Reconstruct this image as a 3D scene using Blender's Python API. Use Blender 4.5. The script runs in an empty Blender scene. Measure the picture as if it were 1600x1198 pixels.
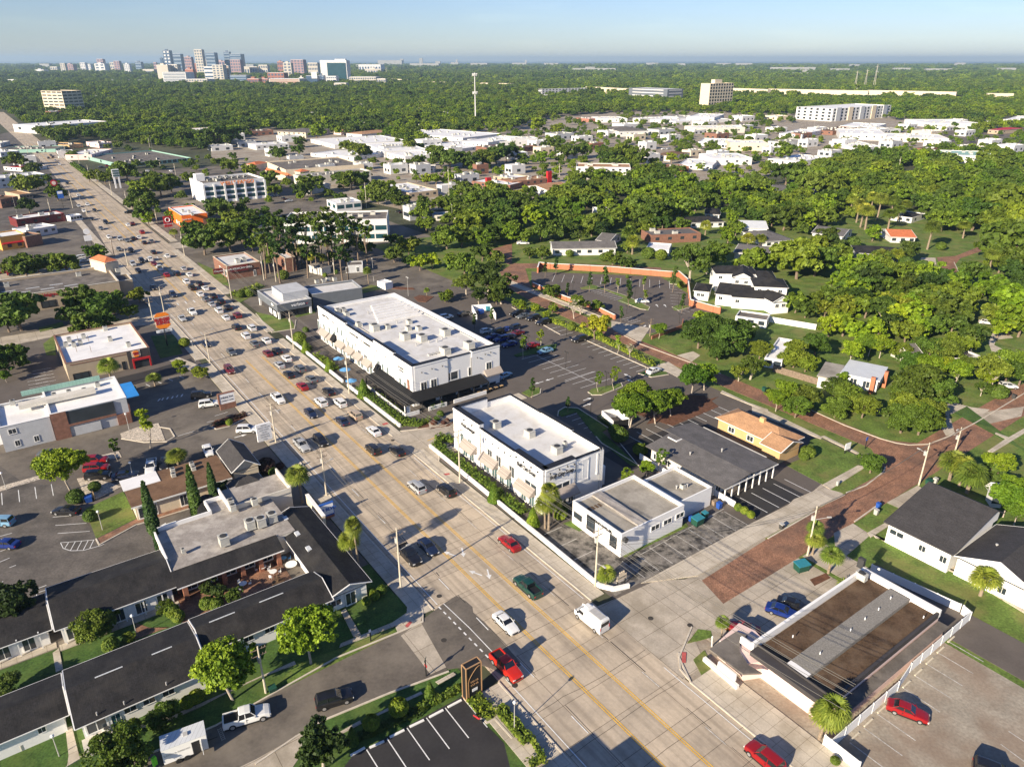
import bpy, math, random
import numpy as np
from mathutils import Vector, Matrix
random.seed(7); RNG=np.random.RandomState(5)
# ------------------------------------------------------------------ camera numbers (drone about 76 m up)
FPX=1137.0; PIT=math.atan(504/FPX); CH=76.0
def unproj(px,py,z=0.0):
    u=px-800.0; v=py-599.0
    Y=FPX*math.cos(PIT)-v*math.sin(PIT); Zd=-(FPX*math.sin(PIT)+v*math.cos(PIT)); t=(z-CH)/Zd
    return Vector((u*t,Y*t,z))
ROWS=[60,340,620,898]
def tl(t,x,y):
    return (int(t[1])*400+x/3.9925, ROWS[int(t[0])]+y/3.9933)
def PP(s,z=0.0):
    "string 'tile x,y x,y tile x,y' -> world points at height z ('ff' = full image pixels)"
    out=[]; t='ff'
    for w in s.split():
        if ',' in w:
            x,y=[float(q) for q in w.split(',')]
            if t!='ff': x,y=tl(t,x,y)
            out.append(unproj(x,y,z))
        else: t=w
    return out
RD=math.radians(125.8)                       # direction of the main road, away from the camera
RA=Vector((math.cos(RD),math.sin(RD),0)); RB=Vector((math.sin(RD),-math.cos(RD),0))
def S(s,t,z=0.0):
    v=RA*s+RB*t; return Vector((v.x,v.y,z))
sc=bpy.context.scene
COL=sc.collection
# ------------------------------------------------------------------ materials
MATS={}
class N:
    def __init__(s,m):
        s.t=m.node_tree; s.n=s.t.nodes; s.l=s.t.links
    def a(s,ty,**k):
        n=s.n.new(ty)
        for a,b in k.items():
            if a.startswith('i_'): n.inputs[a[2:].replace('_',' ')].default_value=b
            else: setattr(n,a,b)
        return n
    def c(s,a,b): s.l.new(a,b)
def ramp(nd,n,stops):
    r=nd.a('ShaderNodeValToRGB')
    e=r.color_ramp.elements
    while len(e)<len(stops): e.new(.5)
    for i,(p,c) in enumerate(stops):
        e[i].position=p; e[i].color=(c if len(c)==4 else tuple(c)+(1,)) if not isinstance(c,(int,float)) else (c,c,c,1)
    nd.c(n,r.inputs[0]); return r
def mix(nd,fac,a,b,bt='MIX'):
    m=nd.a('ShaderNodeMix',data_type='RGBA',blend_type=bt)
    if isinstance(fac,(int,float)): m.inputs[0].default_value=fac
    else: nd.c(fac,m.inputs[0])
    for i,v in ((6,a),(7,b)):
        if isinstance(v,(tuple,list)): m.inputs[i].default_value=tuple(v)+(1,) if len(v)==3 else v
        else: nd.c(v,m.inputs[i])
    return m.outputs[2]
def mat(name,col,rough=.8,var=.25,scale=1.0,stain=None,stain_s=.15,stain_a=.5,bump=0,metal=0,spec=.3,fine=0,coat=0,objcol=False,rot=0,stripes=None,bricks=None,lines=None,streak=0):
    "procedural surface: base colour, two noise scales, optional stain patches, stripes, bricks or slab joints"
    if name in MATS: return MATS[name]
    m=bpy.data.materials.new(name); m.use_nodes=True; MATS[name]=m
    nd=N(m); bs=m.node_tree.nodes['Principled BSDF']
    bs.inputs['Roughness'].default_value=rough; bs.inputs['Metallic'].default_value=metal
    bs.inputs['Specular IOR Level'].default_value=spec; bs.inputs['Coat Weight'].default_value=coat
    g=nd.a('ShaderNodeNewGeometry'); mp=nd.a('ShaderNodeMapping'); nd.c(g.outputs['Position'],mp.inputs[0])
    mp.inputs['Rotation'].default_value=(0,0,-rot)
    P=mp.outputs[0]
    if objcol:
        oi=nd.a('ShaderNodeObjectInfo'); base=oi.outputs['Color']
    else: base=tuple(col)
    n1=nd.a('ShaderNodeTexNoise'); n1.inputs['Scale'].default_value=scale; n1.inputs['Detail'].default_value=5; nd.c(P,n1.inputs['Vector'])
    r1=ramp(nd,n1.outputs[0],[(.3,1-var),(.7,1+var)]) if var else None
    c=base
    if r1: c=mix(nd,1.0,c,r1.outputs[0],'MULTIPLY')
    if fine:
        n2=nd.a('ShaderNodeTexNoise'); n2.inputs['Scale'].default_value=scale*9; n2.inputs['Detail'].default_value=4; nd.c(P,n2.inputs['Vector'])
        r2=ramp(nd,n2.outputs[0],[(.3,1-fine),(.7,1+fine)]); c=mix(nd,1.0,c,r2.outputs[0],'MULTIPLY')
    if stain:
        n3=nd.a('ShaderNodeTexNoise'); n3.inputs['Scale'].default_value=stain_s; n3.inputs['Detail'].default_value=7; n3.inputs['Roughness'].default_value=.65; nd.c(P,n3.inputs['Vector'])
        r3=ramp(nd,n3.outputs[0],[(.46,0),(.62,stain_a)]); c=mix(nd,r3.outputs[0],c,stain)
    if streak:
        m2=nd.a('ShaderNodeMapping'); nd.c(P,m2.inputs[0]); m2.inputs['Scale'].default_value=(.025,1.1,1); n5=nd.a('ShaderNodeTexNoise'); n5.inputs['Scale'].default_value=1.0; n5.inputs['Detail'].default_value=5; nd.c(m2.outputs[0],n5.inputs['Vector'])
        r5=ramp(nd,n5.outputs[0],[(.36,(.80,.79,.78)),(.56,(1.05,1.04,1.03))]); c=mix(nd,1.0,c,r5.outputs[0],'MULTIPLY')
    if bricks:   # (width,height,mortar size,mortar colour,second colour)
        b=nd.a('ShaderNodeTexBrick'); nd.c(P,b.inputs['Vector'])
        b.inputs['Scale'].default_value=1; b.inputs['Brick Width'].default_value=bricks[0]; b.inputs['Row Height'].default_value=bricks[1]
        b.inputs['Mortar Size'].default_value=bricks[2]; b.inputs['Color1'].default_value=(1,1,1,1); b.inputs['Color2'].default_value=tuple(bricks[4])+(1,)
        b.inputs['Mortar'].default_value=tuple(bricks[3])+(1,); b.offset=bricks[5] if len(bricks)>5 else .5
        c=mix(nd,1.0,c,b.outputs[0],'MULTIPLY')
    if stripes:  # (axis,period,dark)
        sx=nd.a('ShaderNodeSeparateXYZ'); nd.c(P,sx.inputs[0])
        d=nd.a('ShaderNodeMath',operation='DIVIDE'); nd.c(sx.outputs[stripes[0]],d.inputs[0]); d.inputs[1].default_value=stripes[1]
        fr=nd.a('ShaderNodeMath',operation='FRACT'); nd.c(d.outputs[0],fr.inputs[0])
        r=ramp(nd,fr.outputs[0],[(0,stripes[2]),(.12,1),(1,1)]); r.color_ramp.interpolation='CONSTANT'; c=mix(nd,1.0,c,r.outputs[0],'MULTIPLY')
    if isinstance(c,tuple): bs.inputs['Base Color'].default_value=c+(1,)
    else: nd.c(c,bs.inputs['Base Color'])
    if bump:
        n4=nd.a('ShaderNodeTexNoise'); n4.inputs['Scale'].default_value=scale*6; n4.inputs['Detail'].default_value=6; nd.c(P,n4.inputs['Vector'])
        b=nd.a('ShaderNodeBump'); b.inputs['Strength'].default_value=bump; b.inputs['Distance'].default_value=.05; nd.c(n4.outputs[0],b.inputs['Height']); nd.c(b.outputs[0],bs.inputs['Normal'])
    return m
def M(n): return MATS[n]
# ground kinds
mat('concrete_road',(.51,.425,.32),.85,.10,.25,stain=(.17,.15,.13),stain_s=.11,stain_a=.34,fine=.07,rot=RD,bricks=(5.2,4.15,.035,(.3,.29,.28),(.86,.87,.89),0.0),streak=1)
mat('concrete_walk',(.52,.46,.37),.85,.12,.5,stain=(.30,.25,.18),stain_s=.22,stain_a=.5,fine=.08,rot=RD,bricks=(1.8,1.8,.03,(.55,.53,.5),(.95,.95,.95),0.0))
mat('concrete_apron',(.46,.40,.32),.85,.15,.4,stain=(.26,.22,.16),stain_s=.16,stain_a=.6,fine=.1,rot=RD+.0,bricks=(4.2,4.4,.04,(.45,.43,.4),(.92,.92,.92),0.0))
mat('curb_concrete',(.55,.49,.40),.8,.15,.8,fine=.08)
mat('asphalt',(.125,.108,.09),.85,.18,.25,stain=(.23,.20,.16),stain_s=.10,stain_a=.6,fine=.12)
mat('asphalt_new',(.115,.098,.085),.85,.12,.3,stain=(.135,.115,.098),stain_s=.08,stain_a=.5,fine=.08)
mat('asphalt_black',(.035,.033,.034),.8,.15,.3,stain=(.045,.043,.04),stain_s=.12,stain_a=.5,fine=.1)
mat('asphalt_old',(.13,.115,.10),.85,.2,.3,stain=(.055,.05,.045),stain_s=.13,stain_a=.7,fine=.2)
mat('asphalt_tan',(.33,.29,.23),.85,.18,.3,stain=(.23,.16,.11),stain_s=.09,stain_a=.6,fine=.2)
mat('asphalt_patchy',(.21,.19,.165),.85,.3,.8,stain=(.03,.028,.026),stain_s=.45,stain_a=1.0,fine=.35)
mat('brick_paving',(.34,.18,.11),.85,.22,.35,stain=(.15,.10,.075),stain_s=.13,stain_a=.6,fine=.25,rot=math.radians(36),bricks=(.5,.25,.03,(.6,.6,.6),(.72,.7,.72)))
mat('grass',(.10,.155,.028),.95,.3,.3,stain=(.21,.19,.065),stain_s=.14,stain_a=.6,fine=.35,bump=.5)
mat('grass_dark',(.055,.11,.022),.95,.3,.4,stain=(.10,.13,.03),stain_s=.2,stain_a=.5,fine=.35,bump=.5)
mat('mulch',(.13,.06,.035),.95,.3,1.2,fine=.4,bump=.6)
mat('ground_cover',(.055,.062,.032),.95,.3,.02,stain=(.12,.105,.07),stain_s=.008,stain_a=.5,fine=.35)
mat('stones',(.52,.45,.36),.9,.5,3.0,fine=.5,bump=1.0)
mat('paint_white',(.72,.72,.70),.7,.12,.8,fine=.12)
mat('paint_worn',(.50,.48,.44),.8,.35,1.5,fine=.3)
mat('paint_yellow',(.72,.42,.05),.7,.15,.8,fine=.15)
mat('tar_line',(.05,.045,.04),.9,.2,1)
mat('red_pad',(.45,.10,.09),.8,.2,2)
# building kinds
mat('white_wall',(.80,.79,.77),.7,.03,.3,fine=.03)
mat('white_siding',(.78,.78,.76),.7,.04,.4,stripes=(2,.3,.82))
mat('horizon_pale',(.33,.33,.32),.9,.1,.02)
mat('cream_wall',(.66,.56,.41),.8,.07,.5,fine=.05)
mat('pale_wall',(.62,.58,.50),.8,.09,.5,fine=.06)
mat('grey_wall',(.46,.47,.48),.8,.08,.5,fine=.05)
mat('dark_grey_wall',(.13,.145,.165),.7,.08,.5)
mat('charcoal_wall',(.055,.05,.05),.7,.1,.5)
mat('tan_stucco',(.42,.34,.24),.85,.08,.5,fine=.05)
mat('orange_stucco',(.72,.36,.08),.8,.06,.5)
mat('orange_panel',(.85,.17,.02),.6,.04,.5)
mat('yellow_wall',(.55,.36,.17),.8,.07,.5)
mat('brick_wall',(.30,.13,.08),.85,.2,1.5,stripes=(2,.16,.75),fine=.2)
mat('brick_orange',(.46,.17,.09),.85,.10,1.0,stripes=(2,.18,.85),fine=.1)
mat('brick_brown',(.23,.115,.08),.85,.2,1.5,stripes=(2,.16,.75))
mat('pink_wall',(.72,.55,.50),.8,.05,.5)
mat('black_trim',(.018,.018,.02),.5,.1,1)
mat('white_trim',(.80,.79,.76),.6,.03,1)
mat('membrane',(.64,.63,.61),.6,.06,.4,stain=(.42,.37,.30),stain_s=.35,stain_a=.35,fine=.03,rot=RD,bricks=(6,2.4,.03,(.88,.87,.86),(.98,.98,.98),0))
mat('membrane_white',(.80,.79,.77),.55,.05,.4,stain=(.5,.46,.40),stain_s=.25,stain_a=.25)
mat('membrane_grey',(.36,.33,.28),.75,.12,.4,stain=(.16,.14,.11),stain_s=.22,stain_a=.5,fine=.08,rot=RD,bricks=(3,1.0,.03,(.8,.8,.8),(.95,.95,.95)))
mat('roof_stained',(.30,.27,.24),.8,.2,.5,stain=(.62,.58,.52),stain_s=.4,stain_a=.4,fine=.15)
mat('roof_dark',(.13,.115,.10),.85,.2,.4,stain=(.24,.21,.18),stain_s=.2,stain_a=.5,fine=.12)
mat('roof_gravel_brown',(.085,.052,.03),.9,.25,.5,stain=(.16,.11,.07),stain_s=.3,stain_a=.6,fine=.3)
mat('roof_gravel_grey',(.24,.225,.20),.9,.15,.5,fine=.25,stain=(.13,.12,.10),stain_s=.5,stain_a=.4)
mat('shingle_black',(.022,.021,.022),.85,.3,.5,fine=.35,stain=(.055,.05,.045),stain_s=.3,stain_a=.5,rot=RD,bricks=(.9,.22,.02,(.7,.7,.7),(.8,.8,.8)))
mat('shingle_grey',(.15,.14,.135),.85,.15,.5,fine=.2,stain=(.10,.095,.09),stain_s=.4,stain_a=.5,rot=RD+.0,bricks=(.9,.24,.02,(.75,.75,.75),(.85,.85,.85)))
mat('shingle_charcoal',(.06,.056,.056),.85,.15,.5,fine=.25,rot=RD,bricks=(.9,.22,.02,(.7,.7,.7),(.8,.8,.8)))
mat('shingle_tan',(.42,.24,.13),.85,.15,.6,fine=.25,rot=RD,bricks=(.9,.25,.02,(.75,.75,.75),(.85,.85,.85)))
mat('shingle_brown',(.18,.105,.06),.85,.15,.5,fine=.2,stain=(.10,.055,.03),stain_s=.3,stain_a=.7)
mat('tile_red',(.55,.17,.07),.8,.15,1,stripes=(0,.4,.8))
mat('metal_roof',(.60,.62,.63),.4,.05,.5,stripes=(0,.5,.75))
mat('metal_green',(.28,.46,.38),.5,.06,.5,stripes=(0,.6,.8))
mat('glass',(.03,.04,.05),.12,.3,.25,spec=.8)
mat('glass_teal',(.015,.06,.075),.15,.2,.1,spec=.8)
mat('glass_green',(.07,.12,.12),.15,.2,.4,spec=.7)
mat('glass_blue',(.10,.20,.32),.2,.2,.02,spec=.7)
mat('awning_tan',(.36,.31,.27),.9,.04,.5,stripes=(0,.3,.9))
mat('awning_black',(.012,.012,.013),.8,.1,.5,stripes=(1,.35,.5))
mat('awning_blue',(.03,.24,.62),.7,.08,.5)
mat('umbrella_blue',(.10,.28,.52),.9,.08,.5)
mat('unit_metal',(.50,.49,.44),.5,.12,2,metal=.1)
mat('unit_dark',(.05,.05,.05),.6,.1,2)
mat('galv',(.42,.41,.39),.5,.1,2)
mat('concrete_pole',(.55,.49,.38),.85,.08,2)
mat('wood_pole',(.24,.18,.13),.9,.2,3)
mat('black_metal',(.02,.02,.02),.5,.05,2)
mat('cable',(.16,.15,.13),.6,.05,2)
mat('sign_white',(.80,.80,.80),.5,.03,1)
mat('sign_red',(.42,.02,.025),.5,.05,1)
mat('sign_orange',(.90,.25,.02),.5,.05,1)
mat('sign_maroon',(.16,.03,.03),.5,.05,1)
mat('sign_blue',(.03,.12,.45),.5,.05,1)
mat('bronze',(.55,.33,.17),.4,.05,1,metal=.3)
mat('paint_red',(.60,.03,.02),.5,.05,1)
mat('bin_green',(.015,.07,.045),.6,.1,2)
mat('bin_teal',(.03,.20,.26),.6,.1,2)
mat('bin_blue',(.02,.08,.35),.6,.1,2)
mat('trunk_bark',(.20,.15,.11),.95,.3,3,fine=.3)
mat('trunk_pale',(.42,.36,.29),.95,.25,2,fine=.3)
mat('palm_bark',(.27,.21,.15),.95,.3,3,stripes=(2,.25,.7))
mat('moss_grey',(.30,.28,.19),.95,.25,2,fine=.3)
mat('tyre',(.015,.015,.015),.8,.1,5)
mat('rim_metal',(.45,.45,.46),.35,.1,5,metal=.6)
mat('car_paint',(1,1,1),.28,0,1,objcol=True,coat=.5,spec=.5)
mat('car_glass',(.012,.014,.018),.08,0,1,spec=.8)
mat('head_lamp',(.75,.75,.72),.2,0,1,spec=.8)
mat('tail_lamp',(.45,.01,.01),.3,0,1,spec=.6)
mat('skin',(.45,.28,.20),.7,.05,3)
mat('cloth_dark',(.03,.03,.04),.9,.1,3)
mat('far_pale',(.50,.46,.39),.8,.08,.02)
mat('far_white',(.64,.63,.61),.8,.06,.02)
mat('far_brick',(.32,.14,.10),.8,.1,.02)
mat('far_steel',(.22,.28,.35),.4,.1,.02)
mat('far_blue',(.045,.085,.15),.3,.1,.02,spec=.7)
mat('far_rose',(.34,.23,.23),.8,.1,.02)
def foliage(name,col,col2,scale=.35,trans=.25):
    m=bpy.data.materials.new(name); m.use_nodes=True; MATS[name]=m
    nd=N(m); bs=m.node_tree.nodes['Principled BSDF']; out=m.node_tree.nodes['Material Output']
    bs.inputs['Roughness'].default_value=.6; bs.inputs['Specular IOR Level'].default_value=.25
    g=nd.a('ShaderNodeNewGeometry'); n1=nd.a('ShaderNodeTexNoise'); n1.inputs['Scale'].default_value=scale; n1.inputs['Detail'].default_value=4; nd.c(g.outputs['Position'],n1.inputs['Vector'])
    r=ramp(nd,n1.outputs[0],[(.35,col),(.68,col2)])
    oi=nd.a('ShaderNodeObjectInfo')
    c=mix(nd,1.0,r.outputs[0],oi.outputs['Color'],'MULTIPLY')
    rr=ramp(nd,oi.outputs['Random'],[(0,(.55,.68,.70)),(.5,(1,1,1)),(1,(1.38,1.25,.9))])
    c=mix(nd,1.0,c,rr.outputs[0],'MULTIPLY')
    ri=ramp(nd,g.outputs['Random Per Island'],[(0,(.65,.7,.6)),(1,(1.4,1.3,1.3))])
    c=mix(nd,1.0,c,ri.outputs[0],'MULTIPLY')
    n9=nd.a('ShaderNodeTexNoise'); n9.inputs['Scale'].default_value=.014; n9.inputs['Detail'].default_value=3; nd.c(g.outputs['Position'],n9.inputs['Vector']); r9=ramp(nd,n9.outputs[0],[(.33,(.72,.85,.9)),(.66,(1.3,1.28,1.0))]); c=mix(nd,1.0,c,r9.outputs[0],'MULTIPLY')
    nd.c(c,bs.inputs['Base Color'])
    tr=nd.a('ShaderNodeBsdfTranslucent'); nd.c(c,tr.inputs[0])
    mx=nd.a('ShaderNodeMixShader'); mx.inputs[0].default_value=trans; nd.c(bs.outputs[0],mx.inputs[1]); nd.c(tr.outputs[0],mx.inputs[2]); nd.c(mx.outputs[0],out.inputs[0])
    return m
foliage('leaf_oak',(.07,.105,.014),(.135,.195,.03))
foliage('leaf_bright',(.10,.165,.012),(.21,.29,.022))
foliage('leaf_yellow',(.32,.30,.02),(.48,.42,.03))
foliage('leaf_dark',(.03,.055,.012),(.075,.11,.02))
foliage('leaf_palm',(.14,.18,.025),(.27,.30,.06))
foliage('leaf_hedge',(.085,.14,.018),(.20,.25,.035),1.2)
foliage('leaf_conifer',(.035,.075,.018),(.07,.12,.025))
foliage('leaf_purple',(.07,.03,.03),(.16,.07,.06),1.5)
foliage('leaf_far',(.035,.062,.018),(.095,.125,.03),.06,.1)
# ------------------------------------------------------------------ mesh builder
class MB:
    def __init__(s): s.v=[]; s.f=[]; s.m=[]
    def add(s,vs,fs,mi=0):
        b=len(s.v); s.v+= [tuple(q) for q in vs]; s.f+=[tuple(b+i for i in f) for f in fs]; s.m+=[mi]*len(fs)
    def quad(s,a,b,c,d,mi=0): s.add([a,b,c,d],[(0,1,2,3)],mi)
    def poly(s,pts,mi=0): s.add(pts,[tuple(range(len(pts)))],mi)
    def prism(s,pts,z0,z1,mi=0,top=None,bottom=False):
        n=len(pts); A=0
        for i in range(n):
            p,q=pts[i],pts[(i+1)%n]; A+=p[0]*q[1]-q[0]*p[1]
        if A<0: pts=pts[::-1]
        vs=[(p[0],p[1],z0) for p in pts]+[(p[0],p[1],z1) for p in pts]
        s.add(vs,[(i,(i+1)%n,n+(i+1)%n,n+i) for i in range(n)],mi)
        s.add(vs,[tuple(range(n,2*n))]+([tuple(range(n-1,-1,-1))] if bottom else []),mi if top is None else top)
    def box(s,c,sx,sy,z0,z1,ang=0,mi=0,top=None):
        ca,sa=math.cos(ang),math.sin(ang)
        pts=[(c[0]+x*ca-y*sa,c[1]+x*sa+y*ca) for x,y in ((-sx/2,-sy/2),(sx/2,-sy/2),(sx/2,sy/2),(-sx/2,sy/2))]
        s.prism(pts,z0,z1,mi,top,True)
    def tube(s,p0,p1,r0,r1=None,n=8,mi=0,cap=True):
        p0=Vector(p0);p1=Vector(p1); r1=r0 if r1 is None else r1
        d=(p1-p0)
        if d.length<1e-6: return
        d.normalize(); a=d.orthogonal().normalized(); b=d.cross(a)
        vs=[p0+(a*math.cos(2*math.pi*i/n)+b*math.sin(2*math.pi*i/n))*r0 for i in range(n)]+[p1+(a*math.cos(2*math.pi*i/n)+b*math.sin(2*math.pi*i/n))*r1 for i in range(n)]
        fs=[(i,(i+1)%n,n+(i+1)%n,n+i) for i in range(n)]
        if cap: fs+=[tuple(range(n-1,-1,-1)),tuple(range(n,2*n))]
        s.add(vs,fs,mi)
    def lathe(s,c,prof,n=14,mi=0,sx=1,sy=1):
        vs=[];fs=[]
        for r,z in prof:
            for i in range(n):
                a=2*math.pi*i/n; vs.append((c[0]+r*sx*math.cos(a),c[1]+r*sy*math.sin(a),c[2]+z))
        for k in range(len(prof)-1):
            for i in range(n): fs.append((k*n+i,k*n+(i+1)%n,(k+1)*n+(i+1)%n,(k+1)*n+i))
        fs.append(tuple(range((len(prof)-1)*n,len(prof)*n)))
        s.add(vs,fs,mi)
    def mesh(s,name,mats,off=None):
        me=bpy.data.meshes.new(name)
        v=s.v if off is None else [(a-off[0],b-off[1],c-off[2]) for a,b,c in s.v]
        me.from_pydata(v,[],s.f)
        for m in mats: me.materials.append(MATS[m] if isinstance(m,str) else m)
        if len(mats)>1: me.polygons.foreach_set('material_index',s.m)
        me.update(); return me
    def build(s,name,mats,parent=None,smooth=False,color=None):
        if isinstance(mats,str): mats=[mats]
        off=None; loc=None
        if parent is not None: off=WL(parent)
        elif s.v:
            xs=[q[0] for q in s.v]; ys=[q[1] for q in s.v]; zs=[q[2] for q in s.v]
            off=((min(xs)+max(xs))/2,(min(ys)+max(ys))/2,min(zs)); loc=off
        me=s.mesh(name,mats,off)
        if smooth: me.polygons.foreach_set('use_smooth',[True]*len(me.polygons))
        o=bpy.data.objects.new(name,me); COL.objects.link(o)
        if parent is not None: o.parent=parent; o['_p']=1; del o['_p']
        if loc: o.location=loc
        if color: o.color=tuple(color)+(1,)
        return o
def WL(o):
    v=Vector((0,0,0))
    while o is not None: v+=o.location; o=o.parent
    return v
def tag(o,label,cat,group=None,kind=None):
    if label: o['label']=label
    if cat: o['category']=cat
    if group: o['group']=group
    if kind: o['kind']=kind
    return o
def thing(name,label,cat,loc,group=None,kind=None,rz=0):
    o=bpy.data.objects.new(name,None); COL.objects.link(o); o.location=loc; o.rotation_euler=(0,0,rz); o.empty_display_size=.5
    return tag(o,label,cat,group,kind)
KIDS={}
def dup(src,loc=None,rz=None,scale=None,label=None,group=None,color=None,parent=None):
    r=src.copy(); COL.objects.link(r)
    if parent is not None: r.parent=parent
    if loc is not None: r.location=loc
    if rz is not None: r.rotation_euler=(0,0,rz)
    if scale is not None: r.scale=scale if hasattr(scale,'__len__') else (scale,)*3
    if label: r['label']=label
    if group: r['group']=group
    if color: r.color=tuple(color)+(1,)
    if src.name not in KIDS: KIDS[src.name]=[k for k in src.children]
    for k in KIDS[src.name]:
        c=dup(k,parent=r,color=color if color and k.name.split('.')[0] in ('body','crown','bed_side','tailgate') else None)
    return r
def struct(name,mb,mats,label=None,kind='structure'):
    o=mb.build(name,mats); o['kind']=kind
    if label: o['label']=label; 
    return o
def sheet(name,s,m,z=.05,z0=None,label=None,kind='structure',closed=True):
    pts=PP(s) if isinstance(s,str) else s
    mb=MB(); mb.prism([(p[0],p[1]) for p in pts],z-.3 if z0 is None else z0,z)
    return struct(name,mb,[m],label,kind)
def strip(mb,pts,w,z,mi=0,dz=.006):
    for a,b in zip(pts[:-1],pts[1:]):
        d=(b-a); d.z=0
        if d.length<.01: continue
        d.normalize(); n=Vector((-d.y,d.x,0))*w/2
        mb.quad((a.x-n.x,a.y-n.y,z),(b.x-n.x,b.y-n.y,z),(b.x+n.x,b.y+n.y,z),(a.x+n.x,a.y+n.y,z),mi)
def curb(mb,pts,w=.22,z=.18,mi=0):
    for a,b in zip(pts[:-1],pts[1:]):
        d=b-a; L=d.length
        if L<.05: continue
        ang=math.atan2(d.y,d.x); c=(a+b)/2
        mb.box((c.x,c.y),L+w*.6,w,-.2,z+random.uniform(0,.004),ang,mi)
def smoothpts(pts,it=2,closed=False):
    for _ in range(it):
        q=[]
        n=len(pts)
        rng=range(n) if closed else range(n-1)
        if not closed: q.append(pts[0])
        for i in rng:
            a,b=pts[i],pts[(i+1)%n]; q+= [a*.75+b*.25,a*.25+b*.75]
        if not closed: q.append(pts[-1])
        pts=q
    return pts
# ------------------------------------------------------------------ foliage
def cards(P,Nrm,size,rs,spread=.8,asp=1.0):
    "numpy: quads at points P facing roughly along Nrm"
    n=len(P); nn=Nrm+rs.normal(0,spread,(n,3)); nn/=np.linalg.norm(nn,axis=1)[:,None]+1e-9
    a=np.cross(nn,rs.normal(0,1,(n,3))); a/=np.linalg.norm(a,axis=1)[:,None]+1e-9; b=np.cross(nn,a)
    s=size*(.6+.8*rs.rand(n))[:,None]*.5
    V=np.stack([P-a*s-b*s*asp,P+a*s-b*s*asp*.6,P+a*s*.8+b*s*asp,P-a*s*.7+b*s*asp*.8],1).reshape(-1,3)
    return V
def npmesh(name,V,m,smooth=False):
    me=bpy.data.meshes.new(name); n=len(V)//4
    me.vertices.add(4*n); me.vertices.foreach_set('co',V.astype(np.float32).ravel())
    me.loops.add(4*n); me.loops.foreach_set('vertex_index',np.arange(4*n,dtype=np.int32))
    me.polygons.add(n); me.polygons.foreach_set('loop_start',np.arange(0,4*n,4,dtype=np.int32)); 
    me.materials.append(MATS[m]); me.update(); me.validate(); return me
def crownpts(rs,R,Hh,zc,lobes,per,flat=.8):
    P=[];Nn=[]
    for k in range(lobes):
        a=rs.rand()*6.283; rr=R*(.15+.55*math.sqrt(rs.rand())); zz=zc+Hh*(rs.rand()*.9-.42)*(1-.5*rr/R)
        c=np.array([rr*math.cos(a),rr*math.sin(a),zz]); lr=R*(.24+.22*rs.rand())
        sub=max(3,per//30)
        for q in range(sub):
            d=rs.normal(0,1,3); d/=np.linalg.norm(d); d[2]=abs(d[2])*.9-.25
            cc=c+d*lr*np.array([1,1,flat]); m=per//sub
            dd=rs.normal(0,1,(m,3)); dd/=np.linalg.norm(dd,axis=1)[:,None]
            P.append(cc+dd*lr*.38*(rs.rand(m,1)**.4)*np.array([1,1,.6])); Nn.append(dd*.5+d*.7+np.array([0,0,.35]))
    return np.concatenate(P),np.concatenate(Nn)
def trunkmesh(rs,h,r,R,zc,limbs,m,lean=.0):
    mb=MB(); p=Vector((0,0,-.3)); tops=[]
    q=Vector((rs.normal(0,lean),rs.normal(0,lean),h*.45)); mb.tube(p,q,r,r*.75,7); 
    for k in range(limbs):
        a=6.283*k/limbs+rs.rand(); e=Vector((math.cos(a)*R*.42,math.sin(a)*R*.42,zc*(.85+.2*rs.rand())))
        mid=q.lerp(e,.5)+Vector((rs.normal(0,.3),rs.normal(0,.3),.4)); mb.tube(q,mid,r*.5,r*.33,6); mb.tube(mid,e,r*.33,r*.12,5)
        e2=mid+Vector((math.cos(a+.9)*R*.3,math.sin(a+.9)*R*.3,zc*.25)); mb.tube(mid,e2,r*.26,r*.08,4)
    mb.tube(q,Vector((q.x,q.y,zc+.5)),r*.6,r*.15,6)
    return mb.mesh('trunk',[m])
TREES={}
def treeproto(key,R,Hh,zc,lobes,per,leaf,lm,tm='trunk_bark',tr=.35,limbs=5,seed=1,core=0):
    rs=np.random.RandomState(seed)
    P,Nn=crownpts(rs,R,Hh,zc,lobes,per)
    if core:
        d=rs.normal(0,1,(core,3)); d/=np.linalg.norm(d,axis=1)[:,None]
        P=np.concatenate([P,np.array([0,0,zc])+d*np.array([R*.6,R*.6,Hh*.38])*(.5+.5*rs.rand(core,1))]); Nn=np.concatenate([Nn,d])
    V=cards(P,Nn,leaf,rs)
    TREES[key]=(npmesh('crown',V,lm),trunkmesh(rs,zc,tr,R,zc,limbs,tm,.25))
for i in range(3):
    treeproto('oak%d'%i,5.3,7,4.9,20,760,.34,'leaf_oak',seed=11+i,core=500)
    treeproto('oakm%d'%i,5.3,6.6,4.7,18,150,.75,'leaf_oak',seed=21+i,core=160)
    treeproto('brightm%d'%i,4.4,6.8,4.7,15,130,.7,'leaf_bright',seed=31+i,core=120)
for i in range(2):
    treeproto('bright%d'%i,4.0,5.6,5.2,18,640,.30,'leaf_bright','trunk_pale',.2,seed=41+i,core=500)
    treeproto('dark%d'%i,3.6,6.8,4.8,15,300,.42,'leaf_dark','trunk_pale',.28,seed=45+i,core=500)
    treeproto('mossy%d'%i,5.2,6,6.2,11,330,.42,'leaf_oak','trunk_pale',.35,7,seed=48+i)
treeproto('yellow0',3.4,4.6,4.3,14,260,.4,'leaf_yellow','trunk_bark',.22,seed=51,core=260)
treeproto('slim0',1.25,4.6,4.0,9,110,.32,'leaf_bright','trunk_pale',.09,4,seed=55,core=80)
treeproto('slim1',.8,5.2,3.6,9,110,.30,'leaf_conifer','trunk_bark',.09,3,seed=56,core=140)
treeproto('pine0',2.6,7.0,10.5,12,130,.5,'leaf_oak','trunk_bark',.25,5,seed=57,core=60)
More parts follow.
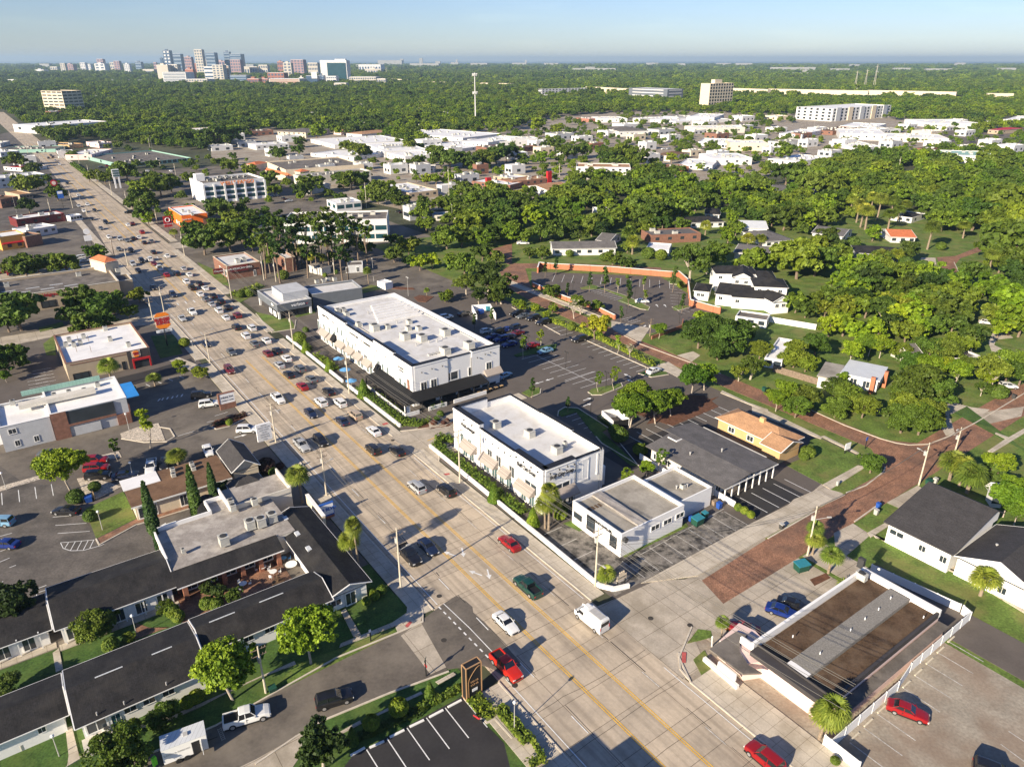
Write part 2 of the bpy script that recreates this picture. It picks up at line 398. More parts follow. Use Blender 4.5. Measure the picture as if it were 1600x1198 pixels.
treeproto('pine1',2.2,8.0,9.5,11,130,.5,'leaf_conifer','trunk_bark',.25,5,seed=58,core=60)
treeproto('bare0',4.2,6,5.6,7,90,.35,'moss_grey','trunk_pale',.28,9,seed=59)
def cone(key,r,h,lm,seed,round_=False):
    rs=np.random.RandomState(seed); n=1500; t=rs.rand(n)**1.3; a=rs.rand(n)*6.283
    rad=r*((1-t)**.8 if not round_ else np.sqrt(np.clip(1-(2*t-1)**2,0,1)))*(.9+.15*rs.rand(n))
    if key=='column': rad=r*np.clip(np.minimum(1,t*6+.35),0,1)*(1-t**3)*(.9+.15*rs.rand(n))
    P=np.stack([rad*np.cos(a),rad*np.sin(a),.15+t*h],1); Nn=np.stack([np.cos(a),np.sin(a),.5*np.ones(n)],1)
    V=cards(P,Nn,.22 if h<4 else .3,rs,.5); mb=MB(); mb.tube((0,0,-.2),(0,0,h*.5),.08,.05,6)
    mb.lathe((0,0,.2),[(r*.5,0),(r*.7,h*.15),(r*.5,h*.55),(r*.1,h*.9)],8)
    TREES[key]=(npmesh('crown',V,lm),mb.mesh('trunk',['trunk_bark']))
cone('column',.62,7.0,'leaf_conifer',61); cone('cone',1.0,2.9,'leaf_hedge',62); cone('ball',1.0,1.8,'leaf_hedge',63,True)
cone('bushdark',1.1,1.7,'leaf_oak',64,True); cone('bushpurple',1.2,1.8,'leaf_purple',65,True)
def palmproto(key,h,nf,L,seed,lean=.4,skirt=True,feather=False):
    rs=np.random.RandomState(seed); mb=MB(); q=[Vector((0,0,-.3)),Vector((lean*.4,0,h*.5)),Vector((lean,0,h))]
    mb.tube(q[0],q[1],.24,.19,8); mb.tube(q[1],q[2],.19,.2,8); mb.lathe((lean,0,h-.7),[(.2,0),(.27,.4),(.2,.7),(.05,.8)],8)
    V=[]; top=np.array([lean,0,h])
    for k in range(nf):
        a=6.283*k/nf*2.618+rs.rand()*.4; el=rs.uniform(-.5 if skirt else -.2,1.3); d=np.array([math.cos(a)*math.cos(el),math.sin(a)*math.cos(el),math.sin(el)])
        side=np.array([-math.sin(a),math.cos(a),0]); up=np.cross(d,side)*-1
        if feather:
            pr=top.copy(); dd=d.copy()
            for j in range(6):
                nx=pr+dd*L/6; w=L*.2*(1-j/7)
                V+=[pr+side*w+np.array([0,0,-w*.6]),pr,nx,nx+side*w*.9+np.array([0,0,-w*.6])]; V+=[pr,pr-side*w+np.array([0,0,-w*.6]),nx-side*w*.9+np.array([0,0,-w*.6]),nx]
                pr=nx; dd=dd+np.array([0,0,-.22]); dd/=np.linalg.norm(dd)
        else:
            c=top+d*L*.45
            for j in range(9):
                f=(j-4)/4*1.35; bd=d*math.cos(f)+side*math.sin(f); bd=bd+np.array([0,0,-.12-.1*abs(f)]); n=np.cross(bd,up); n/=np.linalg.norm(n)+1e-9
                w=.10; m=c+bd*L*.33; e=m+(bd+np.array([0,0,-.55]))*L*.34
                V+=[c-n*.02,c+n*.02,m+n*w,m-n*w]; V+=[m-n*w,m+n*w,e+n*.01,e-n*.01]
            V+=[top-side*.025,top+side*.025,c+side*.02,c-side*.02]
    TREES[key]=(npmesh('crown',np.array(V),'leaf_palm'),mb.mesh('trunk',['palm_bark']))
palmproto('palm0',7.0,62,1.95,71,.5); palmproto('palm1',5.4,62,2.0,72,.3); palmproto('palm2',2.6,56,1.9,73,.1,False); palmproto('palm3',6.5,70,2.6,74,.4,False,True)
palmproto('palms',.5,50,1.2,75,.0,False,True)
HPROTO={'oak':8.6,'oakm':8.4,'brightm':8.5,'bright':8.2,'dark':8.2,'mossy':9.4,'yellow':6.8,'slim':6.3,'pine':14,'bare':8.6,'column':7,'cone':3,'ball':1.9,'bushdark':1.8,'bushpurple':1.9,'palm':8}
TPROT={}
TCOUNT=0
TREEPOS=[]
def tree(key,loc,s=1.0,label=None,group=None,color=None,cat='tree',name=None,sz=None,rz=None):
    global TCOUNT
    TCOUNT+=1
    if len(key)>0 and key not in TREES: key=key+str(random.randrange(sum(1 for k in TREES if k[:-1]==key)))
    nm=name or ('palm_tree' if key.startswith('palm') else 'shrub' if key in('ball','cone','bushdark','bushpurple') else 'pine_tree' if key.startswith('pine') else 'oak_tree' if key.startswith('oak') or key.startswith('mossy') else 'tree')
    o=bpy.data.objects.new(nm,None); COL.objects.link(o); o.location=loc; o.rotation_euler=(0,0,random.uniform(0,6.28) if rz is None else rz); 
    o.scale=(s,s,s*(sz or 1)); tag(o,label,cat,group)
    c=bpy.data.objects.new('crown',TREES[key][0]); c.parent=o; COL.objects.link(c)
    t=bpy.data.objects.new('trunk',TREES[key][1]); t.parent=o; COL.objects.link(t)
    if color is None:
        q=random.uniform(.82,1.18); color=(q*random.uniform(.9,1.12),q,q*random.uniform(.85,1.05))
    c.color=tuple(color)+(1,); TREEPOS.append((loc[0],loc[1],4.5*s))
    return o
def hedge(label,pts,w=1.0,h=.8,m='leaf_hedge',leaf=.22,dens=26,cat='hedge',name='hedge',group=None,z=.1,lump=.15):
    rs=np.random.RandomState(int(abs(pts[0].x*13+pts[0].y*7))%9999); Pn=[];Nn=[]; mb=MB()
    for a,b in zip(pts[:-1],pts[1:]):
        d=b-a; L=d.length; 
        if L<.05: continue
        d.normalize(); n=Vector((-d.y,d.x,0)); k=int(L*(w+2*h)*dens)
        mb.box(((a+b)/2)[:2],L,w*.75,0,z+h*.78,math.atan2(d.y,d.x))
        u=rs.rand(k)*(L+w)-w/2; q=rs.rand(k)*(w+2*h)-(w/2+h)
        for uu,qq in zip(u,q):
            if abs(qq)<w/2: o=qq; zz=h; nn=(0,0,1)
            else: o=math.copysign(w/2,qq); zz=h-(abs(qq)-w/2); nn=(n.x*math.copysign(1,qq),n.y*math.copysign(1,qq),.3)
            j=1+lump*math.sin(uu*2.7+a.x)+rs.normal(0,.06); Pn.append((a.x+d.x*uu+n.x*o*j,a.y+d.y*uu+n.y*o*j,z+zz*j)); Nn.append(nn)
    V=cards(np.array(Pn),np.array(Nn),leaf,rs,.5)
    cx=V.mean(0); cx[2]=0
    root=thing(name,label,cat,Vector(cx),group)
    o=bpy.data.objects.new('foliage',npmesh('foliage',V-cx,m)); o.parent=root; COL.objects.link(o); o.color=(1,1,1,1)
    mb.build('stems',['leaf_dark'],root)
    return root
# ------------------------------------------------------------------ vehicles (origin at ground centre, facing +X)
def loft(mb,secs,mi=0):
    n=len(secs[0]); vs=[p for s_ in secs for p in s_]; fs=[]
    for k in range(len(secs)-1):
        for i in range(n): fs.append((k*n+i,k*n+(i+1)%n,(k+1)*n+(i+1)%n,(k+1)*n+i))
    fs.append(tuple(range(n-1,-1,-1))); fs.append(tuple(range((len(secs)-1)*n,len(secs)*n)))
    mb.add(vs,fs,mi)
def bsec(x,zt,w,zb=.22):
    h=[(-w*.9,zb),(-w,zb+.22),(-w*1.0,zb+.45 if zb+.45<zt-.1 else zt-.12),(-w*.96,zt-.06),(-w*.85,zt),(-w*.4,zt+.03)]
    return [(x,y,z) for y,z in h]+[(x,-y,z) for y,z in reversed(h)]
CARS={}
def carproto(key,L,W,st,gh,wr=.34,wb=(-1.4,1.45),bed=None):
    "st: [(x,ztop,halfwidth)], gh: rear base x, rear top x, front top x, front base x, belt z, roof z"
    root=thing('parked_car','x','car',(0,0,0)); h=W/2
    mb=MB(); loft(mb,[bsec(x,z,w) for x,z,w in st])
    xr,xrt,xft,xf,zb,zr=gh; wt=h*.74; wbt=h*.93
    bt=[(xr,-wbt*.93),(xf,-wbt*.93),(xf,wbt*.93),(xr,wbt*.93)]
    xs=[xrt-.12,xrt,(xrt+xft)/2,xft,xft+.1]; zz=[zr-.08,zr,zr+.03,zr-.01,zr-.07]
    V=[];
    for x,z in zip(xs,zz): V+=[(x,-wt,z-.05),(x,-wt*.7,z),(x,wt*.7,z),(x,wt,z-.05)]
    mb.add(V,[(k*4+i,k*4+4+i,k*4+5+i,k*4+1+i) for k in range(4) for i in range(3)])
    for y in (-1,1):
        for (a,b) in (((xr,zb-.03),(xrt-.08,zr-.08)),((xf,zb-.03),(xft+.08,zr-.08))):
            mb.tube((a[0],y*wbt*.95,a[1]),(b[0],y*wt,b[1]),.055,.05,5)
        m=(xrt+xft)/2; mb.tube((m,y*wbt*.97,zb-.03),(m,y*wt*1.02,zr-.06),.05,.045,5)
        mb.box((xf-.25,y*(h+.07)),.16,.16,zb-.02,zb+.14)
    b=mb.build('body',['car_paint'],root)
    g=MB(); T=[(xrt-.1,-wt,zr-.06),(xft+.08,-wt,zr-.06),(xft+.08,wt,zr-.06),(xrt-.1,wt,zr-.06)]
    Bq=[(bt[i][0],bt[i][1],zb-.04) for i in range(4)]
    g.add(Bq+T,[(0,1,5,4),(1,2,6,5),(2,3,7,6),(3,0,4,7),(4,5,6,7)])
    g.build('window_glass',['car_glass'],root)
    for x in wb:
        for y in (-1,1):
            w=MB(); w.tube((0,-.11,0),(0,.11,0),wr,wr,14); 
            o=bpy.data.objects.new('wheel',w.mesh('wheel',['tyre'])); o.parent=root; o.location=(x,y*(h-.08),wr); COL.objects.link(o)
            r=MB(); r.tube((0,-.12,0),(0,.12,0),wr*.62,wr*.62,10); q=bpy.data.objects.new('rim',r.mesh('rim',['rim_metal'])); q.parent=o; COL.objects.link(q)
    fx,fz=st[-1][0],st[-1][1]; rx,rz_=st[0][0],st[0][1]
    for y in (-1,1):
        l=MB(); l.box((fx-.10,y*h*.66),.24,h*.36,fz-.16,fz+.02); l.build('headlight',['head_lamp'],root)
        l=MB(); l.box((rx+.06,y*h*.74),.16,h*.26,rz_-.28,rz_-.06); l.build('tail_light',['tail_lamp'],root)
    l=MB(); l.box((fx-.02,0),.1,h*1.0,fz-.34,fz-.12); l.build('grille',['black_trim'],root)
    l=MB(); l.box((0,0),L*.93,W*1.005,.2,.36); l.build('sill',['black_trim'],root)
    for y in (-1,1): l=MB(); l.box(((xr+xf)/2-.15,y*(h-.005)),.03,.03,.5,zb-.06); l.box(((xr+xf)/2-.1,y*(h)),.22,.04,zb-.22,zb-.18); l.build('door_handle',['black_trim'],root)
    if bed:
        l=MB(); l.box(((bed[0]+bed[1])/2,0),bed[1]-bed[0],W*.78,bed[2]+.0,bed[2]+.045); l.build('bed_liner',['black_trim'],root)
        for y in (-1,1):
            l=MB(); l.box(((bed[0]+bed[1])/2,y*h*.88),bed[1]-bed[0],.14,bed[2]-.05,bed[2]+.22); l.build('bed_side',['car_paint'],root)
        l=MB(); l.box((bed[0]+.05,0),.1,W*.86,bed[2]-.05,bed[2]+.22); l.build('tailgate',['car_paint'],root)
    CARS[key]=root
    return root
carproto('sedan',4.8,1.85,[(-2.42,.86,.78),(-2.3,1.0,.88),(-1.7,1.04,.92),(0,1.0,.925),(.9,1.0,.92),(1.8,.9,.88),(2.25,.78,.80),(2.42,.62,.70)],(-1.85,-1.05,.15,.95,.98,1.47))
carproto('suv',4.75,1.95,[(-2.36,1.0,.86),(-2.25,1.12,.94),(-1.7,1.14,.97),(0,1.12,.975),(1.0,1.12,.97),(1.9,1.05,.93),(2.25,.95,.86),(2.38,.75,.76)],(-2.25,-1.95,.25,1.05,1.10,1.75),.38)
carproto('hatch',4.2,1.8,[(-2.1,.95,.8),(-2.0,1.05,.88),(-1.5,1.05,.9),(0,1.0,.9),(.9,1.0,.89),(1.6,.92,.85),(1.95,.8,.78),(2.1,.65,.68)],(-2.02,-1.65,.2,.98,1.0,1.52),.33,(-1.25,1.3))
carproto('pickup',5.7,2.0,[(-2.85,1.0,.93),(-2.7,1.05,.97),(-.9,1.05,.99),(0,1.18,.99),(1.1,1.18,.985),(2.2,1.1,.95),(2.7,1.0,.9),(2.85,.8,.82)],(-.95,-.75,.5,1.15,1.15,1.88),.42,(-1.75,1.85),(-2.75,-1.0,1.06))
# cargo van
def vanproto():
    root=thing('parked_car','x','car',(0,0,0)); mb=MB()
    def sec(x,zt,w,wt): 
        h=[(-w*.93,.3),(-w,.55),(-w,1.3),(-wt,zt-.18),(-wt*.86,zt),(-wt*.3,zt+.04)]
        return [(x,y,z) for y,z in h]+[(x,-y,z) for y,z in reversed(h)]
    loft(mb,[sec(-2.8,2.35,.98,.88),(sec(-2.7,2.5,1.02,.92)),sec(.6,2.55,1.03,.93),sec(1.25,2.42,1.02,.88),sec(1.55,2.1,1.01,.86),sec(2.05,1.35,.99,.88),sec(2.65,1.12,.93,.82),sec(2.85,.8,.82,.74)])
    mb.build('body',['car_paint'],root)
    g=MB(); g.quad((2.04,-.80,1.42),(2.04,.80,1.42),(1.58,.76,2.13),(1.58,-.76,2.13)); g.build('windscreen',['car_glass'],root).location=(.035,0,.02)
    for y in (-1,1):
        g=MB(); g.box((1.15,y*1.005),.9,.05,1.4,1.95); g.build('side_window',['car_glass'],root)
        l=MB(); l.box((2.72,y*.62),.2,.3,.85,1.05); l.build('headlight',['head_lamp'],root)
        l=MB(); l.box((-2.79,y*.88),.08,.12,.9,1.5); l.build('tail_light',['tail_lamp'],root)
        l=MB(); l.box((1.75,y*1.16),.2,.2,1.35,1.65); l.build('mirror',['black_trim'],root)
    l=MB(); l.box((-2.81,0),.04,1.5,1.5,2.1); l.build('rear_window',['car_glass'],root)
    l=MB(); l.box((-1.2,0),2.4,1.2,2.57,2.60); l.build('roof_panel',['galv'],root)
    l=MB(); l.box((.85,0),.8,.75,2.55,2.72); l.build('roof_vent',['head_lamp'],root)
    for x in (-1.75,1.9):
        for y in (-1,1):
            w=MB(); w.tube((0,-.12,0),(0,.12,0),.37,.37,14); o=bpy.data.objects.new('wheel',w.mesh('wheel',['tyre'])); o.parent=root; o.location=(x,y*.94,.37); COL.objects.link(o)
            r=MB(); r.tube((0,-.13,0),(0,.13,0),.22,.22,10); q=bpy.data.objects.new('rim',r.mesh('rim',['rim_metal'])); q.parent=o; COL.objects.link(q)
    CARS['van']=root
vanproto()
CUSED=set()
CC={'white':(.72,.72,.70),'black':(.012,.012,.014),'grey':(.10,.11,.12),'silver':(.38,.39,.40),'red':(.27,.008,.01),'brightred':(.52,.022,.01),'blue':(.008,.025,.16),'lightblue':(.18,.34,.48),'green':(.008,.05,.038),'navy':(.012,.02,.05),'maroon':(.14,.012,.015),'tan':(.42,.33,.24),'orange':(.6,.2,.03)}
def car(kind,p,ang,color,label,group='cars parked in the lots',z=.06):
    "ang: heading in degrees (world), 'U' away along the main road, 'D' towards the camera"
    if isinstance(ang,str): ang={'U':125.8,'D':-54.2,'R':35.8,'L':215.8}[ang]
    pr=CARS[kind]; c=CC[color]
    pos=Vector((p.x,p.y,z)); r=math.radians(ang)
    if kind not in CUSED:
        CUSED.add(kind); KIDS.setdefault(pr.name,list(pr.children)); pr.location=pos; pr.rotation_euler=(0,0,r); pr['label']=label; pr['group']=group; o=pr
        for k in pr.children:
            if k.name.split('.')[0] in('body','bed_side','tailgate'): k.color=c+(1,)
    else:
        o=dup(pr,pos,r,label=label,group=group,color=c)
    o['category']={'pickup':'pickup truck','van':'van'}.get(kind,'car'); o.name={'pickup':'pickup_truck','van':'delivery_van','suv':'suv'}.get(kind,'car')
    return o
# ------------------------------------------------------------------ text
def text(parent,s,pos,xdir,size,m,depth=.04,up=Vector((0,0,1)),name='lettering',ext=1.0,bold=0.0,align='CENTER'):
    cu=bpy.data.curves.new('t','FONT'); cu.body=s; cu.size=size; cu.extrude=depth; cu.offset=bold; cu.align_x=align; cu.align_y='CENTER'; cu.resolution_u=2
    ob=bpy.data.objects.new('t',cu); COL.objects.link(ob)
    dg=bpy.context.evaluated_depsgraph_get(); me=bpy.data.meshes.new_from_object(ob.evaluated_get(dg)); bpy.data.objects.remove(ob)
    me.materials.clear(); me.materials.append(MATS[m]); me.name=name
    x=Vector(xdir).normalized(); y=Vector(up).normalized(); z=x.cross(y)
    Mx=Matrix((x*ext,y,z)).transposed().to_4x4(); Mx.translation=Vector(pos)-WL(parent); me.transform(Mx)
    o=bpy.data.objects.new(name,me); o.parent=parent; COL.objects.link(o); return o
# ------------------------------------------------------------------ buildings
UNIT={}
def unit(name,mats,fn):
    if name not in UNIT:
        mb=MB(); fn(mb); UNIT[name]=mb.mesh(name,mats)
    return UNIT[name]
def pane(mb):
    mb.box((0,0),1,.06,-.5,.5,0,0)
def frm(mb,t=.09):
    for a in (-1,1):
        mb.box((a*(.5+t/2-.03),0),t,.12,-.56,.56,0,0)
    mb.box((0,0),1.02,.12,.47,.56,0,0); mb.box((0,0),1.1,.2,-.57,-.47,0,0); mb.box((0,0),.05,.1,-.48,.48,0,0)
def snapdir(d):
    a=math.degrees(math.atan2(d.y,d.x)); b=(a-125.8+45)%90-45
    if abs(b)<7: a-=b
    return Vector((math.cos(math.radians(a)),math.sin(math.radians(a)),0))
class Bld:
    def __init__(s,name,label,cat,spec,h,snap=True,group=None,pts=None,z0=0.0,root=None):
        A,B,C=pts if pts else PP(spec,h)[:3]
        d=B-A; d.z=0; s.u=snapdir(d) if snap else d.normalized(); s.L=abs(d.dot(s.u))
        n=Vector((-s.u.y,s.u.x,0)); w=(C-A).dot(n)
        if w<0: n=-n
        s.v=n; s.W=abs(w); s.o=Vector((A.x,A.y,0)); s.h=h; s.z0=z0
        s.root=root or thing(name,label,cat,s.pt(s.L/2,s.W/2,0),group)
        s.ang=math.atan2(s.u.y,s.u.x)
    def pt(s,a,b,z): 
        v=s.o+s.u*a+s.v*b; return Vector((v.x,v.y,z))
    def box(s,mb,a0,a1,b0,b1,z0,z1,mi=0,top=None):
        mb.prism([s.pt(a0,b0,0)[:2],s.pt(a1,b0,0)[:2],s.pt(a1,b1,0)[:2],s.pt(a0,b1,0)[:2]],z0,z1,mi,top,True)
    def part(s,name,m,boxes,parent=None):
        mb=MB()
        for b in boxes: s.box(mb,*b)
        return mb.build(name,m,parent or s.root)
    def flat(s,wall,roof,par=.8,cap=None,th=.28,h=None,capw=.08,z0=None):
        h=h or s.h; L,W=s.L,s.W; z0=s.z0 if z0 is None else z0
        if par<.05:
            s.part('wall',wall,[(0,L,0,W,z0,h-.25)]); s.part('roof',roof,[(-.25,L+.25,-.25,W+.25,h-.25,h)]); return s
        s.part('wall',wall,[(0,L,0,th,z0,h),(0,L,W-th,W,z0,h),(0,th,th,W-th,z0,h),(L-th,L,th,W-th,z0,h)])
        s.part('roof',roof,[(th,L-th,th,W-th,h-par-.3,h-par)])
        if cap:
            c=capw; s.part('parapet_cap',cap,[(-c,L+c,-c,th+c,h,h+.07),(-c,L+c,W-th-c,W+c,h,h+.07),(-c,th+c,th+c,W-th-c,h,h+.07),(L-th-c,L+c,th+c,W-th-c,h,h+.07)])
        return s
    def pitched(s,wall,roof,rise,kind='gable',ridge='u',over=.5,fascia='white_trim',h=None):
        h=h or s.h; L,W,o=s.L,s.W,over
        s.part('wall',wall,[(o,L-o,o,W-o,s.z0,h-.05)])
        P=s.pt
        if ridge=='u': a,b=(0,W/2),(L,W/2); C=[(0,0),(L,0),(L,W),(0,W)]; ins=min(W,L*.9)/2 if kind=='hip' else 0; r0,r1=P(ins,W/2,h+rise),P(L-ins,W/2,h+rise); c=[P(x,y,h) for x,y in C]
        else: ins=min(L,W*.9)/2 if kind=='hip' else 0; r0,r1=P(L/2,ins,h+rise),P(L/2,W-ins,h+rise); c=[P(L,0,h),P(L,W,h),P(0,W,h),P(0,0,h)]
        mb=MB(); D=Vector((0,0,.14))
        mb.add([c[0],c[1],c[2],c[3],r0,r1]+[q-D for q in (c[0],c[1],c[2],c[3])],[(0,1,5,4),(2,3,4,5),(6,7,1,0),(7,8,2,1),(8,9,3,2),(9,6,0,3)]+([(1,2,5),(3,0,4)] if kind=='hip' else []))
        mb.build('roof',roof,s.root)
        if kind=='gable':
            g=MB(); dz=.28*rise/(W/2 if ridge=='u' else L/2)
            for q in ((c[0],c[3],r0),(c[1],c[2],r1)):
                inw=(r1-r0).normalized()*(o if q[2] is r0 else -o)
                g.add([q[0]+inw,q[1]+inw,q[2]+inw-Vector((0,0,.06)),],[(0,1,2)])
            g.build('gable_wall',wall,s.root)
            f=MB()
            for q in ((c[0],r0),(c[3],r0),(c[1],r1),(c[2],r1)): f.tube(q[0]-D*.4,q[1]-D*.4,.09,.09,4)
            for q in ((c[0],c[1]),(c[2],c[3])): f.tube(q[0]-D*.4,q[1]-D*.4,.08,.08,4)
            f.build('fascia',fascia,s.root)
        else:
            f=MB()
            for i in range(4): f.tube(c[i]-D*.5,c[(i+1)%4]-D*.5,.08,.08,4)
            f.build('fascia',fascia,s.root)
        return s
    def side(s,k):
        return {'u0':(s.o,s.u,-s.v,s.L),'u1':(s.o+s.v*s.W,s.u,s.v,s.L),'v0':(s.o,s.v,-s.u,s.W),'v1':(s.o+s.u*s.L,s.v,s.u,s.W)}[k]
    def win(s,k,items,m='glass',frame='white_trim',off=.0,name='window'):
        o,d,n,L=s.side(k); an=math.atan2(d.y,d.x)
        for (a,z,w,h) in items:
            p=o+d*a+n*(.03+off+s.bay(k,a)); q=bpy.data.objects.new(name,unit('pane_'+m,[m],pane)); q.parent=s.root; COL.objects.link(q)
            q.location=Vector((p.x,p.y,z))-WL(s.root); q.rotation_euler=(0,0,an); q.scale=(w,1,h)
            if frame:
                f=bpy.data.objects.new('frame',unit('frame_'+frame,[frame],frm)); f.parent=q; COL.objects.link(f)
    def bay(s,k,a):
        return max([0]+[dp for kk,b0,b1,dp in getattr(s,'bays',[]) if kk==k and b0<=a<=b1])
    def awn(s,k,a0,a1,z0,z1,dep,m,drop=.25,name='awning'):
        o,d,n,L=s.side(k); o=o+n*s.bay(k,(a0+a1)/2); p=[o+d*a0,o+d*a1]; e=[q+n*dep for q in p]; mb=MB()
        A,B=[Vector((q.x,q.y,z1)) for q in p]; C,D=[Vector((q.x,q.y,z0)) for q in e]; C2,D2=C-Vector((0,0,drop)),D-Vector((0,0,drop)); A2,B2=Vector((A.x,A.y,z0-drop)),Vector((B.x,B.y,z0-drop))
        A=A+n*.04;B=B+n*.04
        mb.add([A,B,D,C,C2,D2,A2,B2],[(0,1,2,3),(3,2,5,4),(0,3,4,6),(1,7,5,2)]); return mb.build(name,m,s.root)
    def text(s,k,a,z,st,size,m,off=.1,ext=1.0,bold=0.0,name='lettering'):
        o,d,n,L=s.side(k); p=o+d*a+n*(off+s.bay(k,a)); x=Vector((0,0,1)).cross(n)
        return text(s.root,st,Vector((p.x,p.y,z)),x,size,m,ext=ext,bold=bold,name=name)
    def ac(s,a,b,z,sx=1.6,sy=1.2,h=1.1,m='unit_metal'):
        c=s.pt(a,b,0); mb=MB(); mb.box(c[:2],sx,sy,z,z+.15,s.ang); mb.box(c[:2],sx*.94,sy*.94,z+.15,z+h,s.ang); mb.box(c[:2],sx,sy,z+h,z+h+.06,s.ang)
        u=mb.build('rooftop_unit',m,s.root); f=MB(); f.lathe((c.x,c.y,z+h+.06),[(min(sx,sy)*.36,0),(min(sx,sy)*.36,.1),(.1,.12)],12); f.build('fan','unit_dark',u)
        g=MB(); n=Vector((-math.sin(s.ang),math.cos(s.ang),0)); q=c-n*(sy*.475); g.box(q[:2],sx*.8,.05,z+.3,z+h-.15,s.ang); g.build('grille','unit_dark',u)
def vent(b,a,t,z):
    mb=MB(); c=b.pt(a,t,z); mb.tube(c,c+Vector((0,0,.6)),.12,.12,8); mb.tube(c+Vector((0,0,.6)),c+Vector((0,0,.75)),.22,.2,8); mb.build('roof_vent','galv',b.root)
# ------------------------------------------------------------------ GROUND AND ROADS (s along the road, t across it)
def SR(s0,s1,t0,t1): return [S(s0,t0),S(s1,t0),S(s1,t1),S(s0,t1)]
def SP(*a): return [S(a[i],a[i+1]) for i in range(0,len(a),2)]
g=MB(); R_=60000
g.quad((-R_,-2000,0),(R_,-2000,0),(R_,R_,0),(-R_,R_,0)); struct('ground',g,['ground_cover'])
# base surfaces
sheet('lawn',PP('ff 1285,345 1300,330 1600,322 1600,480 1500,470 1440,450 1290,400'),'grass',.031)
sheet('parking_lot_surface',SR(93,216,-140,38),'asphalt',.030)
sheet('parking_lot_surface',SR(214,420,-160,38),'asphalt',.026)
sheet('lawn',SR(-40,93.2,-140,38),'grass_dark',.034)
sheet('parking_lot_surface',SR(-10,60,62,200),'asphalt_tan',.030)
sheet('parking_lot_surface',SR(62.5,216,65,140),'asphalt_new',.032)
sheet('lawn',SR(59,300,138,330),'grass',.027)
sheet('lawn',SR(-30,59.5,97,240),'grass',.036)
sheet('parking_lot_surface',SR(216,620,66,170),'asphalt',.022)
sheet('parking_lot_surface',PP("ff 330,190 900,170 1420,180 1500,240 1300,262 980,300 830,320 640,330 500,300 330,250"),'asphalt_tan',.021)
sheet('parking_lot_surface',PP("ff 1290,262 1600,235 1600,185 1420,180"),'asphalt',.020)
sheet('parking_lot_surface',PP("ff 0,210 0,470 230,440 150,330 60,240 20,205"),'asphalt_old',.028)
sheet('main_road',SP(-30,41.2, 370,41.3, 400,43, 445,45, 700,50, 1150,47, 1500,46, 1500,66.5, 700,66.5, 330,65.2, 230,62, 100,61.8, -30,61.8),'concrete_road',.060)
sheet('side_street',PP("31 1040,300 885,362 100,745 30 1350,940 860,1150 400,1400 31 -60,1300 0,1190 430,905 830,740 1200,605"),'asphalt',.062)
sheet('side_street_concrete',PP("31 905,380 1025,290 1190,575 1090,622"),'concrete_apron',.068)
sheet('asphalt_patch',PP("31 1025,290 1170,180 1250,130 1310,165 1350,200 1355,235 1430,300 32 -10,475 60,560 31 1560,640 1480,590 1400,560 1200,590 1185,575"),'asphalt',.070)
sheet('concrete_driveway',PP("31 -100,1198 0,1198 230,1198 420,920 250,1010 0,1150"),'concrete_apron',.066)
sheet('side_street',SP(58.8,61.5, 52.6,61.5, 46,61.5, 46,66, 51,69, 52.4,78, 58.6,79.6, 62.5,73.5, 63,66, 63.5,61.5),'concrete_apron',.064)
sheet('brick_street',SP(58.2,79.4, 52.5,77.8, 52.8,108, 52.9,137, 53.7,186, 53.7,260, 61.5,260, 62,187, 61.5,153, 66,149, 66,142.5, 62.5,139, 59.4,134, 59.2,112, 59,97),'brick_paving',.066)
sheet('brick_street',SP(64,142.6, 64,148.8, 84,148.6, 145,149.6, 180,151.5, 205,156.5, 228,171, 215,190, 193,212, 197,216, 221,193, 237,172, 230,160, 212,150, 190,146, 150,144, 104,142.8),'brick_paving',.070)
sheet('brick_street',PP("13 1050,250 1170,240 1360,165 1330,210 1200,255 1170,290 1180,340 1207,385 1150,400 1110,385 1095,330"),'brick_paving',.066)
sheet('brick_street',PP("11 1450,205 1597,160 1597,300 1460,250"),'brick_paving',.066)
sheet('side_street',PP("10 1010,545 760,600 600,650 350,690 0,748 0,812 380,735 700,690 1100,655"),'concrete_apron',.064)
sheet('side_street',SP(258,60, 252,60, 252,120, 258,120),'asphalt',.053)
sheet('side_street',SP(330,-60, 330,46, 345,46, 345,-60),'concrete_apron',.053)
sheet('side_street',SP(345,62, 345,170, 357,170, 357,62),'concrete_apron',.051)
sheet('driveway',PP("21 900,215 1110,200 1250,110 1250,280 1210,290 1140,400 1110,380"),'concrete_apron',.072)
sheet('driveway',PP("23 740,660 935,552 985,590 870,715 830,700"),'concrete_apron',.070)
sheet('driveway',PP("23 410,850 530,790 640,860 560,930 430,1040"),'concrete_apron',.072)
sheet('driveway',SP(36,70, 52.6,70, 52.6,97, 44.5,97, 38,88),'concrete_apron',.067)
sheet('driveway',PP("23 350,530 480,615 300,700 120,760 60,740 160,640 280,590"),'concrete_apron',.077)
sheet('driveway',SP(34.5,104, 52.5,104, 52.5,98, 33,98),'concrete_apron',.071)
sheet('alley',SP(10,98.3, 44,98.3, 44,106, 10,106),'asphalt_new',.073)
sheet('driveway',PP("13 940,270 960,250 1045,252 1050,295"),'concrete_walk',.070)
sheet('driveway',PP("13 1100,1170 1140,1150 1370,1210 1597,1180 1580,1240 1370,1290 "),'concrete_apron',.070)
sheet('driveway',PP("13 1400,720 1500,725 1530,750 1425,762 1410,795 1480,830 1597,900 1597,960 1500,905 1400,850 1375,780"),'concrete_walk',.071)
sheet('driveway',PP("23 1100,45 1385,80 1340,110 1200,90 1130,110 1170,240 1110,245 1080,190"),'concrete_walk',.072)
sheet('driveway',PP("12 1030,860 1130,835 1175,860 1120,900"),'concrete_walk',.072)
sheet('driveway',PP("12 620,645 860,690 800,780 620,690 "),'concrete_walk',.074)
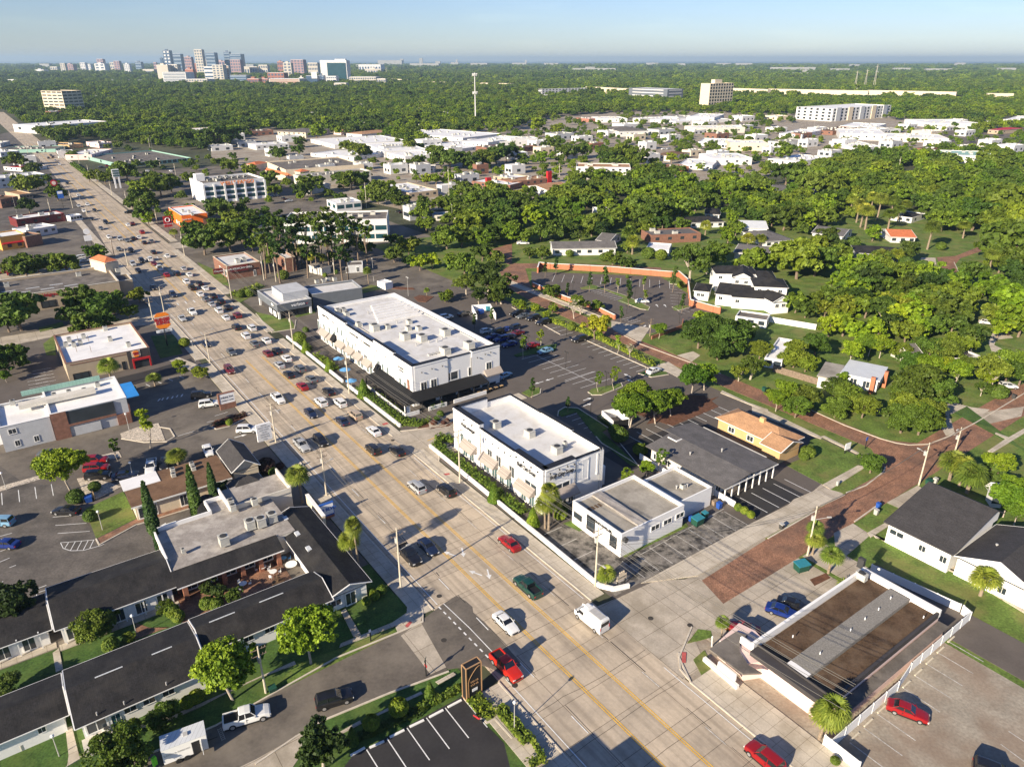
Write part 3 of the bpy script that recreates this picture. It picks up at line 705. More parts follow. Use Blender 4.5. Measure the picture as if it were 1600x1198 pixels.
sheet('driveway',PP("12 830,940 975,900 1070,960 1060,1010 960,960"),'concrete_walk',.075)
sheet('parking_lot_surface',SP(222.7,170, 188,206, 163,196, 146,190, 141.5,171, 146,152.5, 166,155, 208,159),'asphalt_new',.045)
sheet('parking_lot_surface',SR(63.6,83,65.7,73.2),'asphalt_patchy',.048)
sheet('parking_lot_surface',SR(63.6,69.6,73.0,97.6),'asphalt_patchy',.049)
sheet('parking_lot_surface',SR(63.6,71.5,100.5,115),'asphalt_black',.050)
sheet('parking_lot_surface',SR(89.5,98,94,122.5),'asphalt_black',.046)
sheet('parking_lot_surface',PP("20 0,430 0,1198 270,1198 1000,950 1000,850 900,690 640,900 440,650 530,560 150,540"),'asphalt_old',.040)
sheet('parking_lot_surface',PP("31 600,1130 1290,755 1440,940 1597,1100 1597,1400 400,1400"),'asphalt_black',.062)
sheet('parking_lot_surface',PP("10 0,180 270,110 530,110 600,160 560,240 330,270 0,290"),'asphalt',.05)
sheet('parking_lot_surface',SR(199,240,-20,39),'asphalt_new',.045)
sheet('driveway',PP("10 700,1010 940,950 1190,880 1240,930 1180,960 960,1010 720,1075"),'asphalt_black',.058)
sheet('driveway',PP("10 1050,890 1110,870 1250,925 1190,955"),'concrete_walk',.062)
sheet('courtyard_paving',PP("30 850,300 930,330 1050,330 1060,325 840,405"),'brick_paving',.08)
sheet('lawn',SR(93.1,101.6,-60,9.5),'grass_dark',.055); sheet('courtyard_paving',SR(93.1,104,9.8,26.4),'brick_paving',.082)
sheet('courtyard_paving',PP("30 1130,180 1170,150 1260,230 1190,275"),'brick_paving',.083)
sheet('brick_walk',PP("20 600,890 620,920 850,790 1000,760 1210,690 1200,650 1000,700 870,755"),'brick_paving',.10)
sheet('mulch_bed',PP("21 1070,140 1180,110 1240,160 1200,185 1000,205"),'mulch',.12)
sheet('mulch_bed',SR(92,95,140,66) if False else PP("12 700,1200 860,1100 1200,1110 1290,1180 1000,1300"),'mulch',.075)
sheet('mulch_bed',PP("22 900,100 1290,0 1150,80 960,150 840,170"),'mulch',.082)
sheet('gravel_bed',PP("20 750,230 860,190 990,165 1030,270 890,275 760,260"),'stones',.10)
sheet('gravel_bed',PP("20 480,510 560,500 760,560 600,640 520,600"),'stones',.10)
sheet('gravel_bed',PP("20 0,560 250,490 250,515 0,590"),'stones',.10)
sheet('gravel_bed',PP("20 620,370 740,340 760,375 640,400"),'stones',.10)
# lawns on top
LZ=[0]
def lawn(s,m='grass',z=.09):
    LZ[0]+=.0013; z+=LZ[0]-.02; return sheet('lawn',PP(s),m,z)
lawn("20 530,700 770,590 850,760 600,885"); lawn("31 240,560 130,700 100,745 885,362 850,335 500,470")
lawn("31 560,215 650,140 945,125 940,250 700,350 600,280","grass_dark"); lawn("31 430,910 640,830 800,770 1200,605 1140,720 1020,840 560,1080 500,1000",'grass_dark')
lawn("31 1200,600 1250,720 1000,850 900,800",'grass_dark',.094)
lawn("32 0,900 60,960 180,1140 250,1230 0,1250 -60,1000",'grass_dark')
lawn("22 690,985 1085,785 1100,810 900,905 700,1005"); lawn("22 380,770 440,830 420,840 320,790"); 
lawn("23 110,425 200,390 270,260 340,265 600,390 560,440 345,550"); lawn("23 390,580 560,440 720,440 720,470 480,605")
lawn("23 190,130 620,350 600,375 110,150 ",z=.095); lawn("23 550,790 680,685 830,710 630,850"); lawn("23 940,560 1010,490 1080,500 1030,570"); lawn("23 670,870 880,740 800,850 780,900",z=.092)
lawn("23 260,1140 360,1100 390,1130 290,1180",'mulch'); lawn("23 1160,100 1240,60 1600,330 1597,340",'grass_dark',.093)
lawn("32 1130,530 1200,470 1260,590 1190,640",z=.1); lawn("32 1090,430 1160,340 1240,350 1250,390",z=.1)
lawn("11 0,590 220,640 250,690 110,715 0,620"); lawn("11 240,610 370,570 370,595 250,625"); lawn("11 610,465 720,420 800,440 640,480"); lawn("10 270,790 340,730 350,860 290,860"); lawn("10 940,740 1090,730 1140,850 1000,880",'grass_dark')
lawn("10 240,690 390,650 400,680 250,715"); lawn("10 1230,280 1400,350 1430,430 1320,390"); lawn("10 1450,500 1597,440 1597,480 1500,530"); lawn("11 0,400 60,430 0,460")
lawn("12 890,790 1110,720 1120,820 1030,860",z=.08)
sheet('traffic_island',PP("12 425,440 500,420 720,492 860,560 850,580 800,570 660,520 700,500 560,445 440,448"),'grass',.17)
sheet('traffic_island',PP("12 1000,560 1040,545 1110,555 1050,580 1010,578"),'grass',.17)
sheet('traffic_island',PP("12 1140,605 1200,590 1260,605 1200,625"),'grass',.17)
sheet('traffic_island',PP("12 980,390 1060,395 1070,420 985,415"),'grass',.17)
sheet('traffic_island',PP("12 475,1090 500,1070 680,1035 685,1060 560,1105 490,1105"),'grass',.17)
sheet('traffic_island',PP("12 60,1095 100,1075 170,1060 175,1100 110,1120"),'grass',.17)
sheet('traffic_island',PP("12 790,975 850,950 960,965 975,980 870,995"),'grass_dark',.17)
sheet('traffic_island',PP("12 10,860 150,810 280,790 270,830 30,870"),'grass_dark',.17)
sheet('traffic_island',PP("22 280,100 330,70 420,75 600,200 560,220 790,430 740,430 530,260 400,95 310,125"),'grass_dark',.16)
sheet('traffic_island',PP("11 985,500 1020,485 1110,495 1060,530 1010,525"),'mulch',.17)
sheet('traffic_island',PP("11 820,440 830,430 980,440 990,450 900,450"),'mulch',.17)
sheet('traffic_island',PP("20 1325,190 1340,150 1530,100 1540,130 1430,180 1350,200"),'mulch',.17)
sheet('traffic_island',PP("31 1290,755 1440,920 1490,890 1500,870 1560,950 1597,990 1597,960 1400,760 1300,740"),'grass',.17)
# sidewalks and kerbs
WZ=[0]
def walk(s_,m='concrete_walk',z=.15,nm='sidewalk'):
    WZ[0]+=.0021; z+=WZ[0]-.03; return sheet(nm,s_ if isinstance(s_,list) else PP(s_),m,z)
walk(SR(77.5,199,38.2,41.0)); walk(SR(203,252,38.2,41.0)); walk(SR(262,328,38.2,41.0)); walk(SR(-30,60,36.5,41.0))
walk(SR(65,122,62.0,64.6)); walk(SR(131,206,62.0,64.2)); walk(SR(214,250,62.2,64.4)); walk(SR(262,343,63,66)); walk(SR(360,900,67,70))
walk(SR(-30,45,62.0,67.5)); walk(SR(360,900,44,46) if False else SR(350,440,38,41))
walk("31 520,455 870,320 1030,290 1040,230 1020,150 950,120 940,240 850,300 530,430"); walk("31 885,362 1010,310 1040,300 1030,290 870,325",z=.151)
walk("30 400,1210 700,1010 1080,900 1240,830 1370,760 31 30,640 250,560 240,540 30 1240,810 1070,880 650,1010 500,1130")
for q in ("31 510,990 650,910 660,930 520,1003","31 730,880 840,825 850,838 740,890","31 920,780 1030,730 1040,745 930,795","31 1120,670 1230,610 1250,625 1140,685"): walk(q)
walk("31 530,230 560,215 655,375 610,390"); walk("30 330,490 370,460 395,590 350,610"); walk("30 410,960 450,945 470,1030 500,1150 420,1198 430,1130")
walk(SP(59.3,79.8, 63.4,71, 63.5,98, 63,118, 59.3,118)); walk("23 330,250 350,245 615,375 600,380"); walk("23 -100,60 0,90 340,255 330,265 -100,100",z=.14); walk("23 340,550 560,430 610,440 390,580"); walk("23 620,850 870,710 880,725 640,880",z=.152)
walk("23 1420,225 1500,255 1597,200 1597,230 1400,350 1370,340 1480,265 1415,232"); walk("23 670,880 640,850 720,900 1250,1140 1597,1350 1597,1280 1280,1110 830,920")
walk("12 -10,400 600,640 600,655 -10,425") 
walk("12 1310,1080 1470,1155 1597,1200 1597,1215 1300,1095")
walk(SP(129.5,70.5, 133,72, 133,98, 129.5,98),z=.145); walk(SP(119.5,66.5, 119.5,84.6, 117,84.6, 117,66.5) ,z=.145)
cm=MB()
for L_ in (SP(77.5,41.1,252,41.1),SP(262,41.1,329,41.1),SP(-30,41.1,60,41.1),SP(65,61.9,122,61.9),SP(131,61.9,206,61.9),SP(214,62.1,251,62.2),SP(262,62.8,343,65),SP(-30,61.9,45,61.9,49,64,52,70)): curb(cm,L_)
for s_ in ("31 1020,170 1040,230 1040,295 885,362 500,520 100,745 30 1350,940 860,1150","31 1200,605 830,740 430,905 250,1010 0,1180","23 270,85 480,180 700,262 800,290 880,302 1000,297 1150,240 1300,160 1597,-20","23 490,600 610,555 720,470 730,440","23 0,885 300,712","23 540,780 680,680","12 0,560 300,730","12 630,700 800,790 1300,975","12 120,1120 175,1100 180,1070","12 475,1090 500,1108 560,1107 690,1055 680,1033","12 530,430 720,492 860,560 850,578 800,572 670,520","12 1000,560 1040,582 1110,560","12 790,975 870,997 975,980","12 470,770 850,940","12 985,415 1060,422","22 285,120 290,90 330,66 410,72 600,195","22 525,250 560,290 790,430","21 900,215 1000,205 1180,180 1230,150","21 1140,400 1140,370 1200,300","20 1325,190 1350,203 1430,185 1540,130","20 600,888 620,925 850,800 920,780 1210,690","20 1000,190 1060,200 1090,250 1040,280 900,285 760,262","31 1290,755 1440,925 1490,900 1597,1020","11 0,600 100,718 240,695 250,640","12 -10,395 610,640","13 1160,280 1170,300 1210,385","32 1040,490 1050,590 1100,650"): curb(cm,PP(s_),.24,.17)
struct('kerb',cm,['curb_concrete'])
sheet('driveway',SR(121.6,131.4,61.5,70.5),'concrete_apron',.0685)
# painted markings
yl=MB(); wl=MB(); ww=MB(); tl_=MB()
for t in (49.6,54.15):
    for d in (-.16,.16): strip(yl,[S(-30,t+d),S(195,t+d)],.13,.075)
    for d in (-.16,.16): strip(yl,[S(262,t+d+1.0),S(328,t+d+1.2)],.13,.075)
    for d in (-.16,.16): strip(yl,[S(360,t+d+2),S(900,t+d+6)],.14,.075)
for t in (45.5,58.0):
    k=-30
    while k<900:
        if not(250<k<262 or 328<k<360): strip(wl if t<50 else ww,[S(k,t+(3 if k>360 else 0)),S(k+3.2,t+(3 if k>360 else 0))],.13,.075)
        k+=11
strip(wl,[S(78,42.2),S(250,42.2)],.13,.075); strip(wl,[S(-30,42.2),S(60,42.2)],.13,.075); strip(wl,[S(-30,61.0),S(49,61.0)],.12,.075); strip(wl,[S(66,61.2),S(120,61.2)],.12,.075)
strip(wl,PP("31 1170,180 1330,330 1597,610"),.13,.082)
for i in range(13):
    a=PP("31 1140,200")[0].lerp(PP("31 1540,610")[0],i/12); b=PP("31 1140,200")[0].lerp(PP("31 1540,610")[0],(i+.5)/12); strip(wl,[a,b],.22,.082)
def arrow(mb,c,ang,s=1.0,z=.076):
    ca,sa=math.cos(ang),math.sin(ang)
    def q(x,y): return (c.x+(x*ca-y*sa)*s,c.y+(x*sa+y*ca)*s,z)
    mb.add([q(-1.2,-.12),q(.3,-.12),q(.3,.12),q(-1.2,.12)],[(0,1,2,3)]); mb.add([q(.3,-.45),q(1.3,0),q(.3,.45)],[(0,1,2)])
for p_,a_ in (("21 1210,980",125.8),("21 1290,970",-54.2),("21 1370,1100",125.8),("21 1450,1105",-54.2)): arrow(wl,PP(p_)[0],math.radians(a_+25 if a_>0 else a_-25))
for p_,a_ in (("12 905,550",95),("12 955,550",95),("12 825,680",60),("12 170,1030",215),("12 235,1010",215),("22 470,50",35),("22 470,15",35),("12 720,985",125),("12 740,1020",125),("20 1500,245",36),("20 1050,790",215)): arrow(wl,PP(p_)[0],math.radians(a_),1.1,.06)
def stalls(mb,a,b,n,dv,z=.056,w=.12,both=False):
    for i in range(n+1):
        p=a.lerp(b,i/n); strip(mb,[p-(dv if both else dv*0),p+dv],w,z)
def stl(a,b,n,d,L,**k):
    A_,B_=PP(a)[0],PP(b)[0]; stalls(k.pop('mb',wl),A_,B_,n,d*L,**k)
stl("12 515,770","12 860,935",9,-RB,5.2); stl("12 300,680","12 420,735",3,-RB,5.0)
for i in range(9):
    c=PP("12 150,860")[0].lerp(PP("12 520,1035")[0],i/8); strip(wl,[c-RB*5,c+RB*5],.12,.056)
strip(wl,PP("12 150,860 520,1035"),.12,.056); strip(wl,PP("12 330,1025 520,960"),.12,.056)
stl("22 430,95","22 580,190",4,-RB,4.5); strip(wl,PP("22 600,200 790,430"),.15,.058)
stl("12 985,430","12 990,540",6,PP("12 1060,435")[0]-PP("12 985,430")[0],1.0); 
for i in range(9): c=PP("12 540,440")[0].lerp(PP("12 700,500")[0],i/8); strip(wl,[c,c-RB*5],.12,.056)
for i in range(13): c=PP("12 270,355")[0].lerp(PP("12 980,395")[0],i/12); strip(wl,[c,c+PP("12 250,400")[0]-PP("12 270,355")[0]],.12,.056)
for i in range(10): c=PP("12 580,590")[0].lerp(PP("12 740,660")[0],i/9) ; strip(wl,[c,c+RB*4.5],.12,.054) if i>5 else None
strip(yl,PP("12 770,680 830,655"),.15,.056); strip(yl,PP("21 1070,275 1140,245"),.2,.08)
for i in range(6): c=PP("12 1080,600")[0].lerp(PP("12 1150,575")[0],i/2.5); strip(wl,[c,c+RA*3],.1,.056) if i<3 else None
stl("22 720,240","22 1260,50",10,-RA,5.2,z=.058,w=.14)
for i in range(11):
    c=PP("22 720,240")[0].lerp(PP("22 1240,55")[0],i/10); 
for i in range(6): c=PP("23 275,600")[0].lerp(PP("22 1520,755")[0],i/5); strip(wl,[c,c+RA*6.2],.14,.062)
strip(wl,PP("23 275,600 0,740"),.10,.062)
# patchy lots, worn
for i in range(9): c=PP("22 1470,800")[0].lerp(PP("22 830,1130")[0],i/8); strip(ww,[c,c+RA*5.3],.12,.062)
strip(ww,PP("22 1320,700 800,985"),.1,.062)
for i in range(5): c=PP("22 200,860")[0].lerp(PP("22 600,1190")[0],i/4); strip(ww,[c,c+RB*4],.12,.061)
for i in range(10):
    c=PP("33 510,1045")[0].lerp(PP("33 1180,345")[0],i/9)
    if i in(3,): continue
    strip(ww,[c,c-RA*4.9],.13,.045)
for a,b in (("33 1450,1055","33 1600,1165"),("33 1500,975","33 1600,1040")): strip(ww,PP(a)+PP(b),.12,.045)
for i in range(8):
    c=PP("20 10,600")[0].lerp(PP("20 320,545")[0],i/3) ; strip(wl,[c,c+PP("20 15,675")[0]-PP("20 10,600")[0]],.13,.055) if i<4 else None
for a,b in (("20 330,750","20 530,735"),("20 345,802","20 540,788"),("20 360,852","20 560,838"),("20 0,870","20 75,850"),("20 0,1030","20 60,1005"),("20 0,965","20 95,930"),("20 60,1065","20 100,1050"),("20 -50,1198","20 20,1150")): strip(wl,PP(a)+PP(b),.12,.055)
strip(wl,PP("20 378,910 395,945 440,960 520,958 620,930 650,918"),.11,.055); strip(wl,PP("20 378,910 590,892"),.11,.055)
for a,b in (("20 405,945","20 430,905"),("20 440,958","20 470,903"),("20 480,958","20 510,900"),("20 520,955","20 550,897"),("20 560,945","20 585,893")): strip(wl,PP(a)+PP(b),.11,.055)
for i in range(6): a=PP("31 690,1090")[0].lerp(PP("31 1180,830")[0],i/4); b=a-RA*5.6; strip(wl,[a,b],.13,.076)
strip(wl,PP("30 220,90 245,195"),.13,.055); strip(wl,PP("30 220,90 290,65"),.13,.055)
for i in range(4): a=PP("30 225,115")[0].lerp(PP("30 243,185")[0],i/3); strip(wl,[a,a+RB*1.9],.11,.055)
for a,b in (("10 985,1145","10 1000,1130"),("10 1010,1140","10 1020,1125"),("10 1040,1135","10 1050,1120"),("10 1070,1130","10 1080,1115"),("10 1100,1122","10 1110,1108"),("10 1130,1118","10 1140,1102")): strip(wl,PP(a)+PP(b),.3,.055)
for a,b in (("20 1290,160","20 1400,135"),("20 1340,120","20 1420,95"),("20 1110,245","20 1210,215")): strip(wl,PP(a)+PP(b),.12,.056)
for a in ("10 200,960","10 160,985") : 
    for i in range(5): c=PP(a)[0]+RA*(-2.6*i); strip(wl,[c,c+RB*4.5],.12,.054)
for i in range(4): c=PP("10 910,1040")[0].lerp(PP("10 1120,990")[0],i/3); strip(wl,[c,c-RA*2.0+RB*.6],.2,.056)
for i in range(7): strip(wl,[S(258.5,44+i*2.7),S(261.5,44+i*2.7)],.35,.076); strip(wl,[S(331.5,48+i*2.5),S(334.5,48+i*2.5)],.35,.076)
for q in ("33 1200,285 1210,280 1225,330 1215,335","33 1230,300 1250,305 1255,340 1235,335","33 1270,320 1300,330 1310,360 1280,350"): ww.poly([Vector((p.x,p.y,.044)) for p in PP(q)])
# transverse joints and cracks sealed with tar
rs_=np.random.RandomState(3)
for k in range(34):
    s0=20+k*6.3+rs_.rand()*2; t0=41.5; pts=[S(s0,t0)]
    while t0<61: t0+=1.5+rs_.rand()*2; s0+=rs_.normal(0,.10); pts.append(S(s0,min(t0,61.3)))
    strip(tl_,pts,.035+.03*rs_.rand(),.0715)
for t0 in (45.9,58.35):
    for k in range(22):
        s0=10+k*9+rs_.rand()*4; n=rs_.rand()*6+1; strip(tl_,[S(s0,t0),S(s0+n,t0+rs_.normal(0,.05))],.06+.08*rs_.rand(),.0718)
struct('road_markings',yl,['paint_yellow']); struct('road_markings',wl,['paint_white']); struct('road_markings',ww,['paint_worn']); struct('road_joints',tl_,['tar_line'])
rp=MB()
for q in ("32 1060,485 1087,487 1083,553 1057,550","21 1170,482 1205,478 1210,488 1180,492","21 785,172 815,162 830,170 795,180","31 930,320 960,290 975,300 945,335"): rp.poly([Vector((p.x,p.y,.158)) for p in PP(q)])
struct('kerb_ramp_pads',rp,['red_pad'])
mh=[]
for q in ("32 865,272","31 1172,408","31 1143,133","32 17,690","21 853,272","32 1110,315"):
    mb=MB(); p=PP(q)[0]; mb.lathe((p.x,p.y,.07),[(.42,0),(.42,.012),(.3,.016)],16); o=mb.build('manhole_cover',['tar_line']); mh.append(o)
for o,l in zip(mh,('round dark manhole cover in the concrete mouth of the brick side street','dark manhole cover in the asphalt patch of the side street mouth','manhole cover at the corner of concrete and asphalt near the tall pole','manhole cover by the white lane line near the red pickup','manhole cover in the road by the driveway between the white buildings','small manhole cover on the pale side street by the kerb')): tag(o,l,'manhole cover','manhole covers in the roadway')
for i,(a,b) in enumerate((("31 590,1130","31 680,1080"),("31 710,1080","31 800,1040"),("31 835,1015","31 925,970"),("31 960,950","31 1048,908"),("31 1082,890","31 1168,845"),("31 1197,828","31 1282,783"))):
    A_,B_=PP(a)[0],PP(b)[0]; mb=MB(); c=(A_+B_)/2; mb.box(c[:2],(B_-A_).length,.28,.05,.2,math.atan2((B_-A_).y,(B_-A_).x)); tag(mb.build('wheel_stop',['white_trim']),'painted white wheel stop heading a bay of the black lot','wheel stop','wheel stops of the black lot')
for i in range(9):
    if i==3: continue
    c=PP("33 540,1010")[0].lerp(PP("33 1180,365")[0],i/8.6); mb=MB(); mb.box(c[:2],1.9,.2,.03,.17,math.radians(35.8)); tag(mb.build('wheel_stop',['concrete_pole']),'worn tan wheel stop in the row beside the long white fence','wheel stop','wheel stops by the white fence')
# ------------------------------------------------------------------ NEAR BUILDINGS
def wallpts(b,k,spec):
    o,d,n,L=b.side(k); out=[]; C=Vector((0,0,CH))
    for g in PP(spec,0.0):
        r=g-C; den=r.dot(n); t=(o-C).dot(n)/den; p=C+r*t; out.append(((p-o).dot(d),p.z))
    return out
def winp(b,k,spec,w,h,m='glass',frame='white_trim',dz=0,name='window'):
    b.win(k,[(a,z+dz,w,h) for a,z in wallpts(b,k,spec)],m,frame,name=name)
def SB(name,label,cat,s0,s1,t0,t1,h,group=None,root=None):
    return Bld(name,label,cat,None,h,pts=(S(s0,t0,h),S(s1,t0,h),S(s1,t1,h)),group=group,root=root)
def door(b,k,a,w=1.1,h=2.3,m='glass'): b.win(k,[(a,h/2+.1,w,h)],m,'black_trim',name='door')
def lamp_row(b,k,pts):
    o,d,n,L=b.side(k)
    for a,z in pts:
        mb=MB(); p=o+d*a; q=Vector((p.x,p.y,z)); mb.tube(q,q+n*.45,.04,.04,5); mb.tube(q+n*.45+Vector((0,0,.05)),q+n*.5-Vector((0,0,.25)),.08,.16,6); mb.build('wall_lamp','black_metal',b.root)
# A: long white two-storey retail building
A=Bld('retail_building','long white two storey retail building with black canopy and pale roof full of units','building',"11 975,940 365,565 1520,805",9.9)
A.flat('white_wall','membrane',.75,'white_trim',.35)
def capseg(b,k,a0,a1,z0,z1,m='black_trim',dep=.10,th=.75,nm='parapet_cap'):
    o,d,n,L=b.side(k); mb=MB(); P=[o+d*a0+n*dep,o+d*a1+n*dep,o+d*a1-n*th,o+d*a0-n*th]; mb.prism([q[:2] for q in P],z0,z1,bottom=True); mb.build(nm,m,b.root)
def raised(b,k,a0,a1,ztop,dep=.25,th=.6,m='white_wall'):
    b.bays=getattr(b,'bays',[])+[(k,a0,a1,dep)]
    o,d,n,L=b.side(k); mb=MB(); P=[o+d*a0+n*dep,o+d*a1+n*dep,o+d*a1-n*th,o+d*a0-n*th]; mb.prism([q[:2] for q in P],0 if dep>.02 else b.h-1.2,ztop,bottom=True); mb.build('wall_bay',m,b.root); capseg(b,k,a0-.1,a1+.1,ztop,ztop+.12,dep=dep+.15,th=th+.15); capseg(b,k,a0-.05,a1+.05,ztop-.5,ztop-.35,'white_trim',dep+.12,.0,'cornice')
raised(A,'u0',-.15,9.2,10.5); raised(A,'u0',9.4,20.5,10.9,.03); raised(A,'u0',38,A.L+.1,10.6,.2)
raised(A,'v0',.36,9.5,10.5,.2); raised(A,'v0',16.5,A.W+.1,10.5,.2); capseg(A,'v0',9.6,16.4,9.98,10.05); capseg(A,'u0',20.6,37.8,9.98,10.05,dep=.1)
winp(A,'u0',"11 395,680 432,700 465,720 497,745",1.3,4.2,'glass_green',dz=-.2); A.win('u0',[(a,8.4,1.7,.28) for a,z in wallpts(A,'u0',"11 395,680 432,700 465,720 497,745")],'black_trim',None,name='window_hood')
winp(A,'u0',"11 552,775 578,790 603,808",1.0,1.9,'glass_green'); winp(A,'u0',"11 648,850 686,880",1.9,2.2,'glass'); winp(A,'u0',"11 765,915 793,935 823,955",1.0,2.0,'glass_green'); winp(A,'u0',"11 908,1025 938,1050",1.1,2.3,'glass_green')
A.win('u0',[(a,z,1.2,3.4) for a,z in wallpts(A,'u0',"11 958,1050")],'brick_brown',None,name='sign_panel')
winp(A,'v0',"11 1045,1050 1107,1032 1342,957 1450,925",1.6,2.2,'glass'); winp(A,'v0',"11 1213,990",4.4,2.1,'glass'); winp(A,'v0',"11 1450,1060",4.5,2.9,'glass'); A.win('v0',[(3.5,1.6,4,2.8),(9.5,1.6,3.5,2.6),(14.3,1.6,3.0,2.6),(17.6,1.6,2,2.4)],'glass','black_trim')
A.awn('v0',20.0,25.0,3.4,4.6,1.5,'awning_tan')
for a0,a1 in ((50,56.2),(45.2,49.4),(38.6,43.5),(33,37.5),(27.8,32),(22.2,26.5)): A.awn('u0',a0,a1,3.0,4.2,1.5,'awning_tan'); A.win('u0',[((a0+a1)/2-1,1.5,1.3,2.7),((a0+a1)/2+1,1.5,1.3,2.7)],'glass_green','white_trim')
A.awn('u0',44.6,47.0,3.2,4.9,1.3,'awning_black'); A.awn('u0',17.0,19.4,3.2,4.9,1.3,'awning_black'); door(A,'u0',45.8); door(A,'u0',19.2)
A.text('u0',32.6,8.5,'BLOWOUT BAR',.75,'black_trim',.12); A.text('u0',24.6,8.3,'TAMARINDE',.8,'black_trim',.12); A.text('u0',4.9,8.5,'THE OSPREY',.55,'black_trim',.4); A.text('u0',4.6,7.8,'WINE BAR',.45,'black_trim',.4); A.text('u0',51,8.9,'PILATES CLUB',.6,'black_trim',.3)
lamp_row(A,'v0',[(2.2,8.5),(5,8.8),(7.9,8.8),(18,8.6),(20.3,9),(22,9.1),(24.8,8.9)]); lamp_row(A,'u0',[(13,8.8),(15.5,8.8),(18,8.8),(27,8.8),(30,8.8),(36,8.8)])
# canopy over the terrace
mb=MB(); cz=3.9
def cnp(pts,z0,z1):
    mb.add([(p.x,p.y,z) for p,z in pts],[(0,1,2,3)])
o=A.o
P0=A.pt(-.0,-.05,3.95);P1=A.pt(17.2,-.05,3.95);Q0=A.pt(-4.2,-4.6,3.0);Q1=A.pt(17.2,-4.6,3.0);R0=A.pt(-.05,0,3.95);R1=A.pt(-.05,19,3.95);V1=A.pt(-4.2,19,3.0)
D_=Vector((0,0,.14))
mb.add([P0,P1,Q1,Q0,P0-D_,P1-D_,Q1-D_,Q0-D_],[(0,1,2,3),(4,7,6,5),(3,2,6,7),(1,5,6,2)]); mb.add([P0,Q0,V1,R1,P0-D_,Q0-D_,V1-D_,R1-D_],[(0,1,2,3),(4,7,6,5),(1,5,6,2),(2,6,7,3)])
cn=mb.build('canopy','awning_black',A.root)
for s_,t_ in [(-4,-4.4),(1,-4.4),(6,-4.4),(11.5,-4.4),(17,-4.4),(-4,0),(-4,5),(-4,10),(-4,14.5),(-4,18.8)]:
    m2=MB(); c=A.pt(s_,t_,0); m2.box(c[:2],.22,.22,0,3.0,A.ang); m2.build('post','black_metal',cn)
A.part('terrace_wall','white_wall',[(-4.3,-4.1,-4.6,-1,0,1.0),(-4.3,16.5,-4.75,-4.55,0,1.0),(-4.3,-4.1,1.5,6.5,0,1.0),(-4.3,-4.1,8.5,18,0,1.0)])
A.part('corner_pier','white_wall',[(-3.9,-2.9,-4.2,-3.2,.05,2.6)])
for i in range(9):
    A.win('v0',[(1.5+i*2,1.4,1.2,2.2)],'glass','black_trim') if i in() else None
# roof equipment on A: spots by pixel at roof height
def roofac(b,spec,z,**k):
    for p in PP(spec,z+.5):
        r=p-b.o; b.ac(r.dot(b.u),r.dot(b.v),z,**k)
roofac(A,"11 510,580 545,575 565,600 640,665 820,680 955,650 950,690 1015,690",9.15,sx=1.8,sy=1.3,h=1.0)
roofac(A,"11 740,690 930,745 1035,755 1180,720 1330,800 1180,835",9.15,sx=2.8,sy=2.0,h=1.6)
for q in PP("11 700,600 715,560 1000,800 665,680 880,660 1080,780 1130,775 1160,760",9.2):
    r=q-A.o; vent(A,r.dot(A.u),r.dot(A.v),9.15)
sk_=MB()
for i in range(7):
    a=PP("11 900,525",9.3)[0].lerp(PP("11 1030,600",9.3)[0],i/6); b2=PP("11 720,560",9.3)[0].lerp(PP("11 760,655",9.3)[0],i/6)
    sk_.box(((a+b2)/2)[:2],(a-b2).length,.55,9.15,9.9,math.atan2((a-b2).y,(a-b2).x))
sk_.build('roof_screen','membrane_white',A.root)
A.part('pipe_rack','galv',[(6,7,8+i*1.1,8.8+i*1.1,9.15,9.5) for i in range(7)]+[(9,40,23.3,23.5,9.15,9.4)])
A.part('roof_hatch','membrane_grey',[(30,45,3.0,3.2,9.15,9.3)])
# B: white two-storey building on the corner
B=Bld('shop_building','white two storey shop building with stepped black edged parapets and tan awnings','building',"22 198,465 21 1240,85 22 590,330",9.0)
B.flat('white_wall','membrane',1.3,'black_trim',.4,capw=.12)
raised(B,'u0',-.1,8.6,9.4,.25,.85); raised(B,'u0',20.6,B.L+.1,9.9,.2,.85); raised(B,'v0',.3,7.2,9.4,.2,.8)
raised(B,'v1',.3,8,9.9,.05); capseg(B,'u1',9,20,9.4,9.6); raised(B,'u1',8.9,18.6,9.35,.02)
WB=lambda s_,w,h,**k: winp(B,'u0',s_,w,h,**k)
WB("21 1293,255 1340,290",1.2,2.2,m='glass_green'); WB("21 1460,360 1515,400 21 1597,465",1.6,2.4); winp(B,'u0',"22 125,560",3.6,2.2)
B.win('u0',[(23.5,1.5,1.6,2.4),(26,1.5,1.6,2.4),(15.5,1.5,1.8,2.6),(18.3,1.5,1.8,2.6),(10.6,1.5,1.6,2.9),(13,1.5,1.4,2.9),(3,1.5,1.5,2.4),(5.5,1.5,1.5,2.4)],'glass_green','white_trim')
for a0,a1 in ((21.6,26.5),(14.2,19.6),(9.8,12.8),(2.0,7.3)): B.awn('u0',a0,a1,3.1,4.4,1.5,'awning_tan')
winp(B,'v0',"22 308,560",3.6,1.9); B.awn('v0',2.4,7.2,3.1,4.3,1.8,'awning_tan'); B.win('v0',[(4.5,1.5,1.6,2.5),(6.4,1.5,1.2,2.5)],'glass','white_trim')
B.win('v0',[(9.3,6,2.6,4.2),(12.9,6.2,.3,4)],'white_wall','white_trim',name='wall_panel')
for b_,k_,aa in ((A,'u0',(9.3,20.55,32.0,37.9,47.4)),(B,'u0',(8.7,20.4)),(A,'v0',(9.6,16.3)),(B,'v0',(7.4,))):
    o_,d_,n_,_L=b_.side(k_)
    for a_ in aa: mb=MB(); p=o_+d_*a_+n_*.12; mb.box(p[:2],.14,.14,.1,b_.h-1,b_.ang); mb.build('downpipe','galv',b_.root)
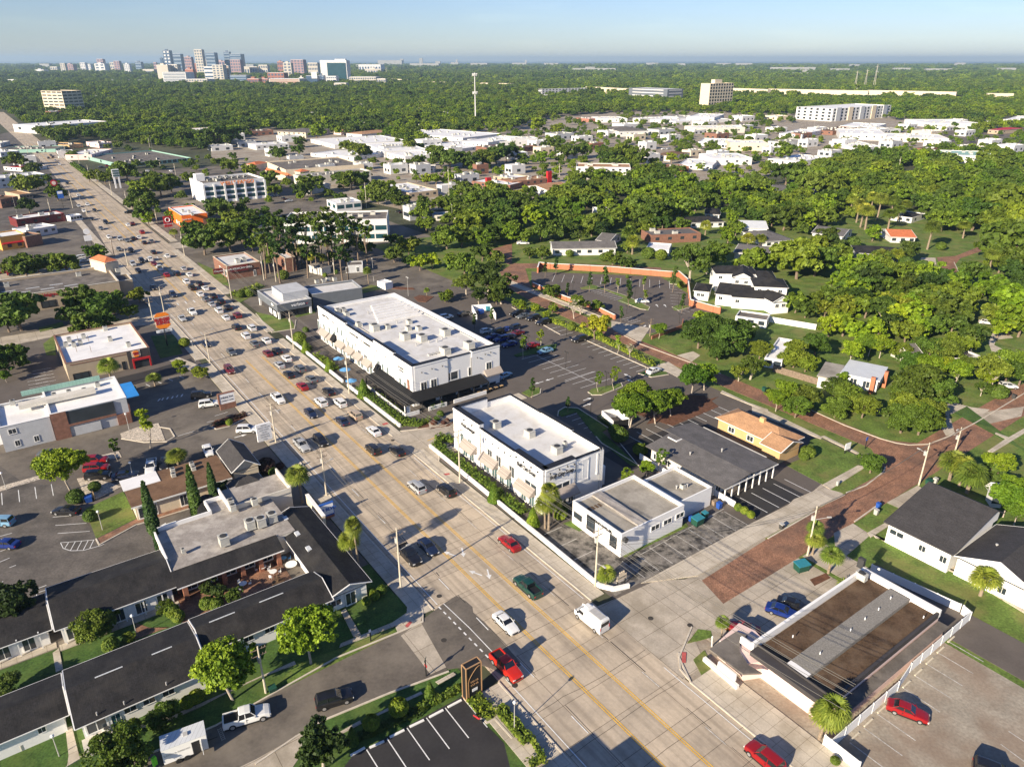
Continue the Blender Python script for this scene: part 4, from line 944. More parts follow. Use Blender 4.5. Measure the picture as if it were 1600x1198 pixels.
A.part('base_course','grey_wall',[(0,A.L,-.05,-.01,0,.45)]); B.part('base_course','grey_wall',[(8.7,20.5,-.05,-.01,0,.45)]); A.win('u0',[(a,6.9,1.0,1.9) for a in (40.5,43.2)],'glass_green','white_trim')
mb=MB(); c0=B.pt(-.35,B.W-1.0,0)
for dx in (0,.6):
    p=B.pt(-.35,B.W-1.3+dx,0); mb.tube(p,p+Vector((0,0,9.6)),.04,.04,4)
for i in range(28): mb.tube(B.pt(-.35,B.W-1.3,.3+i*.33),B.pt(-.35,B.W-.7,.3+i*.33),.03,.03,4)
mb.build('roof_ladder','galv',B.root)
B.text('u0',24.6,7.55,'VitaLounge',1.15,'black_trim',.3,1.0,.012); B.text('u0',4.5,7.5,'Buff City Soap',1.15,'black_trim',.35,.85,.015); B.text('v0',3.9,7.4,'Buff City Soap',1.15,'black_trim',.3,.85,.015)
lamp_row(B,'u0',[(9.6,8),(1.2,8.6),(3.2,8.6),(5.5,8.6),(7.8,8.6),(11.5,7.9),(13.6,7.9),(15.6,7.9),(18,7.9),(23,8.9),(26,8.9)]); lamp_row(B,'v0',[(1.2,8.4),(3.3,8.6),(5.2,8.6),(6.8,8.5)])
roofac(B,"22 110,230 280,330 21 1495,175",7.7,sx=2.0,sy=1.6,h=1.3); roofac(B,"22 330,300",7.7,sx=.7,sy=.7,h=1.2)
B.part('rear_stair_block','white_wall',[(1,6,B.W+.05,B.W+1.6,0,4.2)])
# C: low white building with two roof levels
C_=Bld('low_shop','low white brick shop with grey membrane roof and dark lettering by the corner lot','building',"22 685,860 375,650 1085,680",4.6)
C_.flat('white_wall','membrane_grey',.6,'white_trim',.25,capw=.03)
C_.part('roof_ridge','roof_stained',[(.3,C_.L-.3,4.4,6.4,4.0,4.45)]); C_.part('roof_debris','roof_gravel_brown',[(C_.L-3.6,C_.L-2.6,1+i*.8,1.5+i*.8,4.0,4.04) for i in range(4)])
winp(C_,'v0',"22 893,812 970,775 1047,737",2.0,.95,'glass'); C_.win('u0',[(a,z,1.9,1.0) for a,z in wallpts(C_,'u0',"22 412,743")],'glass','black_trim'); winp(C_,'u0',"22 493,790",1.9,2.6,'glass','black_trim',name='entrance'); winp(C_,'u0',"22 632,900",1.5,2.0,'glass','black_trim')
C_.text('u0',4.9,3.75,'BOOKSTOWILLER',.72,'black_trim',.1,.9,.02)
C_.win('v0',[(.4,3.4,.2,.5)],'galv',None,name='downpipe_head'); mb=MB(); q=C_.pt(-.2,.5,3.6); mb.tube(q,q+Vector((0,0,.05))-C_.u*.5,.5,.45,12); mb.build('satellite_dish','unit_dark',C_.root)
C2=SB('shop_annex','low white annex with grey flat roof beside the grey shingle roof','building',71.8,81.0,88.75,97.4,4.0); C2.flat('white_wall','membrane_grey',.5,'white_trim',.22,capw=.03); vent(C2,4,3.5,3.5); vent(C2,3.2,5.5,3.5)
C2.ac(3.5,4.6,3.5,.9,.8,.7)
# D: grey roofed row
D1=SB('office_row','grey shingle low office with broad shallow roof and white porch posts at its end','building',70.6,90.8,99.6,116.9,3.4)
for nm,t0,t1,s1 in (('a',99.6,108.2,91.0),('b',108.4,117.3,92.4)): pass
D1.part('wall','pale_wall',[(3.0,19.2,.6,16.6,0,3.3),(3.2,19,.5,.62,0,1.2)])
mb=MB(); 
def slope(mb,b,a0,a1,t0,z0,t1,z1,th=.16): 
    P=[b.pt(a0,t0,z0),b.pt(a1,t0,z0),b.pt(a1,t1,z1),b.pt(a0,t1,z1)]; D=Vector((0,0,th)); mb.add(P+[p-D for p in P],[(0,1,2,3),(7,6,5,4),(0,4,5,1),(1,5,6,2),(2,6,7,3),(3,7,4,0)])
slope(mb,D1,0,20.4,0,3.4,7.3,4.15); slope(mb,D1,0,22.2,7.3,4.18,16.2,3.3); mb.build('roof','shingle_grey',D1.root)
D1.part('fascia','white_trim',[(-.06,0,0,16.2,3.05,3.3)])
for i in range(8):
    t=.7+i*2.1; D1.part('porch_post','white_trim',[(.3,.5,t,t+.2,0,3.2)])
D1.win('v0',[(2+i*2.1,1.5,1.5,2.0) for i in range(7)],'glass','white_trim',off=-3.0)
D1.win('u0',[(5+i*3.2,1.7,1.3,1.4) for i in range(5)],'glass','white_trim',off=-.6)
D1.part('roof_hatch','membrane_white',[(17,19.5,5.5,5.7,4.0,4.2),(17,17.2,5.7,7.2,4.0,4.25)]); vent(D1,9,10,3.9); vent(D1,12,4,3.7)
# E: tan house
E_=SB('tan_house','yellow stucco house with orange tan shingle roof and small chimney','house',74.5,91.8,122.3,130.4,3.0); E_.pitched('yellow_wall','shingle_tan',2.0,'hip','u',.6)
E_.win('u0',[(3.5,1.6,2.2,1.2),(8,1.5,1.6,1.2),(13,1.5,1.6,1.2)],'glass','white_trim',off=-.6); E_.win('v0',[(2,1.6,1.4,1.3),(5.5,1.6,1.6,1.4)],'glass','white_trim',off=-.6)
E_.part('chimney','yellow_wall',[(7.2,8.3,3.4,4.2,4.3,5.7)]); 
E2=SB('x','x','x',73.2,78.5,120.4,128.0,3.0,root=E_.root); E2.pitched('yellow_wall','shingle_tan',1.4,'gable','u',.5)
# F: white gabled house, right
F_=Bld('gabled_house','white walled house with tall dark shingle roof and a lower cross gable','house',None,4.3,pts=(S(36,112.1,4.3),S(46.9,112.1,4.3),S(46.9,128,4.3)))
F_.part('wall','white_wall',[(.3,10.6,.9,15.5,0,4.2)])
mb=MB(); slope(mb,F_,-.3,11.2,0,4.3,14.0,7.2,.2); slope(mb,F_,-.3,11.2,14.0,7.2,17.5,5.4,.2); mb.build('roof','shingle_charcoal',F_.root)
mb=MB()
for a in (.25,10.65):
    mb.add([F_.pt(a,.9,3.9),F_.pt(a,14,3.9),F_.pt(a,14,7.0),F_.pt(a,.9,4.45)],[(0,1,2,3)]); mb.add([F_.pt(a,14,3.9),F_.pt(a,17,3.9),F_.pt(a,17,5.5),F_.pt(a,14,7.0)],[(0,1,2,3)])
mb.build('gable_wall','white_wall',F_.root)
F_.win('u0',[(9.0,2.7,2.4,.9),(4.6,2.3,1.1,1.1),(1.2,2.2,1.1,1.2)],'glass','white_trim',off=-.87)
F2=Bld('x','x','x',None,3.6,pts=(S(23.5,113.2,3.6),S(35.9,113.2,3.6),S(35.9,128,3.6)),root=F_.root); F2.pitched('white_wall','shingle_charcoal',2.6,'gable','v',.45); F2.win('u0',[(5,1.5,1.2,1.2)],'glass','white_trim',off=-.4)
for a,t in ((5,3),(6,5.2),(9,6),(8,3.2)): vent(F2,a,t,4.6)
# G: pink walled flat building, bottom right
G_=Bld('pink_building','flat roofed pink walled building with brown gravel roof bays and grey centre strip','building',None,4.4,pts=(S(30.5,70.2,4.4),S(42.2,70.2,4.4),S(42.2,97.3,4.4)))
G_.part('wall','pink_wall',[(0,11.7,0,27.1,0,3.4)]); G_.part('parapet','white_trim',[(11.3,11.7,-.1,27.1,3.4,4.7),(-.1,11.4,26.7,27.2,3.4,4.6),(11.75,13.4,-.2,.15,3.4,4.4)]); G_.part('parapet_edge','charcoal_wall',[(-.2,11.2,-.9,.6,3.3,4.0),(-.1,.3,.65,26.6,3.42,4.3),(.35,11.2,.65,.8,3.42,4.3)])
G_.part('gravel_roof','roof_gravel_brown',[(.3,3.9,.7,26.6,3.41,3.62),(7.0,11.2,.7,26.6,3.41,3.62)]); G_.part('centre_roof','roof_gravel_grey',[(3.95,6.95,1.0,26.2,3.41,4.2)]); G_.part('roof_patch','membrane_white',[(3.97,6.9,.95,1.9,4.21,4.25)])
G_.part('ledge','roof_dark',[(-1.6,-.12,.2,27.0,2.6,2.75)]); G_.part('side_wall','pink_wall',[(-1.1,-.15,.4,26.9,0,2.6)])
G2=Bld('x','x','x',None,3.3,pts=(S(40.5,66.2,3.3),S(51.0,66.2,3.3),S(51.0,71.0,3.3)),root=G_.root)
mb=MB(); mb.prism([q[:2] for q in PP("32 1230,460 1400,350 1470,375 1420,430 1420,480 1475,560 1560,610 1440,615",3.3)],3.05,3.3,bottom=True); mb.build('canopy_roof','roof_dark',G_.root)
mb=MB(); mb.prism([q[:2] for q in PP("32 1280,510 1420,625 1440,660 1560,640 1597,560 1500,450 1400,400",0.0)],0,3.0); mb.build('shop_wall','pink_wall',G_.root)
mb=MB(); p,q=PP("32 1200,510 1410,690",.7); d=(q-p); mb.box(((p+q)/2)[:2],d.length,.5,0,.7,math.atan2(d.y,d.x)); mb.build('planter_wall','white_trim',G_.root)
mb=MB(); p,q=PP("32 1290,540 1400,625",2.2); d=(q-p); mb.box(((p+q)/2)[:2],d.length,.3,1.2,2.3,math.atan2(d.y,d.x)); mb.build('shop_window','sign_white',G_.root)
mb=MB(); mb.tube(PP("32 1247,445")[0],PP("32 1250,385",3.0)[0],.12,.12,6); mb.build('canopy_post','white_trim',G_.root)
for a in range(5): G_.part('facade_rib','white_trim',[(.8+a*1.6,.9+a*1.6,-.06,0,.3,3.2)])
roofac(G_,"23 580,1110 33 590,10",4.2,sx=1.3,sy=1.0,h=1.0); roofac(G_,"23 580,1045",4.2,sx=1.0,sy=.7,h=1.6,m='unit_dark')
for q in PP("33 765,145 690,215 605,275 515,345 325,490 155,385 970,265",4.3):
    mb=MB(); mb.tube((q.x,q.y,4.2),(q.x,q.y,4.6),.08,.08,6); mb.build('roof_vent','sign_white',G_.root)
# ---- motel-like complex, lower left
def gb(name,label,s0,s1,t0,t1,h,rise,root=None,kind='gable',ridge='v',wall='white_wall',roof='shingle_black',over=.7,cat='building'):
    b=Bld(name,label,cat,None,h,pts=(S(s0,t0,h),S(s1,t0,h),S(s1,t1,h)),root=root); return b.pitched(wall,roof,rise,kind,ridge,over)
H1=gb('motel_block','long black gable roofed block beside the side street with a corner porch deck',81.3,92.7,-5.7,9.9,3.1,1.5)
H1.win('v0',[(2.2,1.7,2.2,1.6),(6.0,2.0,1.4,.9),(8.2,2.0,1.4,.9),(10.5,2.0,1.4,.9)],'glass','white_trim',off=-.7)
H1.win('v0',[(4.3,1.2,1,2.1)],'glass_teal','white_trim',off=-.7,name='door'); 
H0=gb('motel_block','black gable roofed block at the left edge beside the lawn lamp',84.3,92.5,-30,-5.9,3.0,1.2); H0.win('v0',[(21,1.9,.8,.8),(14,1.9,1.5,1),(9,1.9,1.5,1)],'glass','white_trim',off=-.7)
H2=gb('motel_block','black roofed wing between the brick courtyard and the bright trees',84.7,92.9,10.1,28.6,3.2,1.4)
H2.win('v0',[(3,2.1,1.4,.8),(6,2.1,1.4,.8),(9,2.1,1.4,.8),(15,1.9,1.6,1),(19,1.9,1.6,1)],'glass','white_trim',off=-.7)
H3=gb('motel_block','black gable wing along the street ending in a white porch gable with a dark door',85.2,110.5,28.0,35.0,3.2,1.15,ridge='u'); H3.win('v0',[(3.6,1.3,1.6,2.2)],'glass','white_trim',off=-.6,name='door')
for a in (12,17,22.5): H3.part('skylight','metal_roof',[(a,a+1.2,1.6,2.3,3.6,4.0)])
H4=gb('motel_block','black gable roofed block facing the inner garden with a white colonnade',101.5,112.8,-5.7,10.5,3.1,1.5)
H5=gb('motel_block','lower black roofed block at the left edge facing the inner garden',102.6,112,-32,-5.9,2.8,1.2)
for b,L0 in ((H4,16),(H5,26)):
    for i in range(int(L0/2.6)):
        p=b.pt(.25,1+i*2.6,0); mb=MB(); mb.box(p[:2],.16,.16,0,3.0,b.ang); mb.build('porch_post','white_trim',b.root)
    b.win('v0',[(2+i*3,1.3,1.5,2) for i in range(int(L0/3.2))],'glass','white_trim',off=-.7); b.part('porch_floor','concrete_walk',[(-.8,.6,0,L0,0,.12)])
for b,its in ((H1,((3.3,6.5),(10,12.5))),(H2,((2,5.5),(9,12.5)))):
    for a0,a1 in its: b.part('ridge_vent','metal_roof',[(b.L/2-.07,b.L/2+.07,a0,a1,b.h+(1.5 if b is H1 else 1.4)-.05,b.h+(1.56 if b is H1 else 1.46))])
for q in PP("30 605,868 775,800 1038,680 1190,618",3.4): mb=MB(); mb.tube((q.x,q.y,3.1),(q.x,q.y,3.75),.09,.09,6); mb.build('roof_vent','galv',H1.root)
H1.part('porch_deck','pale_wall',[(-1.5,.7,.3,3.6,0,.5),(-2.0,-1.5,.3,3.0,0,.25)])
# restaurant flat roof + its black shingle skirts
I_=Bld('restaurant_building','restaurant with stained grey flat roof, white parapet and rooftop units above the courtyard','building',None,4.3,pts=(S(104.0,10.7,4.3),S(117.2,10.7,4.3),S(117.2,30,4.3)))
I_.part('wall','pale_wall',[(0,13.2,0,19.4,0,3.75)]); I_.part('roof','roof_stained',[(0,13.0,.2,19.3,3.75,3.9)]); I_.part('parapet','white_trim',[(12.9,13.2,0,9.0,3.9,4.6),(3.4,13.2,-.2,.05,3.5,4.6),(12.9,16.9,9.0,9.3,3.9,4.7),(16.7,17,9.3,12.4,3.9,4.7),(12.0,19.6,12.1,12.4,3.9,4.8)])
I_.part('rear_block','pale_wall',[(13.2,16.7,9.2,12.2,0,3.9),(11.9,19.6,12.4,23.1,0,4.0)]); I_.part('rear_roof','roof_stained',[(13.2,16.7,9.25,12.1,3.91,3.96),(12.0,19.5,12.4,23.0,4.01,4.06)]); I_.part('rear_parapet','pale_wall',[(11.9,19.6,22.9,23.2,4.0,5.2),(11.7,11.95,12.4,23,4.0,4.9)])
mb=MB()
for P in ([I_.pt(-3.2,-.3,3.1),I_.pt(-3.2,16.2,3.1),I_.pt(.3,16.2,4.1),I_.pt(.3,-.3,4.1)],): D=Vector((0,0,.15)); mb.add(P+[p-D for p in P],[(0,1,2,3),(7,6,5,4),(0,4,5,1),(1,5,6,2),(2,6,7,3),(3,7,4,0)])
mb.build('shingle_skirt','shingle_black',I_.root); I_.part('fascia','white_trim',[(-3.26,-3.18,-.3,16.2,2.95,3.12)])
for i in range(6): I_.part('brick_pier','brick_wall',[(-2.6,-1.9,.5+i*2.9,1.2+i*2.9,0,2.95)])
I_.part('courtyard_wall','brick_wall',[(-.3,0,0,16,0,3)]); I_.win('v0',[(2+i*3,1.4,1.8,2.3) for i in range(5)],'glass','white_trim',off=.35)
roofac(I_,"20 1397,900 20 1560,800 21 30,785 100,755",4.2,sx=1.7,sy=1.5,h=1.5); roofac(I_,"21 -10,655 20 1440,660 1452,690",4.5,sx=1.2,sy=1.0,h=1.1); roofac(I_,"20 1140,955",4.2,sx=.7,sy=.5,h=.7)
SB('corner_building','tall building beyond the bottom edge that throws its stepped shadow on the road','building',5,42.4,10,25.6,9.0).flat('pale_wall','roof_dark',.5,None,.3); SB('corner_building','higher rear part of the building beyond the bottom edge','building',4,38.6,9.6,25.8,10.4).flat('pale_wall','roof_dark',.5,None,.3)
# brown roofed building and the black hip beside it
J_=Bld('brown_roof_building','low building with brown weathered roof and a patched white corner behind the cypress trees','building',"20 820,690 780,600 1440,490",3.4); 
J_=Bld('brown_roof_building','low building with brown weathered roof and a patched white corner behind the cypress trees','building',None,3.3,pts=tuple(PP("20 822,690 765,525 1440,490",3.3)),root=J_.root) if True else None
J_.part('wall','cream_wall',[(.5,J_.L-.5,.5,J_.W-.5,0,3.1)]); J_.part('roof','shingle_brown',[(0,J_.L,0,J_.W,3.05,3.3)]); J_.part('roof_extension','membrane_white',[(J_.L-4.2,J_.L+.2,-.2,6.2,3.31,3.42)]); J_.part('fascia','white_trim',[(-.08,0,-.1,J_.W,3.0,3.28)])
J_.win('v0',[(1.7,1.4,1.6,2.2),(8.6,1.4,1.2,2.3),(3.6,1.4,.8,2.2)],'glass','white_trim',off=-.5); roofac(J_,"20 1075,450 1080,480 1195,415 1205,440",3.3,sx=1.1,sy=.8,h=.6); J_.part('entry_porch','brick_wall',[(-1.0,.4,14.0,14.5,0,3),(-1,.4,16.2,16.7,0,3)])
K_=Bld('dark_hip_building','black shingle gable roof meeting the brown roof beside the parking drive','building',"20 1445,475 1340,340 21 10,400",3.4); K_.pitched('cream_wall','shingle_charcoal',2.0,'gable','u',.4)
K2=Bld('garden_pavilion','small dark hip roof between the brown building and the restaurant','pavilion',"20 1450,610 1415,530 21 88,565",3.4); K2.pitched('pale_wall','shingle_charcoal',1.7,'hip','v',.4)
# L: modern white building at the left
L_=Bld('modern_building','pale grey two storey building with brick piers, dark glass front and white roof','building',"20 700,0 10 560,945 20 0,120",6.0)
L1=Bld('modern_building','pale grey two storey building with brick piers, dark glass front and bright white roof','building',None,6.2,pts=(S(172.6,1.4,6.2),S(187.5,1.4,6.2),S(187.5,16.5,6.2)),root=L_.root); L1.root['label']='pale grey two storey building with brick piers, dark glass front and white roof'
L1.root.location=L1.pt(7,7,0)
L1.flat('grey_wall','membrane_white',.5,'white_trim',.3,z0=0)
L2=SB('x','x','x',172.6,186,-8,1.3,5.8,root=L_.root); L2.flat('grey_wall','membrane_white',.5,'white_trim',.3); L3=SB('x','x','x',177.2,192,-40,-8.1,5.4,root=L_.root); L3.flat('white_wall','membrane_white',.5,'white_trim',.3)
L1.part('brick_pier','brick_brown',[(-.4,0,0,3.0,0,6.25),(-.45,0,12.4,15.2,0,2.6),(-.4,0,3.0,12.4,2.6,3.1)]); L1.part('front_glazing','glass',[(-.3,0,3.0,12.4,3.1,6.0)]); L1.part('loading_door','grey_wall',[(-.35,-.02,3.8,9.0,.1,2.2)]); 
L1.part('blue_panel','awning_blue',[(-.2,9,15.15,17.8,6.0,6.2)]); L1.part('brick_side','brick_brown',[(0,8,15.1,15.4,0,4.5)]); L1.part('clerestory','pale_wall',[(6.5,8.5,-5,10,6.2,7.2)]); L1.part('clerestory_panels','metal_green',[(14.4,14.8,-4,12,6.2,7.3)])
L2.win('v0',[(2.2,4.4,1.4,1.1),(6,1.5,.9,1.3),(2.5,1.5,.9,1.3)],'glass','white_trim'); L3.win('v0',[(28.5,3.9,2.2,1.6),(25,1.3,.9,1.4),(29.5,1.2,1.0,1.4),(20,3.9,2.2,1.6),(12,3.9,2.2,1.6)],'glass','white_trim')
for a,t in ((11,2),(11,5),(9.5,-2),(12,-6),(10,8),(12,11)): L1.ac(a,t,5.7,1.3,1.0,.9)
# M: burger restaurant
M_=Bld('burger_restaurant','burger restaurant with white roof, tan walls and dark corner tower framed in red','restaurant',"10 930,810 820,650 410,920",5.0)
M_.flat('tan_stucco','membrane_white',.5,'brick_brown',.3)
fs='v1'
# find the facade facing the camera (towards smaller s)
def facing(b):
    best=None
    for q in ('u0','u1','v0','v1'):
        n=b.side(q)[2]; 
        if n.dot(-RA)>.9: best=q
    return best
fk=facing(M_)
def Wf(b,k,spec): return wallpts(b,k,spec)
wm=Wf(M_,fk,"10 790,850 930,830 955,960 840,960")
a0,a1=sorted((wm[0][0],wm[1][0])); o_,d_,n_,LL=M_.side(fk)
def slab(b,k,a0,a1,z0,z1,dep,m,nm,off=0):
    o,d,n,L=b.side(k); P=[o+d*a0+n*off,o+d*a1+n*off,o+d*a1+n*(off+dep),o+d*a0+n*(off+dep)]; mb=MB(); mb.prism([q[:2] for q in P],z0,z1,bottom=True); return mb.build(nm,m,b.root)
slab(M_,fk,a0,a1,0,5.1,.25,'charcoal_wall','corner_tower'); am=(a0+a1)/2
w0=sorted((wm[2][0],wm[3][0]))
slab(M_,fk,w0[0],w0[1],2.3,2.8,.5,'sign_red','red_frame',.25); slab(M_,fk,w0[0],w0[0]+.35,0,2.3,.5,'sign_red','red_frame',.25); slab(M_,fk,w0[1]-.35,w0[1],0,2.3,.5,'sign_red','red_frame',.25)
slab(M_,fk,w0[0]+.36,w0[1]-.36,.1,2.25,.1,'glass','front_window',.25)
def burger(b,k,a,z,r,off):
    "round bun and patty badge with lettering"
    o,d,n,L=b.side(k) if isinstance(b,Bld) else b; x=Vector((0,0,1)).cross(n); c=o+d*a+n*off; c=Vector((c.x,c.y,z)); root=b.root if isinstance(b,Bld) else k
    for nm,y0,y1,m in (('bun',.52,1.0,'sign_orange'),('bun',-1.0,-.52,'sign_orange')):
        mb=MB(); pts=[]
        for i in range(17):
            yy=y0+(y1-y0)*i/16; pts.append((math.sqrt(max(0,1-(yy*.9)**2))*1.0,yy))
        ring=[(p[0],p[1]) for p in pts]+[(-p[0],p[1]) for p in reversed(pts)]
        fr=[c+x*(q[0]*r)+Vector((0,0,q[1]*r))+n*.08 for q in ring]; bk=[q-n*.08 for q in fr]; m_=len(fr)
        mb.add(fr+bk,[tuple(range(m_))]+[(i,(i+1)%m_,m_+(i+1)%m_,m_+i) for i in range(m_)]); mb.build(nm,m,root)
slab(M_,fk,am+.6-1.1,am+.6+1.1,3.2,5.0,.06,'cream_wall','badge_panel',.26)
burger(M_,fk,am+.6,4.1,.85,.36); M_.text(fk,am+.6,4.28,'BURGER',.4,'sign_red',.36,bold=.02); M_.text(fk,am+.6,3.92,'KING',.48,'sign_red',.36,bold=.02)
ow=sorted(q[0] for q in Wf(M_,fk,"10 440,940 790,850")); slab(M_,fk,ow[0],ow[1],4.3,4.5,.08,'brick_brown','trim'); M_.win(fk,[(ow[0]+1.2,1.4,.8,2.0),(ow[0]+2.6,1.6,.7,.9),(ow[1]-2,1.0,3.4,1.6)],'glass','black_trim')
roofac(M_,"10 410,790 430,760 460,790 500,780 520,740 655,690 685,755 800,790",4.6,sx=1.4,sy=1.1,h=1.0)
for q in PP("10 470,800 560,800 480,735 545,735",6.2): mb=MB(); mb.tube((q.x,q.y,4.5),q,.06,.06,5); mb.build('duct_post','wood_pole',M_.root)
# N: pharmacy
N_=Bld('pharmacy','tan pharmacy with grey flat roof and a little hipped corner tower among trees','store',"10 740,395 660,300 0,520",6.0); N_.flat('tan_stucco','roof_dark',.7,'pale_wall',.35)
fk=facing(N_)
nx=Wf(N_,fk,"10 330,515"); N_.text(fk,nx[0][0],4.9,'Walgreens',1.5,'sign_red',.15,bold=.02)
N_.win(fk,[(10+i*6,1.8,4.0,2.0) for i in range(8)],'glass','black_trim')
T_=Bld('x','x','x',"10 735,265 640,240 585,265",9.0,root=N_.root); T_.part('tower_wall','cream_wall',[(0,T_.L,0,T_.W,0,8.5)]); T_.pitched('cream_wall','tile_red',1.5,'hip','u',.5)
N2=Bld('x','x','x',"10 825,385 790,350 715,400",5.0,root=N_.root); N2.flat('tan_stucco','roof_dark',.5,'pale_wall',.3); roofac(N_,"10 40,420 55,480 490,355 735,330",5.3,sx=2,sy=1.6,h=1.2)
N_.part('skylight','metal_roof',[(6,6.4,12+i*7,16+i*7,5.31,5.45) for i in range(3)]+[(10,10.4,16+i*7,20+i*7,5.31,5.45) for i in range(3)])
# O: yellow restaurant, far left
O_=Bld('yellow_restaurant','orange and yellow stucco restaurant with white roof at the left edge','restaurant',"10 155,100 100,75 0,125",6.0); O_.flat('orange_stucco','membrane_white',.5,'tan_stucco',.3)
O2=Bld('x','x','x',"10 155,120 255,100 245,75",5.0,root=O_.root); O2.flat('brick_brown','roof_dark',.5,'tan_stucco',.3)
O3=Bld('x','x','x',"10 75,115 70,100 0,105",5.2,snap=False,root=O_.root); O3.flat('orange_stucco','membrane_white',.3,'orange_stucco',.2)
for b in (O_,O2):
    f=facing(b); 
    if f: b.win(f,[(b.side(f)[3]*.3,2,1.5,1.6),(b.side(f)[3]*.7,2,1.5,1.6)],'glass','sign_maroon'); b.awn(f,.5,b.side(f)[3]-.5,2.9,3.4,.8,'sign_red')
# P: orange panel building with the round sign
P_=Bld('orange_building','bright orange panelled shop with white roof and slanted side','shop',"00 1130,1105 1050,1055 1285,1085",6.6); P_.flat('orange_panel','membrane_white',.5,'white_trim',.3)
f=facing(P_); wq=Wf(P_,f,"00 1165,1130 1140,1170"); P_.text(f,wq[0][0],wq[0][1],'TAKE FIVE',1.0,'sign_white',.15); slab(P_,f,.3,P_.side(f)[3]*.45,.1,3.0,.3,'sign_maroon','entrance'); slab(P_,f,P_.side(f)[3]*.8,P_.side(f)[3]+.01,.1,4,.12,'brick_brown','brick_corner')
for q in('u0','v0','u1','v1'):
    if P_.side(q)[2].dot(-RB)>.9: P_.win(q,[(2.5,1.6,3,2),(7,1.6,3,2),(12,1.6,3,2)],'sign_white','black_trim')
roofac(P_,"00 1140,1075 1180,1080 10 1200,-20",6.2,sx=1.6,sy=1.2,h=1)
# R: brick grill restaurant
R1=Bld('grill_restaurant','brown brick restaurant with dark red sign band and pale roof','restaurant',"10 1415,305 1310,245 1597,260",5.2); R1.flat('brick_brown','membrane',.5,'cream_wall',.3)
R1=Bld('x','x','x',None,5.2,pts=(R1.pt(0,0,5.2),R1.pt(R1.L,0,5.2),R1.pt(R1.L,R1.W,5.2)),root=R1.root)
f=facing(R1); LL=R1.side(f)[3]; slab(R1,f,.5,LL*.62,2.9,5.0,.5,'sign_maroon','sign_band'); R1.text(f,LL*.30 if f=='v0' else LL*.7,4.0,'Chipotle MEXICAN GRILL',1.0,'sign_white',.6); R1.win(f,[(LL*.8,1.2,.9,2.1)],'glass','white_trim'); R2=Bld('x','x','x',"11 180,255 100,215 290,270",5.6,root=R1.root); R2.flat('brick_brown','membrane',.5,'cream_wall',.3)
roofac(R1,"10 1480,270 1520,262",4.8,sx=3,sy=1.6,h=1.2)
for q in('u0','v0'):
    if R1.side(q)[2].dot(-RB)>.9: R1.win(q,[(3+i*3.5,2,2,2.2) for i in range(3)],'glass','white_trim')
# S: phone shop
V_=Bld('phone_shop','slate grey phone shop with overhanging box front and rooftop enclosure','shop',"11 130,545 45,450 320,490",5.0); V_.flat('dark_grey_wall','membrane',.6,'grey_wall',.3,z0=2.6)
V_.part('ground_floor','charcoal_wall',[(1,V_.L-1,1,V_.W-1,0,2.6)]); V_.part('corner_column','white_trim',[(.1,.7,.1,.7,0,2.6),(V_.L-.8,V_.L-.2,.1,.7,0,2.6),(.1,.7,V_.W-.9,V_.W-.2,0,2.6)])
V_.text('v0',V_.W*.60,4.0,'verizon',1.5,'sign_white',.12,bold=.03); 
o_,d_,n_,LL=V_.side('v0'); mb=MB(); c=o_+d_*(V_.W*.86)+n_*.15
mb.add([c+d_*(-.5)+Vector((0,0,4.1)),c+Vector((0,0,3.6)),c+d_*.75+Vector((0,0,4.7)),c+d_*.1+Vector((0,0,3.9))],[(0,1,3),(1,2,3)]); mb.build('check_mark','sign_red',V_.root)
V2=Bld('x','x','x',"11 350,480 300,430 615,400",5.0,root=V_.root); V2.flat('dark_grey_wall','membrane',.6,'grey_wall',.3); V3=Bld('x','x','x',"11 165,475 115,425 320,445",7.0,root=V_.root); V3.part('enclosure','grey_wall',[(0,V3.L,0,V3.W,4.4,7.0)])
roofac(V_,"11 380,400 420,395 450,385 490,385",4.7,sx=1.6,sy=1.3,h=1.1)
V_.win('v0',[(4,1.3,3,2),(8,1.3,2.5,2)],'glass','black_trim',off=-.98); V_.win('u0',[(3,1.3,3,2),(7,1.3,3,2),(4.5,4,2.5,.9)],'sign_white','black_trim',off=-.0)
# small white service building, trash enclosures
W1=Bld('service_hut','small white flat hut with blue lit panels behind the long white building','hut',"11 805,410 755,395 860,400",2.6); W1.flat('white_wall','membrane_white',.3,None,.2)
W2=Bld('bin_enclosure','white walled enclosure with two coloured bins beside the shaded lot','enclosure',"11 1375,605 1345,545 1490,585",2.2); W2.part('wall','white_wall',[(0,W2.L,0,.2,0,2.2),(0,W2.L,W2.W-.2,W2.W,0,2.2),(W2.L-.2,W2.L,.2,W2.W-.2,0,2.2)])
W3=Bld('bin_enclosure','white walled enclosure with dark bins beneath the dense tree','enclosure',"22 630,150 560,85 720,120",2.2); W3.part('wall','white_wall',[(0,W3.L,0,.2,0,2.2),(0,W3.L,W3.W-.2,W3.W,0,2.2),(W3.L-.2,W3.L,.2,W3.W-.2,0,2.2)]); W3.part('gate','black_trim',[(0,.1,.2,W3.W-.2,.1,2.0)])
W4=Bld('shed_building','small pale hut with hip roof below the pine trees','hut',"11 470,300 385,280 485,335",3.0,snap=False); W4.pitched('pale_wall','roof_dark',1.0,'hip','u',.3)
W5=Bld('shed_building','small grey hut with flat roof by the drive under the pines','hut',"11 665,295 570,300 680,270",3.0,snap=False); W5.flat('grey_wall','roof_dark',.2,'white_trim',.2); W5.win('u0',[(2,1.3,1,2),(6,1.3,1,2)],'glass','white_trim')
